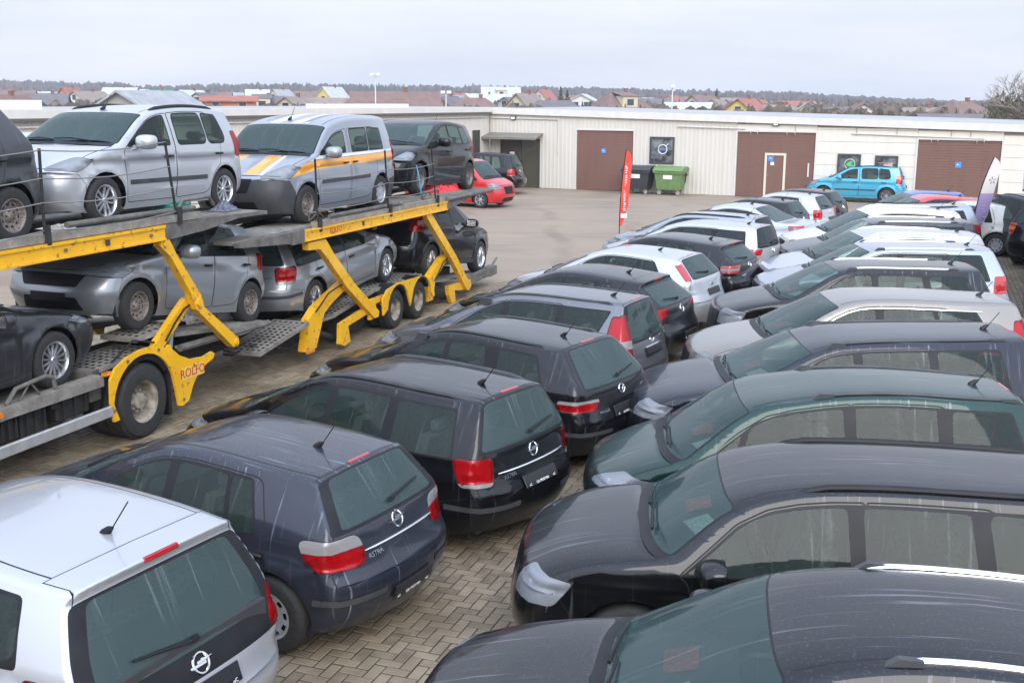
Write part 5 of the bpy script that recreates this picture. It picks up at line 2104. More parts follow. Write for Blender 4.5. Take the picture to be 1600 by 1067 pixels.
# ------------------------------------------------------------------ trees
BARK = simple('bark', (.075, .058, .045), .9, var=.3, vscale=5)
NEEDLE = simple('spruce_needles', (.055, .080, .050), .8, var=.45, vscale=2.5)
THUJA = simple('thuja_foliage', (.20, .175, .12), .85, var=.4, vscale=3)
def spruce(u, D, h, r, label, mat=NEEDLE, n=1400, seed=0, column=False, name='spruce_tree'):
    t = empty(name, at(u, D))
    tag(t, label, 'tree')
    m = MB()
    m.tube([(0, 0, 0), (0, 0, h * .5), (0, 0, h * .97)], [h * .022, h * .014, .02], 7)
    m.build('trunk', BARK, t, True)
    rg = np.random.default_rng(seed)
    V, F_ = [], []
    for i in range(n):
        f = rg.random() ** 1.3
        z = h * (.06 + .94 * f)
        if column:
            rr = r * min(1, (1 - f) * 4) * (.65 + .35 * rg.random()) * (1 - .2 * f)
        else:
            tier = .72 + .28 * math.sin(f * 46)
            rr = r * (1 - f) * tier * (.45 + .6 * rg.random())
        a = rg.random() * 2 * math.pi
        c = np.array([rr * math.cos(a), rr * math.sin(a), z - (0 if column else rr * .25)])
        s = (.04 if column else .055) * h * (.5 + rg.random()) * (1.15 - f * .6)
        d1 = np.array([math.cos(a), math.sin(a), -.35 if not column else 1.6]) + rg.normal(0, .35, 3)
        d1 /= np.linalg.norm(d1)
        d2 = np.cross(d1, rg.normal(0, 1, 3))
        d2 /= np.linalg.norm(d2)
        k = len(V)
        V += [c - d2 * s * .35, c + d1 * s, c + d2 * s * .35, c - d1 * s * .5]
        F_.append((k, k + 1, k + 2, k + 3))
    mesh_obj('crown', V, F_, mat, t)
    return t
for i, (u, D, h, r, lb) in enumerate((
        (876, 230, 9.6, 2.6, 'tall dark spruce between the village roofs'), (886, 232, 8.8, 2.4, 'slightly lower spruce right beside the tall dark one'),
        (910, 200, 5.6, 2.2, 'small bushy conifer left of the cream villa'), (922, 205, 5.8, 1.8, 'young conifer against the cream villa wall'),
        (977, 190, 5.2, 1.5, 'dark little spruce in front of the cream villa'), (1001, 190, 5.0, 1.7, 'pale young spruce at the villa corner'),
        (1036, 250, 6.6, 2.0, 'conifer between the slate roof and the lamp post'), (1054, 250, 6.0, 1.3, 'slim spruce left of the pale shed roof'), (1061, 255, 6.4, 1.3, 'slim spruce nearest the pale shed roof'),
        (1119, 330, 11.0, 2.8, 'dark spruce behind the white gabled house'), (1170, 200, 5.4, 1.1, 'slim young spruce before the yellow house'), (832, 190, 5.0, 2.0, 'round green bush beside the steep taupe roof'),
        (465, 185, 5.0, 2.0, 'green bush in front of the cream gable'), (150, 150, 5.4, 2.2, 'bushy conifer left of the warehouse'), (1393, 210, 4.6, 2.4, 'green shrub before the far pale house'))):
    spruce(u, D, h * .72, r * .8, lb, seed=i, n=700)
for i, (u, h) in enumerate(((1549, 4.6), (1557, 5.0), (1566, 5.2), (1573, 4.8), (1581, 5.3), (1590, 4.9), (1598, 5.4), (1606, 5.0))):
    spruce(u, 100, h, .75, ['leftmost columnar thuja of the hedge at the right edge', 'second columnar thuja from the left in the hedge at the right edge', 'third columnar thuja from the left in the hedge at the right edge', 'fourth columnar thuja from the left in the hedge at the right edge',
           'fifth columnar thuja from the left in the hedge at the right edge', 'sixth columnar thuja from the left in the hedge at the right edge', 'columnar thuja under the bare tree at the right edge', 'last columnar thuja cut by the right picture edge'][i], THUJA, 900, 40 + i, True, 'thuja')

def bare_tree(p, h, label, seed, levels=5, spread=.55):
    t = empty('bare_tree', p)
    tag(t, label, 'tree')
    rg = random.Random(seed)
    m, tw = MB(), MB()
    def grow_(a, d, ln, r, lv):
        b = a + d * ln
        mid_ = (a + b) / 2 + Vector((rg.gauss(0, 1), rg.gauss(0, 1), rg.gauss(0, 1))) * ln * .05
        (m if lv > 2 else tw).tube([a, mid_, b], [r, r * .85, r * .68], 6 if lv > 2 else 3, caps=False)
        if lv == 0:
            return
        for k in range(3 if lv > 1 else 4):
            ax = Vector((rg.gauss(0, 1), rg.gauss(0, 1), rg.gauss(0, .5)))
            nd = (d + ax * spread * (.55 + .25 * rg.random()) + Vector((0, 0, .12))).normalized()
            grow_(a + (b - a) * (.55 + .45 * rg.random()), nd, ln * (.62 + .2 * rg.random()), r * .60, lv - 1)
    grow_(Vector((0, 0, 0)), Vector((rg.gauss(0, .03), rg.gauss(0, .03), 1)).normalized(), h * .30, h * .020, levels)
    m.build('trunk', BARK, t, True, fix=False)
    tw.build('crown', simple('twig', (.27, .225, .19), .9), t, False, fix=False)
    return t
bare_tree(at(1612, 96), 9.0, 'bare leafless tree at the right picture edge', 5, 5, .75)
bare_tree(at(22, 420), 15, 'tall bare tree above the village at the far left', 8, 4)
bare_tree(at(735, 210), 5.5, 'small bare tree near the low hipped roof', 12, 4)
bare_tree(at(1290, 230), 5.6, 'small bare tree left of the flat dark roof', 15, 4)

# wood on the horizon: a mass of crowns and trunks nobody could count
def far_wood():
    rg = np.random.default_rng(11)
    V, F_, M_ = [], [], []
    for i in range(5200):
        u = rg.uniform(-260, 1860)
        D = rg.uniform(820, 1150)
        # tree tops as they run along the skyline
        top = np.interp(u, [-260, 0, 60, 130, 190, 215, 260, 330, 480, 800, 1000, 1150, 1230, 1300, 1400, 1500, 1860], [124, 124, 126, 128, 127, 134, 133, 130, 130, 133, 138, 142, 143, 148, 153, 158, 166])
        top += rg.normal(0, 1.3)
        p = at(u, D)
        d = px_dir(u, top)
        zt = CAMH + d.z / d.y * D
        r = rg.uniform(2.2, 4.5)
        h = zt * rg.uniform(.72, 1.0)
        a0 = rg.uniform(0, 3.14)
        conif = (560 < u < 640 and rg.random() < .8) or rg.random() < .12
        for q in range(2):
            a = a0 + q * 1.57
            ca, sa = math.cos(a) * r, math.sin(a) * r
            k = len(V)
            pr = [(-.15, 0), (.15, 0), (.8, .35), (1.0, .6), (.7, .85), (.1, 1.0), (-.6, .88), (-1.0, .62), (-.85, .33)] if not conif else [(-.1, 0), (.1, 0), (.9, .2), (.5, .6), (.05, 1.0), (-.5, .6), (-.9, .2)]
            for (x, z) in pr:
                jx = x + rg.normal(0, .10)
                V.append((p.x + ca * jx, p.y + sa * jx, h * min(1, max(0, z + rg.normal(0, .03)))))
            F_.append(tuple(range(k, k + len(pr))))
            M_.append(1 if conif else 0)
    o = mesh_obj('wood', V, F_, None, None, mats=[simple('winter_wood', (.115, .100, .095), .95, var=.35, vscale=.05), simple('pine_wood', (.065, .085, .070), .95, var=.3, vscale=.05)], midx=M_)
    tag(o, 'bare grey brown wood along the horizon', 'wood', kind='stuff')
    V, F_ = [], []
    for i in range(3600):
        u, D = rg.uniform(-150, 1750), rg.uniform(140, 560)
        p = at(u, D)
        r, h = rg.uniform(.6, 1.9), rg.uniform(2.0, 4.6) * (D / 300) ** .4
        a0 = rg.uniform(0, 3.14)
        for q in range(2):
            a = a0 + q * 1.57
            ca, sa = math.cos(a) * r, math.sin(a) * r
            k = len(V)
            pr = [(-.7, 0), (.7, 0), (1.0, .45), (.7, .85), (.1, 1.0), (-.6, .88), (-1.0, .5)]
            for (x, z) in pr:
                V.append((p.x + ca * (x + rg.normal(0, .12)), p.y + sa * x, h * max(0, z + rg.normal(0, .05))))
            F_.append(tuple(range(k, k + len(pr))))
    o = mesh_obj('garden_scrub', V, F_, simple('garden_scrub_brown', (.15, .122, .095), .95, var=.55, vscale=.06))
    tag(o, 'brown leafless garden shrubs between the village houses', 'shrubs', kind='stuff')
far_wood()

def mast(u, D, h, label, lamps):
    t = empty('lamp_mast', at(u, D))
    tag(t, label, 'mast')
    m = MB()
    wm = simple('mast_white', (.62, .62, .60), .5)
    m.tube([(0, 0, 0), (0, 0, h)], [.11, .07], 8)
    m.build('pole', wm, t, True)
    for i in range(lamps):
        x = (i - (lamps - 1) / 2) * .8
        m = MB()
        m.bar((0, 0, h - .1), (x, -.1, h), .06, .06)
        m.box(x - .3, x + .3, -.35, .05, h - .05, h + .35, bevel=.05)
        m.build('floodlight', wm, t)
mast(587, 160, 7.4, 'white mast with floodlights above the wing roof', 2)
mast(697, 150, 5.0, 'short lamp mast with two lamps left of the wing corner', 2)
mast(1050, 150, 5.9, 'thin pole above the workshop poster', 1)

# ------------------------------------------------------------------ lean-to with corrugated roof at the right edge
sh = empty('shed', Vector((10.56, 23.0, 0)), R(-24.2))
tag(sh, 'weathered grey shed wall with corrugated sheet roof at the right edge', 'shed')
WGREY = simple('weathered_grey', (.135, .14, .15), .8, var=.25, vscale=2)
m = MB()
m.box(.10, .35, -1.2, 9, 0, 2.45)
for k in range(12):
    m.box(.06, .10, -1.2 + k * .85, -1.2 + k * .85 + .80, 0, 2.44, bevel=.012)
m.build('wall', WGREY, sh)
for k in range(3):
    m = MB()
    V, F_ = [], []
    for i in range(40):
        y = -1.6 + i * .25
        z = 2.52 + .03 * math.cos(i * math.pi) + k * .07
        V += [(-.18 + .10 * k, y, z), (2.4, y, z + .75)]
    F_ = [(2 * i, 2 * i + 1, 2 * i + 3, 2 * i + 2) for i in range(39)]
    m.add(V, F_)
    m.build('roof_sheet', simple('fibre_sheet', (.27, .26, .24), .9, var=.2, vscale=3), sh, fix=False)

# ------------------------------------------------------------------ winter haze over the whole place
hz = MB()
hz.box(-1300, 1300, -40, 1500, -1.5, 26)
ho = hz.build('haze', [])
hm_ = bpy.data.materials.new('haze_air')
hm_.use_nodes = True
hn = hm_.node_tree
hn.nodes.clear()
hout = hn.nodes.new('ShaderNodeOutputMaterial')
hv = hn.nodes.new('ShaderNodeVolumePrincipled')
hv.inputs['Color'].default_value = (.90, .93, 1.0, 1)
hv.inputs['Density'].default_value = 0.00038
hv.inputs['Anisotropy'].default_value = 0.2
hn.links.new(hv.outputs[0], hout.inputs['Volume'])
ho.data.materials.clear()
ho.data.materials.append(hm_)
tag(ho, kind='stuff')
# ------------------------------------------------------------------ car transporter, local x runs to the rear, y away from the camera
TA = R(70.5)
T0 = gnd(232, 683)
tx = Vector((math.cos(TA), math.sin(TA), 0))
ty = Vector((-tx.y, tx.x, 0))
def yellow_mat():
    m, nt, b = new_mat('transporter_yellow')
    setp(b, rough=.38, col=(.78, .43, .012), coat=.3)
    co = objcoord(nt)
    n1, n2 = noise(nt, co, 2.5, 5, .65), noise(nt, co, 11, 5, .75)
    c = ramp(nt, n1, .3, (.72, .36, .010), .7, (.84, .46, .014))
    c = mixc(nt, ramp(nt, n2, .575, 0.0, .64, .85), c, (.14, .08, .035))
    nt.links.new(c, b.inputs['Base Color'])
    nt.links.new(ramp(nt, n2, .55, .35, .75, .8), b.inputs['Roughness'])
    return m
YEL = yellow_mat()
def grime_mat(name, a, b_, scale=5):
    m, nt, b = new_mat(name)
    setp(b, rough=.75, metal=.15)
    co = objcoord(nt)
    f = noise(nt, co, scale, 6, .7)
    c = ramp(nt, f, .35, a, .7, b_)
    c = mixc(nt, ramp(nt, noise(nt, co, 22, 4, .7), .58, 0., .72, .6), c, (.07, .04, .025))
    nt.links.new(c, b.inputs['Base Color'])
    bump(nt, b, f, .2, .01)
    return m
GRIME = grime_mat('grimy_steel', (.085, .078, .068), (.20, .185, .165))
DECK = grime_mat('worn_deck', (.16, .146, .125), (.32, .295, .255))
DARKST = grime_mat('black_chassis', (.012, .012, .012), (.04, .037, .034))
SILV = simple('guard_silver', (.48, .48, .48), .4, metal=.5, var=.15)
TRIM_RUST = simple('truck_rim', (.33, .29, .235), .55, metal=.3, var=.5, vscale=9)
def tmat():
    return frame_mat(T0, tx, ty)
truck = empty('transporter_truck')
truck.matrix_world = tmat()
tag(truck, 'rear of the car transporter truck with yellow upper beam at the left', 'truck')
trl = empty('transporter_trailer')
trl.matrix_world = tmat()
tag(trl, 'two-axle car transporter trailer with yellow arms coupled behind the truck', 'trailer')
WD = 2.5
def both_sides(fn):
    fn(0.0, 1)
    fn(WD, -1)
def slab(par, name, poly, y0, th, mat, sg=1):
    m = MB()
    a, b = (y0, y0 + th * sg)
    m.prism(poly, min(a, b), max(a, b), 'xz')
    return m.build(name, mat, par)
def perforated(name, par, x0, x1, y0, y1, z0, z1, nx, ny, mat, th=.02):
    """tread plate with square openings"""
    m = MB()
    xs, ys = np.linspace(x0, x1, 2 * nx + 2), np.linspace(y0, y1, 2 * ny + 2)
    zf = lambda x: z0 + (z1 - z0) * (x - x0) / (x1 - x0)
    V = [(x, y, zf(x)) for x in xs for y in ys]
    W_ = len(ys)
    F_ = []
    for i in range(len(xs) - 1):
        for j in range(W_ - 1):
            if i % 2 == 1 and j % 2 == 1:
                continue
            F_.append((i * W_ + j, (i + 1) * W_ + j, (i + 1) * W_ + j + 1, i * W_ + j + 1))
    m.add(V, F_)
    m.add([(x0, y0, z0), (x1, y0, z1), (x1, y0, z1 - .06), (x0, y0, z0 - .06)], [(0, 1, 2, 3)])
    m.add([(x0, y1, z0), (x1, y1, z1), (x1, y1, z1 - .06), (x0, y1, z0 - .06)], [(0, 1, 2, 3)])
    m.add([(x0, y0, z0), (x0, y1, z0), (x0, y1, z0 - .06), (x0, y0, z0 - .06)], [(0, 1, 2, 3)])
    m.add([(x1, y0, z1), (x1, y1, z1), (x1, y1, z1 - .06), (x1, y0, z1 - .06)], [(0, 1, 2, 3)])
    return m.build(name, mat, par, fix=False)
def arc(cx, cz, r, a0, a1, n=12):
    return [(cx + r * math.cos(t), cz + r * math.sin(t)) for t in np.linspace(a0, a1, n)]

# --- big wheels
def truck_wheel(par, x, y, r, wd, sg, dual=False):
    m = MB()
    w = wd
    rr = r * .58
    prof = [(rr, 0), (r * .80, -.012), (r * .93, .0), (r * .985, .03), (r, .07), (r, w - .07), (r * .985, w - .03), (r * .93, w), (rr, w)]
    m.lathe(prof, 40)
    if dual:
        m.lathe([(a, b + w + .06) for a, b in prof], 40)
    for k in range(60):       # tread blocks
        t = 2 * math.pi * k / 60
        c, s = math.cos(t), math.sin(t)
        for (b0, b1) in ((.03, .085), (w - .085, w - .03)):
            d = .022
            vs = []
            for rad in (r - .004, r + .008):
                for q in (-d, d):
                    for yy in (b0, b1):
                        vs.append((rad * c - q * s, yy, rad * s + q * c))
            m.add(vs, [(4, 5, 7, 6), (0, 4, 6, 2), (1, 3, 7, 5), (0, 1, 5, 4), (2, 6, 7, 3)])
    o = m.build('wheel', RUBBER, par, True)
    o.location = (x, y, r)
    o.scale = (1, sg, 1)
    m = MB()
    m.lathe([(rr, .005), (rr + .012, .002), (rr + .012, .03), (rr - .03, .05), (rr - .04, .14), (rr - .06, .17), (rr * .62, .175), (rr * .60, .16), (rr * .40, .10), (rr * .36, .06), (rr * .20, .05), (.001, .05)], 32)
    for k in range(10):
        t = 2 * math.pi * k / 10
        c, s = rr * .50 * math.cos(t), rr * .50 * math.sin(t)
        k0 = len(m.v)
        m.lathe([(.022, .14), (.020, .085), (.001, .08)], 6)
        m.v[k0:] = [(v[0] + c, v[1], v[2] + s) for v in m.v[k0:]]
    m.build('rim', TRIM_RUST, o, True)
    m = MB()
    for k in range(8):
        t = 2 * math.pi * (k + .5) / 8
        c, s = rr * .76 * math.cos(t), rr * .76 * math.sin(t)
        k0 = len(m.v)
        m.lathe([(rr * .095, .171), (.001, .171)], 10)
        m.v[k0:] = [(v[0] + c, v[1], v[2] + s) for v in m.v[k0:]]
    tag(m.build('hand_hole', SEAM, o), kind='stuff')
    return o
for y, sg in ((.02, 1), (WD - .02, -1)):
    truck_wheel(truck, 0, y, .465, .27, sg, True)
    for x in (7.36, 8.40):
        truck_wheel(trl, x, y + sg * .05, .365, .22, sg, True)
m = MB(); m.tube([(0, .4, .465), (0, WD - .4, .465)], .10, 10); m.build('axle', DARKST, truck)
for x in (7.36, 8.40):
    m = MB(); m.tube([(x, .4, .365), (x, WD - .4, .365)], .07, 10); m.build('axle', DARKST, trl)

# --- truck frame and lower deck
for y in (.75, 1.60):
    m = MB(); m.box(-6, 3.1, y, y + .16, .48, .80); m.build('chassis_beam', DARKST, truck)
for y, sg in ((.10, 1), (WD - .10, -1)):
    # runner with slots along the edge
    m = MB()
    a, b = min(y, y + sg * .16), max(y, y + sg * .16)
    m.box(-6, -.62, a, b, .80, .93)
    for k in range(26):
        x = -6 + k * .205
        m.box(x, x + .10, a + .03, b - .03, .925, .936)
    m.build('deck_runner', DECK, truck)
    m = MB(); m.box(-6, -.60, min(y + sg * .16, y + sg * .75), max(y + sg * .16, y + sg * .75), .82, .855); m.build('deck_plate', DECK, truck)
    perforated('tread_plate', truck, -.62, .55, min(y + sg * .16, y + sg * .78), max(y + sg * .16, y + sg * .78), .975, 1.02, 9, 6, DECK)
    perforated('tread_plate', truck, .20, 1.05, min(y + sg * .14, y + sg * .70), max(y + sg * .14, y + sg * .70), 1.21, 1.25, 6, 5, DECK)
    m = MB(); m.bar((1.0, y + sg * .4, 1.10), (3.3, y + sg * .4, .84), .48, .06); m.build('deck_plate', DECK, truck)
    m = MB(); m.tube([(1.0, y + sg * .10, .92), (3.2, y + sg * .10, .86)], .05, 8); m.build('deck_tube', GRIME, truck, True)
    m = MB(); m.box(-.70, -.50, min(y + sg * .16, y + sg * .78), max(y + sg * .16, y + sg * .78), .60, .97); m.build('wheel_box', GRIME, truck)
    # wheel stop hoop on the runner
    m = MB()
    m.tube([(-2.1, y + sg * .06, .94), (-1.95, y + sg * .06, 1.08), (-1.5, y + sg * .06, 1.12), (-1.38, y + sg * .06, 1.08), (-1.36, y + sg * .06, .95)], .026, 8)
    m.tube([(-1.9, y + sg * .06, .94), (-1.75, y + sg * .06, 1.09)], .012, 6); m.tube([(-1.6, y + sg * .06, .94), (-1.72, y + sg * .06, 1.09)], .012, 6)
    m.build('wheel_stop', GRIME, truck, True)
    # side guard
    m = MB(); m.box(-6, -.58, min(y - sg * .10, y - sg * .05), max(y - sg * .10, y - sg * .05), .435, .565, bevel=.01); m.build('side_guard', SILV, truck)
    m = MB(); m.box(-.66, -.54, min(y - sg * .06, y), max(y - sg * .06, y), .93, .97); m.build('marker_lamp', ORANGE, truck)
    m = MB(); m.box(-2.45, -2.27, min(y - sg * .06, y), max(y - sg * .06, y), .86, .91); m.build('marker_lamp', ORANGE, truck)
    # boxes and cables below the deck
    for k, (x0, x1, z0, z1) in enumerate(((-2.2, -1.9, .50, .78), (-1.85, -1.45, .45, .78), (-2.9, -2.3, .46, .78), (-1.3, -.75, .52, .80))):
        m = MB(); m.box(x0, x1, min(y + sg * .12, y + sg * .5), max(y + sg * .12, y + sg * .5), z0, z1, bevel=.02)
        for q in range(3):
            xx = x0 + (x1 - x0) * (q + .5) / 3
            m.box(xx - .015, xx + .015, min(y + sg * .09, y + sg * .12), max(y + sg * .09, y + sg * .12), z0 + .03, z1 - .03)
        m.build('chassis_box', DARKST, truck)
    m = MB(); m.tube([(-1.5, y + sg * .2, .86), (-1.2, y + sg * .15, .80), (-.95, y + sg * .15, .66), (-.8, y + sg * .2, .56)], .03, 6); m.build('hose', BLACK, truck, True)
    # fender with the plate behind it
    oy = y - sg * .10
    ring = arc(0, .465, .64, math.pi * .98, .26 * math.pi) 
    fender = [(-.60, .36)] + [(-.64, .60), (-.62, .88), (-.52, 1.0), (-.30, 1.09), (-.05, 1.13), (.20, 1.13), (.45, 1.06), (.60, 1.0), (.72, .90), (.95, .80), (1.25, .77), (1.44, .80), (1.50, .76), (1.46, .70), (1.30, .66), (1.12, .58), (.98, .44), (.88, .26), (.74, .22), (.66, .24), (.62, .45)] + arc(0, .465, .60, .12, math.pi * .94, 14) + [(-.50, .36)]
    slab(truck, 'fender', fender, oy, .035, YEL, sg)
    slab(truck, 'mudguard', arc(0, .465, .60, .55, 2.6, 14) + arc(0, .465, .52, 2.6, .55, 14), oy + sg * .036, .10, BLACK, sg)
    m = MB(); m.box(.50, .56, min(oy + sg * .04, oy + sg * .62), max(oy + sg * .04, oy + sg * .62), .15, .9); m.build('mud_flap', BLACK, truck)
    # folding arms
    slab(truck, 'upper_arm', [(.55, 2.42), (.70, 2.42), (.84, 2.20), (1.33, 1.58), (1.38, 1.42), (2.16, .84), (2.14, .74), (2.02, .74), (1.20, 1.42), (1.12, 1.62), (.72, 2.18), (.52, 2.34)], oy + sg * .04, .11, YEL, sg)
    slab(truck, 'lower_arm', [(.44, 1.04), (.56, .98), (.66, 1.04), (1.30, 1.50), (1.26, 1.58), (1.14, 1.56), (.50, 1.12)], oy + sg * .16, .09, YEL, sg)
    m = MB(); m.tube([(.78, oy + sg * .2, .84), (.86, oy + sg * .2, 1.22)], .032, 8); m.build('ram', simple('ram_blue', (.30, .38, .42), .3, metal=.6), truck, True)
    for (x, z, rr) in ((.62, 2.36, .05), (1.27, 1.50, .06), (2.09, .80, .045), (.55, 1.03, .045)):
        m = MB(); m.lathe([(.001, 0), (rr, 0), (rr, .03), (.001, .03)], 12); o = m.build('pin', YEL, truck, True); o.location = (x, oy + sg * .02 - (.03 if sg < 0 else 0) + (0 if sg > 0 else .0), z)
    # upper deck
    m = MB(); m.box(-6, .60, min(oy + sg * .02, oy + sg * .12), max(oy + sg * .02, oy + sg * .12), 2.41, 2.60)
    m.box(-6, .60, min(oy + sg * .00, oy + sg * .02), max(oy + sg * .00, oy + sg * .02), 2.565, 2.60); m.box(-6, .60, min(oy + sg * .00, oy + sg * .02), max(oy + sg * .00, oy + sg * .02), 2.41, 2.435)
    m.build('side_beam', YEL, truck)
    m = MB(); m.box(-.52, -.46, min(oy + sg * .0, oy + sg * .02), max(oy + sg * .0, oy + sg * .02), 2.47, 2.54); m.build('reflector', simple('beam_box', (.05, .04, .03), .5), truck)
    m = MB(); m.box(-6, 1.4, min(oy + sg * .04, oy + sg * .16), max(oy + sg * .04, oy + sg * .16), 2.61, 2.70); m.build('deck_rail', DECK, truck)
    m = MB(); m.tube([(-1.05, oy + sg * .10, 2.76), (1.35, oy + sg * .10, 2.75)], .035, 8); m.build('deck_tube', GRIME, truck, True)
    m = MB(); m.bar((-6, oy + sg * .55, 2.56), (2.6, oy + sg * .55, 2.58), .72, .05); m.build('deck_plate', DECK, truck)
    m = MB(); m.bar((2.2, oy + sg * .45, 2.57), (3.05, oy + sg * .45, 2.54), .80, .05); m.build('deck_plate', DECK, truck)
    slab(truck, 'deck_end', [(.62, 2.40), (1.5, 2.44), (2.3, 2.53), (3.0, 2.52), (3.0, 2.57), (1.5, 2.60), (.62, 2.60)], oy + sg * .04, .10, GRIME, sg)
    m = MB(); m.tube([(1.05, oy + sg * .14, 2.74), (1.15, oy + sg * .14, 2.86), (1.75, oy + sg * .14, 2.86), (1.85, oy + sg * .14, 2.74)], .024, 8); m.build('wheel_stop', GRIME, truck, True)
    # stanchions and safety wires
    for x0, z0, x1, z1 in ((-1.44, 2.62, -1.42, 3.62), (.92, 2.62, .75, 3.66), (-3.6, 2.62, -3.6, 3.62)):
        m = MB(); m.bar((x0, oy + sg * .06, z0), (x1, oy + sg * .06, z1), .024, .024); m.box(x0 - .035, x0 + .035, min(oy, oy + sg * .03), max(oy, oy + sg * .03), 2.58, 2.80); m.build('stanchion', DARKST, truck)
    for f in (.12, .42, .68, .98):
        m = MB()
        q = [(-3.6, 2.62 + f), (-1.44, 2.62 + f), (.92 - .17 * f, 2.62 + f * 1.02)]
        pts = []
        for i in range(2):
            for t in np.linspace(0, 1, 9)[:-1 if i == 0 else None]:
                pts.append((q[i][0] * (1 - t) + q[i + 1][0] * t, oy + sg * .05, q[i][1] * (1 - t) + q[i + 1][1] * t - .05 * math.sin(math.pi * t)))
        m.tube(pts, .007, 4); m.build('wire', simple('wire_grey', (.22, .21, .20), .5, metal=.4), truck)
for z, x0, x1 in ((2.50, -5, 2.2), (.70, -5, 2.8)):
    for x in np.arange(x0, x1, 1.2):
        m = MB(); m.box(x, x + .10, .2, WD - .2, z, z + .06); m.build('cross_member', DARKST, truck)
m = MB(); m.box(-6, -4.4, .1, WD - .1, .9, 2.38); m.build('headboard', DARKST, truck)
lo_ = inst('lettering', text_mesh('ROLFO', .17, simple('rolfo_red', (.50, .03, .02), .5)), truck, (.985, -.004, .63), (R(90), 0, 0))
m = MB(); m.box(.74, 1.24, -.003, .0, .55, .71); m.build('name_plate', simple('name_plate_yellow', (.70, .46, .10), .5), truck)

for k, pts in enumerate((((.62, .12, 1.10), (.80, .10, 1.30), (1.05, .12, 1.45), (1.30, .14, 1.50)), ((1.30, .14, 1.48), (1.5, .10, 1.25), (1.8, .12, 1.0), (2.1, .16, .86)), ((-.4, .30, .90), (.1, .22, 1.20), (.5, .20, 1.10)), ((2.2, .3, .80), (2.6, .2, .62), (3.0, .3, .56)), ((2.1, .5, .70), (2.6, .42, .50), (3.2, .5, .48)))):
    m = MB(); m.tube(pts, .014, 6); m.build('hose', BLACK, truck, True)
for k, (x, z) in enumerate(((.66, 1.02), (1.02, .70), (.76, .30), (-.58, .50), (-.30, 1.04), (.30, 1.06), (-4.0, 2.50), (-2.6, 2.50), (-1.2, 2.50), (.3, 2.50))):
    m = MB(); m.lathe([(.001, 0), (.022, 0), (.022, .02), (.001, .02)], 6); o = m.build('bolt', GRIME, truck); o.location = (x, -.012, z)
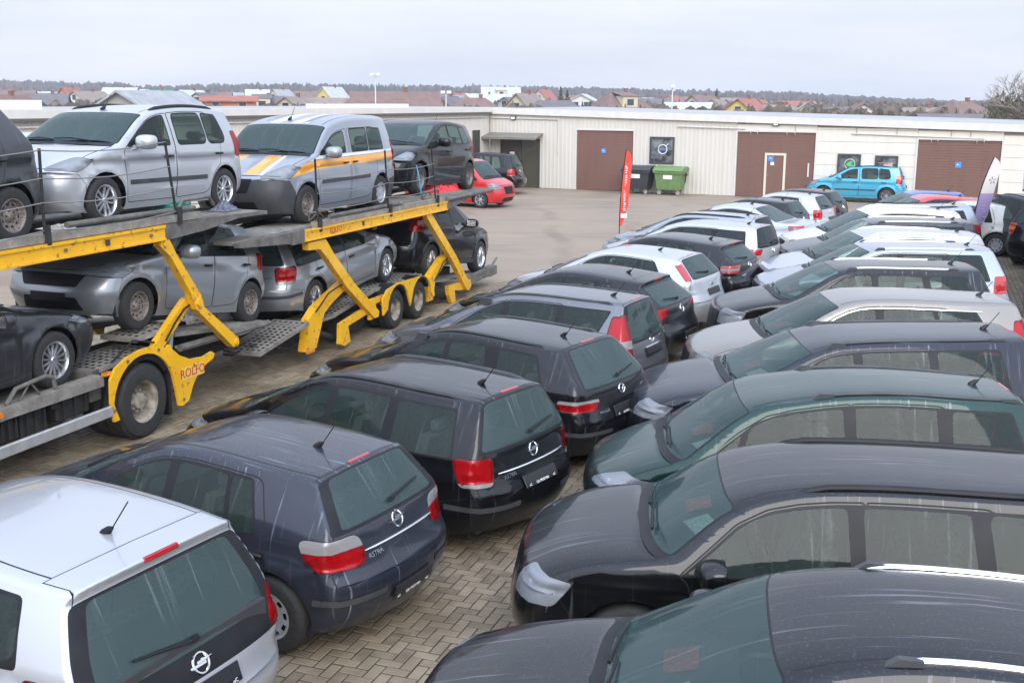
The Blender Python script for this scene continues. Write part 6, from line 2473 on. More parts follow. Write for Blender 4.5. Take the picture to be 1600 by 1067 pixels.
# --- trailer
for k, pts in enumerate((((4.5, .12, .80), (4.9, .10, 1.05), (5.3, .10, 1.12), (5.6, .12, 1.08)), ((9.3, .12, .60), (9.7, .10, .92), (10.0, .12, .98)), ((3.3, .4, .45), (3.9, .3, .30), (4.6, .4, .36)))):
    m = MB(); m.tube(pts, .013, 6); m.build('hose', BLACK, trl, True)
for y in (.75, 1.60):
    m = MB(); m.box(3.0, 11.6, y, y + .14, .34, .56); m.build('chassis_beam', DARKST, trl)
m = MB(); m.bar((1.6, 1.25, .55), (3.4, 1.25, .50), .30, .12); m.build('drawbar', DARKST, trl)
for y, sg in ((.10, 1), (WD - .10, -1)):
    oy = y - sg * .10
    mn, mx = lambda a, b: min(a, b), lambda a, b: max(a, b)
    perforated('ramp_plate', trl, 2.75, 4.2, min(y - sg * .02, y + sg * .62), max(y - sg * .02, y + sg * .62), .50, .70, 12, 6, DECK)
    perforated('tread_plate', trl, 5.3, 6.9, min(y + sg * .16, y + sg * .78), max(y + sg * .16, y + sg * .78), .60, .80, 12, 6, DECK)
    perforated('tread_plate', trl, 6.9, 9.0, min(y + sg * .16, y + sg * .78), max(y + sg * .16, y + sg * .78), .80, .78, 14, 6, DECK)
    m = MB(); m.bar((4.2, y + sg * .45, .58), (5.4, y + sg * .45, .57), .6, .04); m.build('deck_plate', DECK, trl)
    m = MB(); m.bar((9.0, y + sg * .45, .58), (12.9, y + sg * .45, .26), .6, .04); m.build('deck_plate', DECK, trl)
    # arms
    slab(trl, 'upper_arm', [(4.18, 1.96), (4.75, 1.96), (4.98, 1.72), (5.70, 1.10), (6.62, .46), (6.60, .36), (6.44, .36), (5.45, 1.05), (4.72, 1.70), (4.55, 1.82), (4.20, 1.84)], oy + sg * .04, .11, YEL, sg)
    slab(trl, 'lower_arm', [(4.20, .20), (4.55, .20), (4.85, .72), (5.10, .84), (5.66, 1.02), (5.62, 1.16), (5.40, 1.10), (4.60, .86), (4.34, .70)], oy + sg * .16, .14, YEL, sg)
    slab(trl, 'bracket', [(5.30, .46), (6.55, .62), (6.62, .60), (6.62, .50), (5.55, .38), (5.62, .10), (5.40, .06), (5.26, .12)], oy + sg * .10, .08, YEL, sg)
    slab(trl, 'bracket', [(6.40, .70), (6.95, .70), (6.95, .52), (6.85, .52), (6.85, .60), (6.52, .60), (6.46, .34), (6.34, .34)], oy + sg * .08, .06, YEL, sg)
    fend = [(6.72, .36), (6.70, .66), (6.90, .80), (7.36, .86), (8.40, .84), (8.80, .74), (8.98, .58), (9.02, .36), (8.95, .34)] + arc(8.40, .365, .47, .15, math.pi * .80, 9) + [(7.88, .34)] + arc(7.36, .365, .47, math.pi * .2, math.pi * .95, 9)
    slab(trl, 'fender', fend, oy + sg * .00, .035, YEL, sg)
    for x in (7.36, 8.40):
        slab(trl, 'mudguard', arc(x, .365, .475, .5, 2.65, 12) + arc(x, .365, .425, 2.65, .5, 12), oy + sg * .036, .30, BLACK, sg)
    slab(trl, 'upper_arm', [(8.72, 2.00), (8.95, 2.02), (10.25, 1.00), (11.08, .24), (10.98, .16), (10.85, .18), (10.00, .96), (8.80, 1.90)], oy + sg * .04, .10, YEL, sg)
    slab(trl, 'lower_arm', [(9.02, .22), (9.26, .22), (9.42, .62), (9.98, .92), (10.02, 1.04), (9.80, 1.02), (9.18, .74), (9.02, .56)], oy + sg * .15, .13, YEL, sg)
    slab(trl, 'bracket', [(9.95, .40), (11.2, .36), (11.25, .20), (10.7, .20), (10.3, .26), (10.35, .02), (10.15, .0), (10.0, .20)], oy + sg * .10, .08, YEL, sg)
    m = MB(); m.tube([(9.2, y + sg * .3, .42), (10.2, y + sg * .2, .12)], .07, 8); m.build('ram', DARKST, trl, True)
    m = MB(); m.tube([(4.4, y + sg * .3, .55), (5.4, y + sg * .2, .18)], .06, 8); m.build('ram', DARKST, trl, True)
    m = MB(); m.tube([(5.7, y + sg * .35, .24), (6.5, y + sg * .35, .24)], .15, 12); m.build('air_tank', DARKST, trl, True)
    m = MB(); m.bar((11.1, y + sg * .12, .30), (12.5, y + sg * .12, .33), .16, .16); m.bar((12.45, y + sg * .12, .33), (12.9, y + sg * .12, .34), .20, .20); m.build('rear_extension', GRIME, trl)
    m = MB(); m.tube([(12.8, y + sg * .12, .42), (13.1, y + sg * .10, .58)], .03, 6); m.build('lever', GRIME, trl, True)
    # upper deck
    m = MB(); m.box(4.08, 9.73, min(oy + sg * .02, oy + sg * .12), max(oy + sg * .02, oy + sg * .12), 1.99, 2.165)
    m.box(4.08, 9.73, min(oy, oy + sg * .02), max(oy, oy + sg * .02), 2.14, 2.165); m.box(4.08, 9.73, min(oy, oy + sg * .02), max(oy, oy + sg * .02), 1.99, 2.01)
    m.build('side_beam', YEL, trl)
    m = MB(); m.box(3.7, 4.07, min(oy + sg * .03, oy + sg * .20), max(oy + sg * .03, oy + sg * .20), 1.98, 2.18); m.build('beam_end', GRIME, trl)
    m = MB(); m.box(4.5, 9.7, min(oy + sg * .05, oy + sg * .17), max(oy + sg * .05, oy + sg * .17), 2.17, 2.25); m.build('deck_rail', DECK, trl)
    m = MB(); m.tube([(5.0, oy + sg * .10, 2.30), (7.6, oy + sg * .10, 2.29), (7.8, oy + sg * .10, 2.24)], .035, 8); m.build('deck_tube', GRIME, trl, True)
    slab(trl, 'deck_end', [(2.3, 2.10), (3.7, 2.00), (4.1, 2.0), (4.1, 2.18), (2.3, 2.16)], oy + sg * .05, .10, GRIME, sg)
    m = MB(); m.bar((2.3, oy + sg * .55, 2.15), (9.0, oy + sg * .55, 2.19), .72, .05); m.build('deck_plate', DECK, trl)
    m = MB(); m.bar((9.0, oy + sg * .55, 2.28), (11.2, oy + sg * .55, 2.24), .72, .05); m.build('deck_plate', DECK, trl)
    perforated('tread_plate', trl, 7.9, 8.9, min(oy + sg * .2, oy + sg * .9), max(oy + sg * .2, oy + sg * .9), 2.30, 2.27, 8, 6, DECK)
    slab(trl, 'deck_end', [(9.74, 1.99), (10.1, 2.02), (11.2, 2.16), (12.3, 2.16), (12.3, 2.24), (9.74, 2.24)], oy + sg * .03, .60, GRIME, sg)
    m = MB(); m.tube([(9.74, oy + sg * .02, 2.20), (12.3, oy + sg * .02, 2.21)], .045, 8); m.build('deck_tube', GRIME, trl, True)
    for x0, z0, x1, z1 in ((4.55, 2.12, 4.51, 3.24), (7.12, 2.12, 7.00, 3.28), (9.26, 2.12, 9.03, 3.36)):
        m = MB(); m.bar((x0, oy + sg * .06, z0), (x1, oy + sg * .06, z1), .024, .024); m.box(x0 - .035, x0 + .035, min(oy, oy + sg * .03), max(oy, oy + sg * .03), 2.1, 2.32); m.build('stanchion', DARKST, trl)
    for f in (.25, .50, .74):
        m = MB()
        q = [(4.52, 2.2 + f), (7.08, 2.2 + f), (9.15, 2.2 + f)]
        pts = []
        for i in range(2):
            for t in np.linspace(0, 1, 9)[:-1 if i == 0 else None]:
                pts.append((q[i][0] * (1 - t) + q[i + 1][0] * t, oy + sg * .05, q[i][1] * (1 - t) + q[i + 1][1] * t - .04 * math.sin(math.pi * t)))
        m.tube(pts, .007, 4); m.build('wire', MATS['wire_grey'], trl)
    m = MB(); m.box(6.0, 6.05, min(oy, oy + sg * .02), max(oy, oy + sg * .02), 2.05, 2.12); m.build('reflector', MATS['beam_box'], trl)
    # wheel stop frames by the tyres
    for x in (4.55, 8.95):
        m = MB(); m.tube([(x, y + sg * .12, 2.26), (x, y + sg * .12, 2.38), (x + .8, y + sg * .12, 2.38), (x + .8, y + sg * .12, 2.26)], .02, 6); m.tube([(x, y + sg * .12, 2.26), (x + .3, y + sg * .12, 2.38), (x + .5, y + sg * .12, 2.26)], .012, 6); m.build('wheel_stop', GRIME, trl, True)
    m = MB(); m.box(4.0, 4.22, min(oy, oy + sg * .04), max(oy, oy + sg * .04), .22, .27); m.build('marker_lamp', ORANGE, trl)
for z, x0, x1 in ((2.08, 2.6, 11.4), (.40, 3.4, 11)):
    for x in np.arange(x0, x1, 1.3):
        m = MB(); m.box(x, x + .10, .2, WD - .2, z, z + .06); m.build('cross_member', DARKST, trl)
inst('lettering', text_mesh('ROLFO', .13, simple('rolfo_faded', (.55, .10, .02), .5)), trl, (5.05, .014, 2.075), (R(90), 0, 0))
# loose things lying on the decks
def tl(x, y, z):
    return T0 + tx * x + ty * y + Vector((0, 0, z))
def crumpled(name, loc, sx, sy, sz, mat, label, cat, seed):
    rg = np.random.default_rng(seed)
    n = 12
    V = [((i / n - .5) * sx, (j / n - .5) * sy, max(.01, sz * (1 - (2 * i / n - 1) ** 2) * (1 - (2 * j / n - 1) ** 2) * (.6 + .8 * rg.random()))) for i in range(n + 1) for j in range(n + 1)]
    F_ = [(i * (n + 1) + j, (i + 1) * (n + 1) + j, (i + 1) * (n + 1) + j + 1, i * (n + 1) + j + 1) for i in range(n) for j in range(n)]
    k = len(V)
    V += [(x, y, 0) for x, y, z in V]
    F_ += [tuple(q + k for q in f[::-1]) for f in F_]
    for i in range(n):
        a, b, c, d = i * (n + 1), (i + 1) * (n + 1), i * (n + 1) + n, (i + 1) * (n + 1) + n
        F_ += [(a, b, b + k, a + k), (d, c, c + k, d + k), (i, i + k, i + 1 + k, i + 1), (n * (n + 1) + i, n * (n + 1) + i + 1, n * (n + 1) + i + 1 + k, n * (n + 1) + i + k)]
    o = mesh_obj(name, V, F_, mat, None)
    o.location = loc
    o.rotation_euler = (0, 0, TA)
    tag(o, label, cat)
    return o
crumpled('tarpaulin', tl(10.6, .62, 2.27), 1.5, .55, .22, simple('tarp_red', (.60, .02, .02), .45, var=.2), 'crumpled red tarpaulin on the trailer deck under the black minivan', 'tarpaulin', 1)
crumpled('strap_bundle', tl(2.4, .35, 2.61), .45, .3, .12, simple('strap_grey', (.10, .11, .14), .8, var=.6, vscale=20), 'tangle of grey lashing straps behind the silver van', 'straps', 2)
crumpled('strap_bundle', tl(-.65, .55, 2.61), .7, .25, .08, simple('strap_pale', (.30, .28, .24), .8, var=.6, vscale=20), 'pale lashing straps under the nose of the silver van', 'straps', 3)
m = MB(); m.box(-.22, .22, -.14, .14, 0, .17, bevel=.015); m.box(-.10, .10, -.145, .145, .17, .19)
o = m.build('tool_box', simple('box_teal', (.02, .16, .13), .4)); o.location = tl(1.5, .55, 2.61); o.rotation_euler = (0, 0, TA); tag(o, 'small teal box on the upper deck between the van wheels', 'box')
m = MB(); m.bar((0, 0, 0), (-.12, 0, .40), .05, .008, up=(0, 1, 0)); m.bar((-.12, 0, .40), (-.02, .1, .62), .05, .008, up=(0, 1, 0))
o = m.build('lashing_strap', simple('strap_blue', (.08, .30, .48), .7)); o.location = tl(9.2, .34, 2.28); o.rotation_euler = (0, 0, TA); tag(o, 'blue lashing strap by the front wheel of the black minivan', 'strap')

crumpled('cloth', gnd(745, 365), .75, .35, .08, simple('cloth_red', (.62, .06, .05), .7, var=.2), 'small red cloth lying on the yard behind the carried off-roader', 'cloth', 9)
# ------------------------------------------------------------------ paints
P_BLUE = paint('paint_night_blue', (.027, .030, .042), .35, .85, seed=1, lift=.26)
P_BLACK = paint('paint_black', (.0045, .0045, .0055), .15, .60, seed=2, lift=.16)
P_BLACK2 = paint('paint_soft_black', (.006, .006, .0075), .2, .68, seed=4, lift=.18)
P_NAVY = paint('paint_navy', (.010, .012, .020), .3, .5, seed=5)
P_GREEN = paint('paint_dark_green', (.006, .030, .024), .35, .55, seed=6)
P_GREY = paint('paint_mid_grey', (.14, .143, .155), .6, .30, seed=7)
P_DGREY = paint('paint_dark_grey', (.050, .052, .057), .5, .30, seed=8)
P_SILVER = paint('paint_silver', (.46, .47, .49), .45, .22, seed=9)
P_SILVER2 = paint('paint_cool_silver', (.30, .325, .365), .5, .22, seed=10)
P_WHITE = paint('paint_cream_white', (.58, .555, .49), .05, .18, seed=11)
P_SAND = paint('paint_champagne', (.22, .195, .165), .5, .3, seed=12)
P_RED = paint('paint_red', (.50, .012, .016), .1, .15, seed=13)
P_CYAN = paint('paint_turquoise', (.06, .36, .52), .3, .12, seed=14)
P_COBALT = paint('paint_cobalt', (.02, .09, .34), .3, .2, seed=15)
P_STEEL = paint('paint_steel_blue', (.33, .35, .37), .55, .15, seed=16)
ORSTRIPE = paint('stripe_orange', (.80, .33, .02), .0, .1, seed=17)
WHSTRIPE = paint('stripe_white', (.72, .72, .72), .0, .1, seed=18)
for mm in (RED, REDDK, WHITEL, CLEAR, ORANGE):
    MATS[mm.name] = mm

REFLECT_RED = simple('red_reflection_sheet', (.55, .06, .04), .6, var=.5, vscale=25)  # mottled red that imitates red reflections seen in the glass
PAPER2 = simple('sheet_white', (.65, .62, .55), .7, var=.3, vscale=30)
def sp(*bases, **k):
    d = {}
    for b in bases:
        d.update(b)
    d.update(k)
    return d
HL = dict(ua=.30, ub=.84, ia=.36, ib=.16, sa=.02, sb=.05, r=.05)
HATCH = dict(nf=.40, hfs=.17, hf=.66, wins=[(1.50, 2.02, 2.38, 2.36), (2.47, 2.46, 3.04, 2.96), (3.09, 3.01, 3.36, 3.20, .08)], fd=(1.36, 2.42), rdoor=(2.42, 3.46, 3.30), head=HL)
ASTRA = sp(HATCH, rear_strip=(.475, .525),  tail=dict(za=.965, zb=.735, ia=.30, ib=.36, sa=.22, sb=.03, r=.10), tail_parts=[(0, .42, 'white_lens')], emblem='bolt', ant=.42, chrome_bar=(.825, .46), style='hubcap',
           plate='bumper', plate_z=.43, emb_z=.93, badge=('ASTRA', .775, .36), rear_frame=True, moulding=None, wiper_side=-1, rear_glass_m=.13, rs=3.78, rz=1.37, gs=4.06, gz=1.0, ts=4.17)
WAGON = sp(HATCH, rear_strip=(.47, .52),  L=4.515, H=1.49, wb=2.70, fo=.885, rs=4.16, rz=1.45, gs=4.37, gz=1.00, ts=4.43, tz=.74, bz=.58,
           wins=[(1.50, 2.02, 2.40, 2.38), (2.49, 2.48, 3.18, 3.15, .03), (3.30, 3.27, 4.02, 3.92, .06)], fd=(1.36, 2.44), rdoor=(2.44, 3.50, 3.30), br=.94,
           tail=dict(za=.96, zb=.70, ia=.20, ib=.21, sa=.16, sb=.04, r=.06), emblem='bolt', ant=.35, chrome_bar=(.80, .54), plate='gate', plate_z=.66, emb_z=.915, badge=('ASTRA', .755, .40), style='alloy7',
           rails=('flush', 1.95, 4.05), wiper_side=-1, tail_parts=[(.86, 1.0, 'white_lens')], gi=.16, rear_glass_m=.07, rear_frame=True)
MZ6 = sp(WAGON, L=4.69, W=1.78, H=1.46, wb=2.675, fo=.96, nf=.44, hfs=.20, cs=1.20, ws=2.08, ps=2.6, rs=4.14, rz=1.40, gs=4.55, gz=.98, ts=4.62, tz=.74, spoiler=.0, rear_frame=False, rear_glass_m=.13,
         wins=[(1.66, 2.18, 2.52, 2.50), (2.60, 2.59, 3.22, 3.10), (3.36, 3.30, 4.02, 3.82, .10)], fd=(1.48, 2.55), rdoor=(2.55, 3.55, 3.3), tail=dict(za=.87, zb=.75, ia=.36, ib=.30, sa=.14, sb=.10, r=.05),
         tail_parts=[(0, .30, 'white_lens')], emblem='wing', emb_z=.90, plate_z=.69, badge=('mazda6', .72, .42), chrome_bar=None, rails=('bridge', 1.95, 3.95), moulding=None)
I30 = sp(WAGON, L=4.475, W=1.775, H=1.54, rs=4.16, rz=1.49, gs=4.36, gz=.98, ts=4.42, wins=[(1.50, 2.0, 2.40, 2.38), (2.49, 2.48, 3.28, 3.20, .04), (3.40, 3.34, 3.80, 3.98, .06)],
         tail=dict(za=1.38, zb=.76, ia=.06, ib=.22, sa=.10, sb=.14, r=.03), tail_parts=[(.58, .76, 'white_lens')], emblem='oval', emb_z=.955, plate_z=.81, badge=('i30 CW', .965, -.42), chrome_bar=(.875, .24), rails=('bridge', 1.9, 4.05), plate_text=1, rear_glass_m=.12)
ASTRAJ = sp(HATCH, L=4.42, W=1.81, H=1.50, wb=2.685, fo=.92, rs=3.80, rz=1.40, gs=4.22, gz=1.02, ts=4.33, tail=dict(za=1.0, zb=.84, ia=.34, ib=.20, sa=.16, sb=.10, r=.05), emblem='bolt', emb_z=.93, plate='bumper', plate_z=.54, ant=.5,
            wins=[(1.56, 2.06, 2.44, 2.42), (2.53, 2.52, 3.10, 3.02), (3.16, 3.08, 3.44, 3.30, .08)], fd=(1.40, 2.48), rdoor=(2.48, 3.52, 3.36), style='alloy5', spoiler=.05)
FOCUS = sp(HATCH, L=4.34, W=1.84, H=1.49, wb=2.64, fo=.90, rs=3.82, rz=1.39, gs=4.16, gz=1.04, ts=4.26, tz=.78, tail=dict(za=1.33, zb=1.02, ia=.035, ib=.05, sa=.07, sb=.03, r=.02), emblem='ovalblue', emb_z=.90, plate='gate', plate_z=.78, ant=.62, plate_text=1,
           wins=[(1.52, 2.02, 2.40, 2.38), (2.49, 2.48, 3.08, 3.02), (3.14, 3.08, 3.62, 3.34, .08)], fd=(1.38, 2.44), rdoor=(2.44, 3.50, 3.34), style='alloy5')
MZ3 = sp(HATCH, L=4.46, W=1.755, H=1.46, wb=2.64, fo=.95, rs=3.90, rz=1.37, gs=4.26, gz=1.0, ts=4.38, tail=dict(za=.97, zb=.83, ia=.36, ib=.24, sa=.16, sb=.12, r=.05), tail_parts=[(.35, .75, 'white_lens')], emblem='wing', emb_z=.93, plate='bumper', plate_z=.56, ant=.5, spoiler=.06,
         wins=[(1.60, 2.12, 2.46, 2.44), (2.55, 2.54, 3.10, 3.02), (3.16, 3.08, 3.50, 3.32, .07)], fd=(1.44, 2.50), rdoor=(2.50, 3.54, 3.36), style='alloy5', badge=('mazda3', .77, .42))
SWAG = sp(WAGON, L=4.50, rear_frame=False, rear_glass_mat=GLASS_DARK, tail=dict(za=.98, zb=.86, ia=.24, ib=.18, sa=.12, sb=.08, r=.03), tail_parts=[], emblem='twin', emb_z=.92, plate_z=.74, chrome_bar=None, badge=None, plate_text=1, rails=None, grid=.10, side_rear_mat=GLASS_DARK)
PASSAT = dict(L=4.76, W=1.82, H=1.46, wb=2.71, fo=.95, cs=1.22, ws=2.10, ps=2.65, rs=3.35, rz=1.40, gs=4.02, gz=1.04, ts=4.70, tz=1.02, bz=.66, tr=.10, gi=.02, nr=.22, rd=.09, wins=[(1.66, 2.18, 2.55, 2.53), (2.64, 2.63, 3.28, 3.10, .05), (3.34, 3.18, 3.62, 3.30, .06)],
              fd=(1.50, 2.58), rdoor=(2.58, 3.55, 3.2), head=HL, tail=dict(za=.98, zb=.80, ia=.36, ib=.26, sa=.12, sb=.08, r=.04), tail_parts=[(.3, .7, 'white_lens')], emblem='twin', emb_z=.90, plate=None, wiper=False, ant=.3, grid=.10, third=False)
SMALL = sp(HATCH, L=3.95, W=1.68, H=1.46, wb=2.48, fo=.78, cs=.98, ws=1.80, ps=2.3, rs=3.45, rz=1.39, gs=3.75, gz=1.0, ts=3.86, tail=dict(za=1.0, zb=.72, ia=.16, ib=.14, sa=.12, sb=.04, r=.04), emblem='disc', plate='gate', plate_z=.72, plate_text=1,
           wins=[(1.40, 1.88, 2.22, 2.20), (2.31, 2.30, 2.82, 2.75), (2.88, 2.80, 3.12, 2.98, .06)], fd=(1.26, 2.26), rdoor=(2.26, 3.20, 3.05), grid=.10, ant=.3)
MERB = dict(L=4.29, W=1.81, H=1.615, wb=2.644, fo=.86, cs=1.0, cz=1.04, ws=1.95, wz=1.52, ps=2.6, rs=3.86, rz=1.54, gs=4.20, gz=.79, ts=4.24, tz=.66, bz=.56, glass_low=.94, bf=.96, br=1.10, tum=.24, wins=[(1.55, 2.06, 2.42, 2.40), (2.52, 2.50, 3.18, 3.10), (3.26, 3.16, 3.62, 3.55, .10, .03)],
            fd=(1.38, 2.46), rdoor=(2.46, 3.52, 3.34), head=HL, tail=dict(za=1.06, zb=.80, ia=.05, ib=.16, sa=.30, sb=.30, r=.05), emblem='bolt', emb_z=.86, plate='gate', plate_z=.705, ant=.42, ant_len=.20, rear_frame=True, rear_glass_m=.14, style='alloy5', spoiler=.06, wiper_side=1, gi=.12)
SUV = dict(L=4.60, W=1.86, H=1.70, wb=2.70, fo=.92, rt=.36, zs=.25, zf=.24, zr=.28, bf=1.01, br=1.06, hf=.90, hms=.50, hmz=1.03, cs=1.02, cz=1.12, ws=1.92, wz=1.58, ps=2.5, rs=4.18, rz=1.60, gs=4.42, gz=1.12, ts=4.52, tz=.84, bz=.66, tum=.34, tumq=.28, rd=.08,
           wins=[(1.40, 2.00, 2.46, 2.44), (2.56, 2.55, 3.28, 3.22, .04), (3.40, 3.34, 4.05, 3.92, .07)], fd=(1.34, 2.50), rdoor=(2.50, 3.52, 3.36), head=dict(ua=.20, ub=.58, ia=.30, ib=.28, sa=.03, sb=.05, r=.05), dash_sheets=[(-.35, REFLECT_RED), (.1, PAPER2)], tail=dict(za=1.14, zb=.84, ia=.20, ib=.18, sa=.16, sb=.12, r=.04),
           rails=('bridge', 1.98, 4.05), ant=.28, style='alloy5', emblem='disc', plate_z=.80, emb_z=1.02, wiper=True)
ZAF = dict(L=4.317, W=1.742, H=1.63, wb=2.694, fo=.84, cs=.76, cz=.98, ws=1.46, wz=1.46, ps=2.55, rs=3.98, rz=1.55, gs=4.16, gz=1.0, ts=4.23, tz=.72, bf=.91, br=.96, tum=.27, tumq=.22, hf=.72, hms=.50, hmz=.90,
           wins=[(1.06, 1.36, 1.36, 1.44, .02), (1.42, 1.52, 2.36, 2.34), (2.46, 2.45, 3.18, 3.16, .03), (3.30, 3.29, 3.98, 3.82, .10)], fd=(1.30, 2.41), rdoor=(2.41, 3.42, 3.24), head=dict(ua=.25, ub=.80, ia=.34, ib=.14, sa=.03, sb=.06, r=.05),
           tail=dict(za=1.05, zb=.75, ia=.12, ib=.14, sa=.12, sb=.06, r=.04), rails=('bridge', 2.02, 4.0), ant=.3, emblem='bolt', style='alloy5', mir_off=.34, dash_sheets=[(-.3, REFLECT_RED), (.2, PAPER2)])
ROOM = dict(L=4.205, W=1.69, H=1.56, wb=2.608, fo=.83, cs=.98, cz=1.03, ws=1.74, wz=1.46, ps=2.75, rs=3.86, rz=1.50, gs=4.06, gz=1.0, ts=4.14, tz=.72, bz=.60, bf=.97, br=.99, tum=.20, tumq=.16, hf=.74, hms=.46, hmz=.93, tf=.11, gi=.08,
            wins=[(1.33, 1.80, 2.20, 2.18, .02), (2.40, 2.38, 3.05, 3.02, .10), (3.11, 3.08, 3.58, 3.46, .16)], fd=(1.24, 2.27), rdoor=(2.27, 3.40, 3.22), trim_full=False, moulding=(.50, .56), head=dict(ua=.32, ub=.92, ia=.30, ib=.10, sa=.03, sb=.06, r=.07),
            tail=dict(za=1.20, zb=.80, ia=.08, ib=.10, sa=.14, sb=.08, r=.05), rails=('flush', 1.95, 3.60, BLACK), ant=1.95, style='alloytwin', emblem='disc', wl=.03)
CADDY = dict(L=4.41, W=1.79, H=1.74, wb=2.66, fo=.87, cs=1.0, cz=1.10, ws=1.66, wz=1.60, ps=2.6, rs=4.22, rz=1.69, gs=4.34, gz=1.06, ts=4.38, tz=.72, bz=.55, bf=1.04, br=1.07, tum=.12, tumq=.08, hf=.80, hms=.45, hmz=1.0, tf=.12, gi=.06, nr=.18, rd=.12, wm=.13,
             wins=[(1.36, 1.76, 2.24, 2.22, .04), (2.48, 2.46, 3.08, 3.08, .03), (3.14, 3.14, 3.72, 3.70, .04)], fd=(1.26, 2.33), rdoor=(2.36, 3.40, 3.38), slide=True, trim_full=False, moulding=(.62, .68), head=dict(ua=.36, ub=.98, ia=.36, ib=.10, sa=.03, sb=.08, r=.04),
             tail=dict(za=1.3, zb=.75, ia=.10, ib=.10, sa=.06, sb=.06, r=.03), style='steel', style_r='hubcap', ant=2.3, emblem='twin', bumper_mat=SATIN, wl=.05, third=False,
             stripes=[(ORSTRIPE, [(.0, .70), (.7, .80), (1.2, .86), (4.6, .92), (4.6, 1.04), (1.2, 1.00), (.5, .92), (.0, .80)]), (WHSTRIPE, [(.2, .93), (.5, .935), (1.2, 1.015), (4.6, 1.055), (4.6, 1.09), (1.2, 1.07), (.5, .99), (.2, .96)])],
             tstripes=[(ORSTRIPE, (3, .05), (5, -.10), .18, .40), (WHSTRIPE, (3, .05), (5, -.10), .45, .50), (WHSTRIPE, (6, .06), (7, .6), .12, .30), (WHSTRIPE, (6, .06), (7, .6), .36, .42)])
MERA = dict(L=4.05, W=1.694, H=1.53, wb=2.63, fo=.78, cs=.90, cz=1.0, ws=1.80, wz=1.43, ps=2.4, rs=3.70, rz=1.45, gs=3.90, gz=1.0, ts=3.98, tz=.72, bf=.95, br=1.04, tum=.22, tumq=.22, hf=.72, hms=.44, hmz=.90,
            wins=[(1.28, 1.66, 1.60, 1.68, .02), (1.66, 1.76, 2.30, 2.28), (2.40, 2.39, 2.98, 2.94), (3.06, 3.02, 3.52, 3.36, .10)], fd=(1.20, 2.35), rdoor=(2.35, 3.34, 3.20), head=dict(ua=.30, ub=.90, ia=.26, ib=.12, sa=.04, sb=.05, r=.03), tail=dict(za=1.2, zb=.8, ia=.1, ib=.12, sa=.1, sb=.06),
            style='steel', emblem='bolt', mir_off=.42, ant=.3)
SAND = sp(HATCH, L=3.94, W=1.75, H=1.53, wb=2.589, fo=.68, nf=.30, hfs=.08, grille_w=.50, cs=.97, cz=1.0, ws=1.74, wz=1.44, ps=2.32, rs=3.47, rz=1.46, gs=3.74, gz=1.02, ts=3.85, hf=.74, hms=.50, hmz=.92, bf=.95, br=1.02, wins=[(1.36, 1.84, 2.22, 2.20), (2.32, 2.31, 2.80, 2.76), (2.86, 2.82, 3.12, 2.98, .03)],
          fd=(1.22, 2.27), rdoor=(2.27, 3.20, 3.04), tail=dict(za=1.05, zb=.80, ia=.12, ib=.12, sa=.18, sb=.10, r=.04), head=dict(ua=.26, ub=.74, ia=.42, ib=.22, sa=.03, sb=.06, r=.05), style='steel', emblem='disc', front_plate=.40)
INSIG = dict(PASSAT, L=4.83, W=1.856, H=1.49, wb=2.737, fo=.97, style='alloy14', rt=.335, emblem='bolt', grid=.075)
XC = sp(SUV, L=4.63, W=1.89, H=1.70, wb=2.774, fo=.92, tail=dict(za=1.50, zb=.98, ia=.06, ib=.16, sa=.08, sb=.24, r=.06), rails=None, rs=4.10, rz=1.62, gs=4.38, gz=1.14, style='alloytwin', clad=True, wins=[(1.62, 2.14, 2.52, 2.50), (2.62, 2.61, 3.26, 3.20, .04), (3.34, 3.28, 3.80, 3.70, .07, .05)], br=1.20)
VAN = dict(CADDY, L=4.6, H=1.94, rz=1.88, wz=1.82, stripes=[], tstripes=[], style='alloy7', bumper_mat=None, moulding=None, hf=.88, hms=.32, hmz=1.02, cs=.66, cz=1.16, ws=1.38, wins=[(1.02, 1.46, 2.10, 2.08, .04), (2.48, 2.46, 3.08, 3.08, .03), (3.14, 3.14, 3.72, 3.70, .04)])
VAN.pop('style_r')

# ------------------------------------------------------------------ placing
def put(o, x, y, h):
    o.location = (x, y, 0)
    o.rotation_euler = (0, 0, R(h))
    return o
def xmid(spec):
    S = sp(BASE, spec)
    return S['fo'] + S['wb'] / 2
def put_at(o, spec, s, yl, z, u, v, h):
    """stand the car so that its point (s from the nose, yl to its left, z up) is seen at picture point (u, v)"""
    g = gnd(u, v, z)
    lx = xmid(spec) - s
    c, sn = math.cos(R(h)), math.sin(R(h))
    return put(o, g.x - (c * lx - sn * yl), g.y - (sn * lx + c * yl), h)
def put_deck(o, tf, zf, tr, zr, back=False):
    f = ((tx * (tf - tr)) + Vector((0, 0, zf - zr))).normalized()
    l = Vector((0, 0, 1)).cross(f).normalized()
    u = f.cross(l)
    p = T0 + tx * (tf + tr) / 2 + ty * (WD / 2) + Vector((0, 0, (zf + zr) / 2))
    M = Matrix((f, l, u)).transposed().to_4x4()
    M.translation = p
    o.matrix_world = M
    return o

GL, GR, GT = 'cars parked in the left row with their tails to the aisle', 'cars parked in the right row with their noses to the aisle', 'cars carried on the transporter'
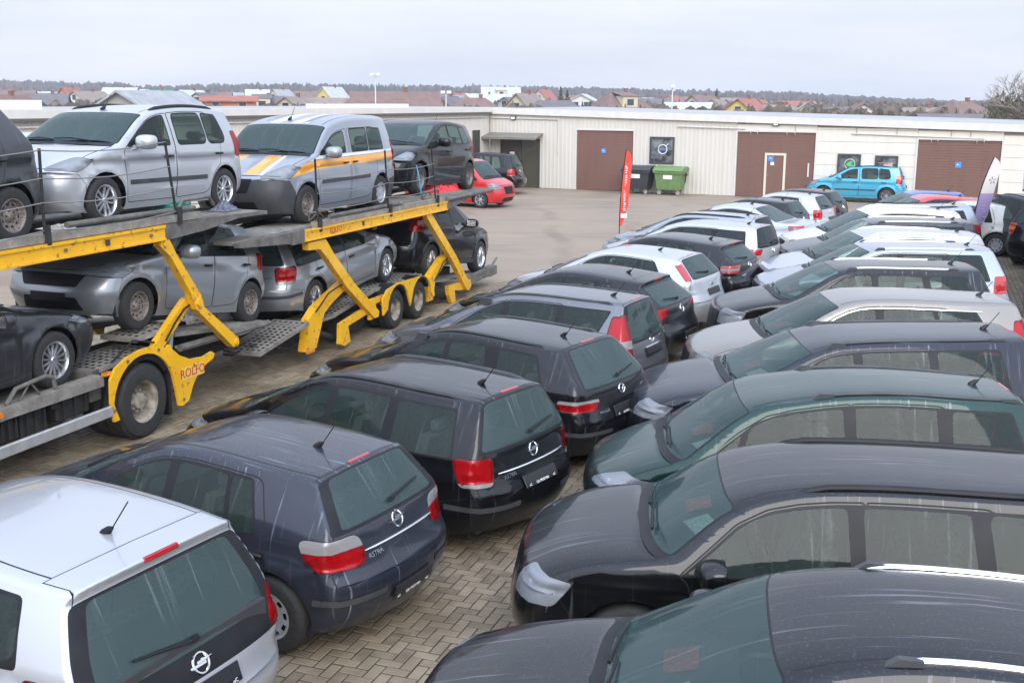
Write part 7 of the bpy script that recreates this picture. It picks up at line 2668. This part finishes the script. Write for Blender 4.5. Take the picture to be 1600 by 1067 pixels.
# left row, near to far
LROW = [
    (MERB, P_SILVER, 'silver minivan with large sloping rear window in the bottom left corner', 2, (-3.62, 7.06, 153)),
    (ASTRA, P_BLUE, 'dark blue hatchback with clear and red tail lamps next to the silver minivan', 2, (-2.58, 9.27, 152)),
    (WAGON, P_BLACK, 'black estate car with big square red tail lamps and blue-grey wet roof', 2, (-1.56, 11.5, 145)),
    (MZ6, P_BLACK2, 'black estate car with round-in-clear tail lamps and bridge roof rails', 2, (-0.58, 13.96, 144.5)),
    (I30, P_GREY, 'mid grey estate car with tall red and white tail lamps on the pillars', 2, (0.06, 16.20, 151)),
    (ASTRAJ, P_BLACK, 'black hatchback with slim red tail lamps between the grey estate and the silver hatchback', 2, (0.97, 18.66, 151)),
    (FOCUS, P_SILVER, 'silver hatchback with thin red lamps beside the rear window', 1, (1.93, 21.37, 150)),
    (MZ3, P_BLACK2, 'black hatchback with roof spoiler behind the silver hatchback', 1, (3.10, 23.71, 148)),
    (SWAG, P_SILVER, 'silver estate car with dark privacy glass behind the black hatchback', 1, (4.04, 26.23, 147)),
]
for spec, pm, lb, dt, (x, y, h) in LROW:
    put(car_body('parked_car', spec, pm, lb, GL, dt), x, y, h)
LFAR = [
    (sp(SWAG, rails=('flush', 1.9, 4.0, BLACK)), P_SILVER2, 'light silver estate with black roof rails behind the privacy glass estate', (4.15, 0, 1.44, 1191, 339)),
    (PASSAT, P_SILVER, 'silver saloon with round reversing lamps in the left row', (4.50, .62, .88, 1243, 359)),
    (sp(SMALL, L=4.2), P_BLACK2, 'black hatchback in the left row just before the small silver one', (3.45, 0, 1.40, 1240, 314)),
    (SMALL, P_SILVER, 'small silver hatchback with red corner lamps near the end of the left row', (3.90, 0, .72, 1302, 341)),
    (sp(SMALL, emblem='twin'), P_BLACK, 'small black hatchback at the far end of the left row', (3.88, 0, .85, 1322, 327)),
]
for spec, pm, lb, a in LFAR:
    put_at(car_body('parked_car', spec, pm, lb, GL, 1), spec, *a, 147)
# right row, near to far
R1 = sp(SUV, L=4.80, H=1.70, cs=1.12, ws=1.98, W=1.85, rails=('bridge', 2.42, 4.2, CHROME), grid=.06, ps=2.75, wins=[(1.50, 2.10, 2.56, 2.54), (2.66, 2.65, 3.38, 3.32, .04), (3.50, 3.44, 4.10, 3.98, .07)])
R2 = sp(SUV, L=4.66, rs=4.32, gs=4.54, ts=4.60, H=1.58, ws=1.56, wz=1.45, ps=2.3, rz=1.52, wins=[(1.30, 1.66, 2.40, 2.38), (2.50, 2.49, 3.24, 3.20, .04), (3.36, 3.32, 4.18, 4.05, .07)], W=1.82, zs=.24, hf=.84, rails=('flush', 2.0, 4.1, BLACK), grid=.06, cz=1.08, bf=.96, br=.99)
R4 = sp(SUV, L=4.90, H=1.56, W=1.88, clad=True, cs=1.15, cz=1.06, ws=2.02, wz=1.46, bf=.95, br=.99, hf=.80, hmz=.97, rails=('bridge', 2.15, 4.3, SATIN), wins=[(1.55, 2.14, 2.52, 2.50), (2.62, 2.60, 3.36, 3.32, .03), (3.46, 3.42, 4.22, 4.10, .05)], fd=(1.5, 2.56), rdoor=(2.56, 3.5, 3.38), rs=4.46, gs=4.70, ts=4.82)
R5 = sp(SUV, L=4.62, H=1.66, W=1.82, hf=.86, rails=None, wins=[(1.38, 1.98, 2.44, 2.42), (2.54, 2.53, 3.24, 3.16, .04), (3.30, 3.22, 3.98, 3.70, .08)], rs=4.30, gs=4.50, chrome_line=True, tail=dict(za=1.44, zb=.95, ia=.04, ib=.08, sa=.08, sb=.16, r=.03), ant=.3)
R6 = sp(SUV, L=4.6, H=1.62, W=1.80, rails=('bridge', 2.0, 3.9, ALLOY), grid=.09)
RROW = [
    (R1, P_BLACK2, 'black off-roader with chrome roof rails in the bottom right corner', 2, None, (1.62, 5.33, 170)),
    (R2, P_BLACK, 'black car with long black roof rails, second from the bottom right corner', 2, None, (2.27, 7.98, 174)),
    (ZAF, P_GREEN, 'dark green minivan with roof rails in the right row', 2, None, (2.88, 10.39, 175)),
    (R4, P_NAVY, 'dark navy estate with orange front indicator right behind the green minivan', 2, None, (3.60, 12.90, 177)),
    (R5, P_SAND, 'champagne off-roader with chrome window line in the right row', 2, None, (4.62, 15.10, 177)),
    (R6, P_BLACK2, 'black car with silver roof rails behind the champagne one', 1, (.25, .75, .80, 1140, 496), None),
    (sp(R6, rails=('bridge', 2.0, 3.9, ALLOY), grid=.10), P_SILVER2, 'cool silver car with silver roof rails, just behind the black one with silver rails', 1, (.25, .75, .80, 1207, 456), None),
    (sp(R5, grid=.10, rails=('flush', 2.0, 3.9, ALLOY)), P_SILVER, 'bright silver off-roader with dark side glass in the right row', 1, (.25, .75, .82, 1212, 427), None),
    (sp(R6, grid=.10), P_DGREY, 'dark grey car with silver rails before the cream off-roader', 1, (.25, .75, .80, 1240, 402), None),
    (sp(XC, grid=.10, rails=('flush', 2.0, 3.9, ALLOY)), P_WHITE, 'cream off-roader with red pillar lamps near the end of the right row', 1, (.25, .75, .80, 1242, 383), None),
    (sp(ASTRAJ, grid=.10), P_RED, 'red hatchback with white tailgate edge at the far end of the right row', 1, (.15, .5, .70, 1336, 345), None),
    (sp(SMALL, grid=.12, H=1.44), P_COBALT, 'cobalt blue car whose roof shows behind the red hatchback', 0, (2.3, 0, 1.44, 1440, 297), None),
    (sp(R6, grid=.11, H=1.54, rails=('flush', 2.0, 3.9, BLACK)), P_SILVER2, 'silver car with black roof rails between the cream off-roader and the red hatchback', 0, None, (9.85, 29.4, 177)),
]
for spec, pm, lb, dt, anc, xy in RROW:
    if spec is R4:
        spec = sp(spec)
    o = car_body('parked_car', spec, pm, lb, GR, dt)
    if xy:
        put(o, *xy)
    else:
        put_at(o, spec, *anc, 177)
# on the transporter
UP = [
    (sp(HATCH, H=1.60, rz=1.52, style='steel', wz=1.48, bf=.98, br=1.06, gz=1.08), P_DGREY, 'dark grey car with rusty steel wheels cut by the left edge, upper deck', (-4.12, 2.58, -1.52, 2.58)),
    (ROOM, P_SILVER, 'silver high-roof car with black side moulding on the upper deck of the truck', (.03, 2.63, 2.63, 2.59)),
    (CADDY, P_SILVER2, 'silver van with orange and white stripes on the upper trailer deck', (4.80, 2.18, 7.45, 2.18)),
    (MERA, P_BLACK, 'black minivan with steel wheels at the rear of the upper trailer deck', (9.32, 2.30, 11.94, 2.20)),
    (INSIG, P_DGREY, 'dark grey saloon with many-spoked alloys on the lower truck deck', (-1.12, .87, -3.86, .87)),
    (SAND, P_STEEL, 'grey hatchback with steel wheels on the lower deck behind the yellow arm', (.43, 1.25, 3.02, .87)),
    (sp(WAGON, plate=None, style='alloy10'), P_STEEL, 'grey estate car seen from behind on the lower trailer deck', (7.70, .81, 5.02, .62)),
    (XC, P_BLACK2, 'black off-roader with tall red lamps on the rear of the lower trailer deck', (12.35, .33, 9.55, .58)),
]
for spec, pm, lb, (tf, zf, tr, zr) in UP:
    if spec is INSIG:
        tf, tr = -1.12, -3.86
    o = put_deck(car_body('carried_car', spec, pm, lb, GT, 2), tf, zf, tr, zr)
    if spec is ROOM:
        o.scale = (.97, .97, .95)
# around the yard
put_at(car_body('parked_car', ROOM, P_CYAN, 'turquoise high-roof car parked before the workshop posters', None, 1), ROOM, .83 + 2.608, .78, 0.0, 1384, 318, 155)
put_at(car_body('parked_van', VAN, P_RED, 'red van with black bumper beside the trailer end', None, 1, 'van'), VAN, .87, -.80, 0.0, 751, 325, -28)
put_at(car_body('parked_car', sp(SUV, H=1.85, L=4.7, rz=1.76, wz=1.72, gz=1.2), P_BLACK, 'black off-roader parked by the workshop entrance', None, 1), SUV, 4.50, .75, 1.05, 806, 268, 163)
put_at(car_body('parked_car', sp(SUV, H=1.75, grid=.12), P_DGREY, 'dark grey off-roader behind the white and purple flag', None, 0), SUV, 2.4, 0, 1.70, 1600, 302, 100)
put_at(car_body('parked_car', sp(SMALL, grid=.12), P_WHITE, 'white hatchback partly hidden by the flag at the right', None, 0), SMALL, 3.4, .5, 1.38, 1572, 322, 150)
put_at(car_body('parked_car', sp(SUV, grid=.12, tail_parts=[(.3, .6, 'orange_lens')]), P_BLACK, 'black off-roader with red and orange lamp by the shed', None, 0), SUV, 4.40, .80, 1.0, 1577, 356, 42)
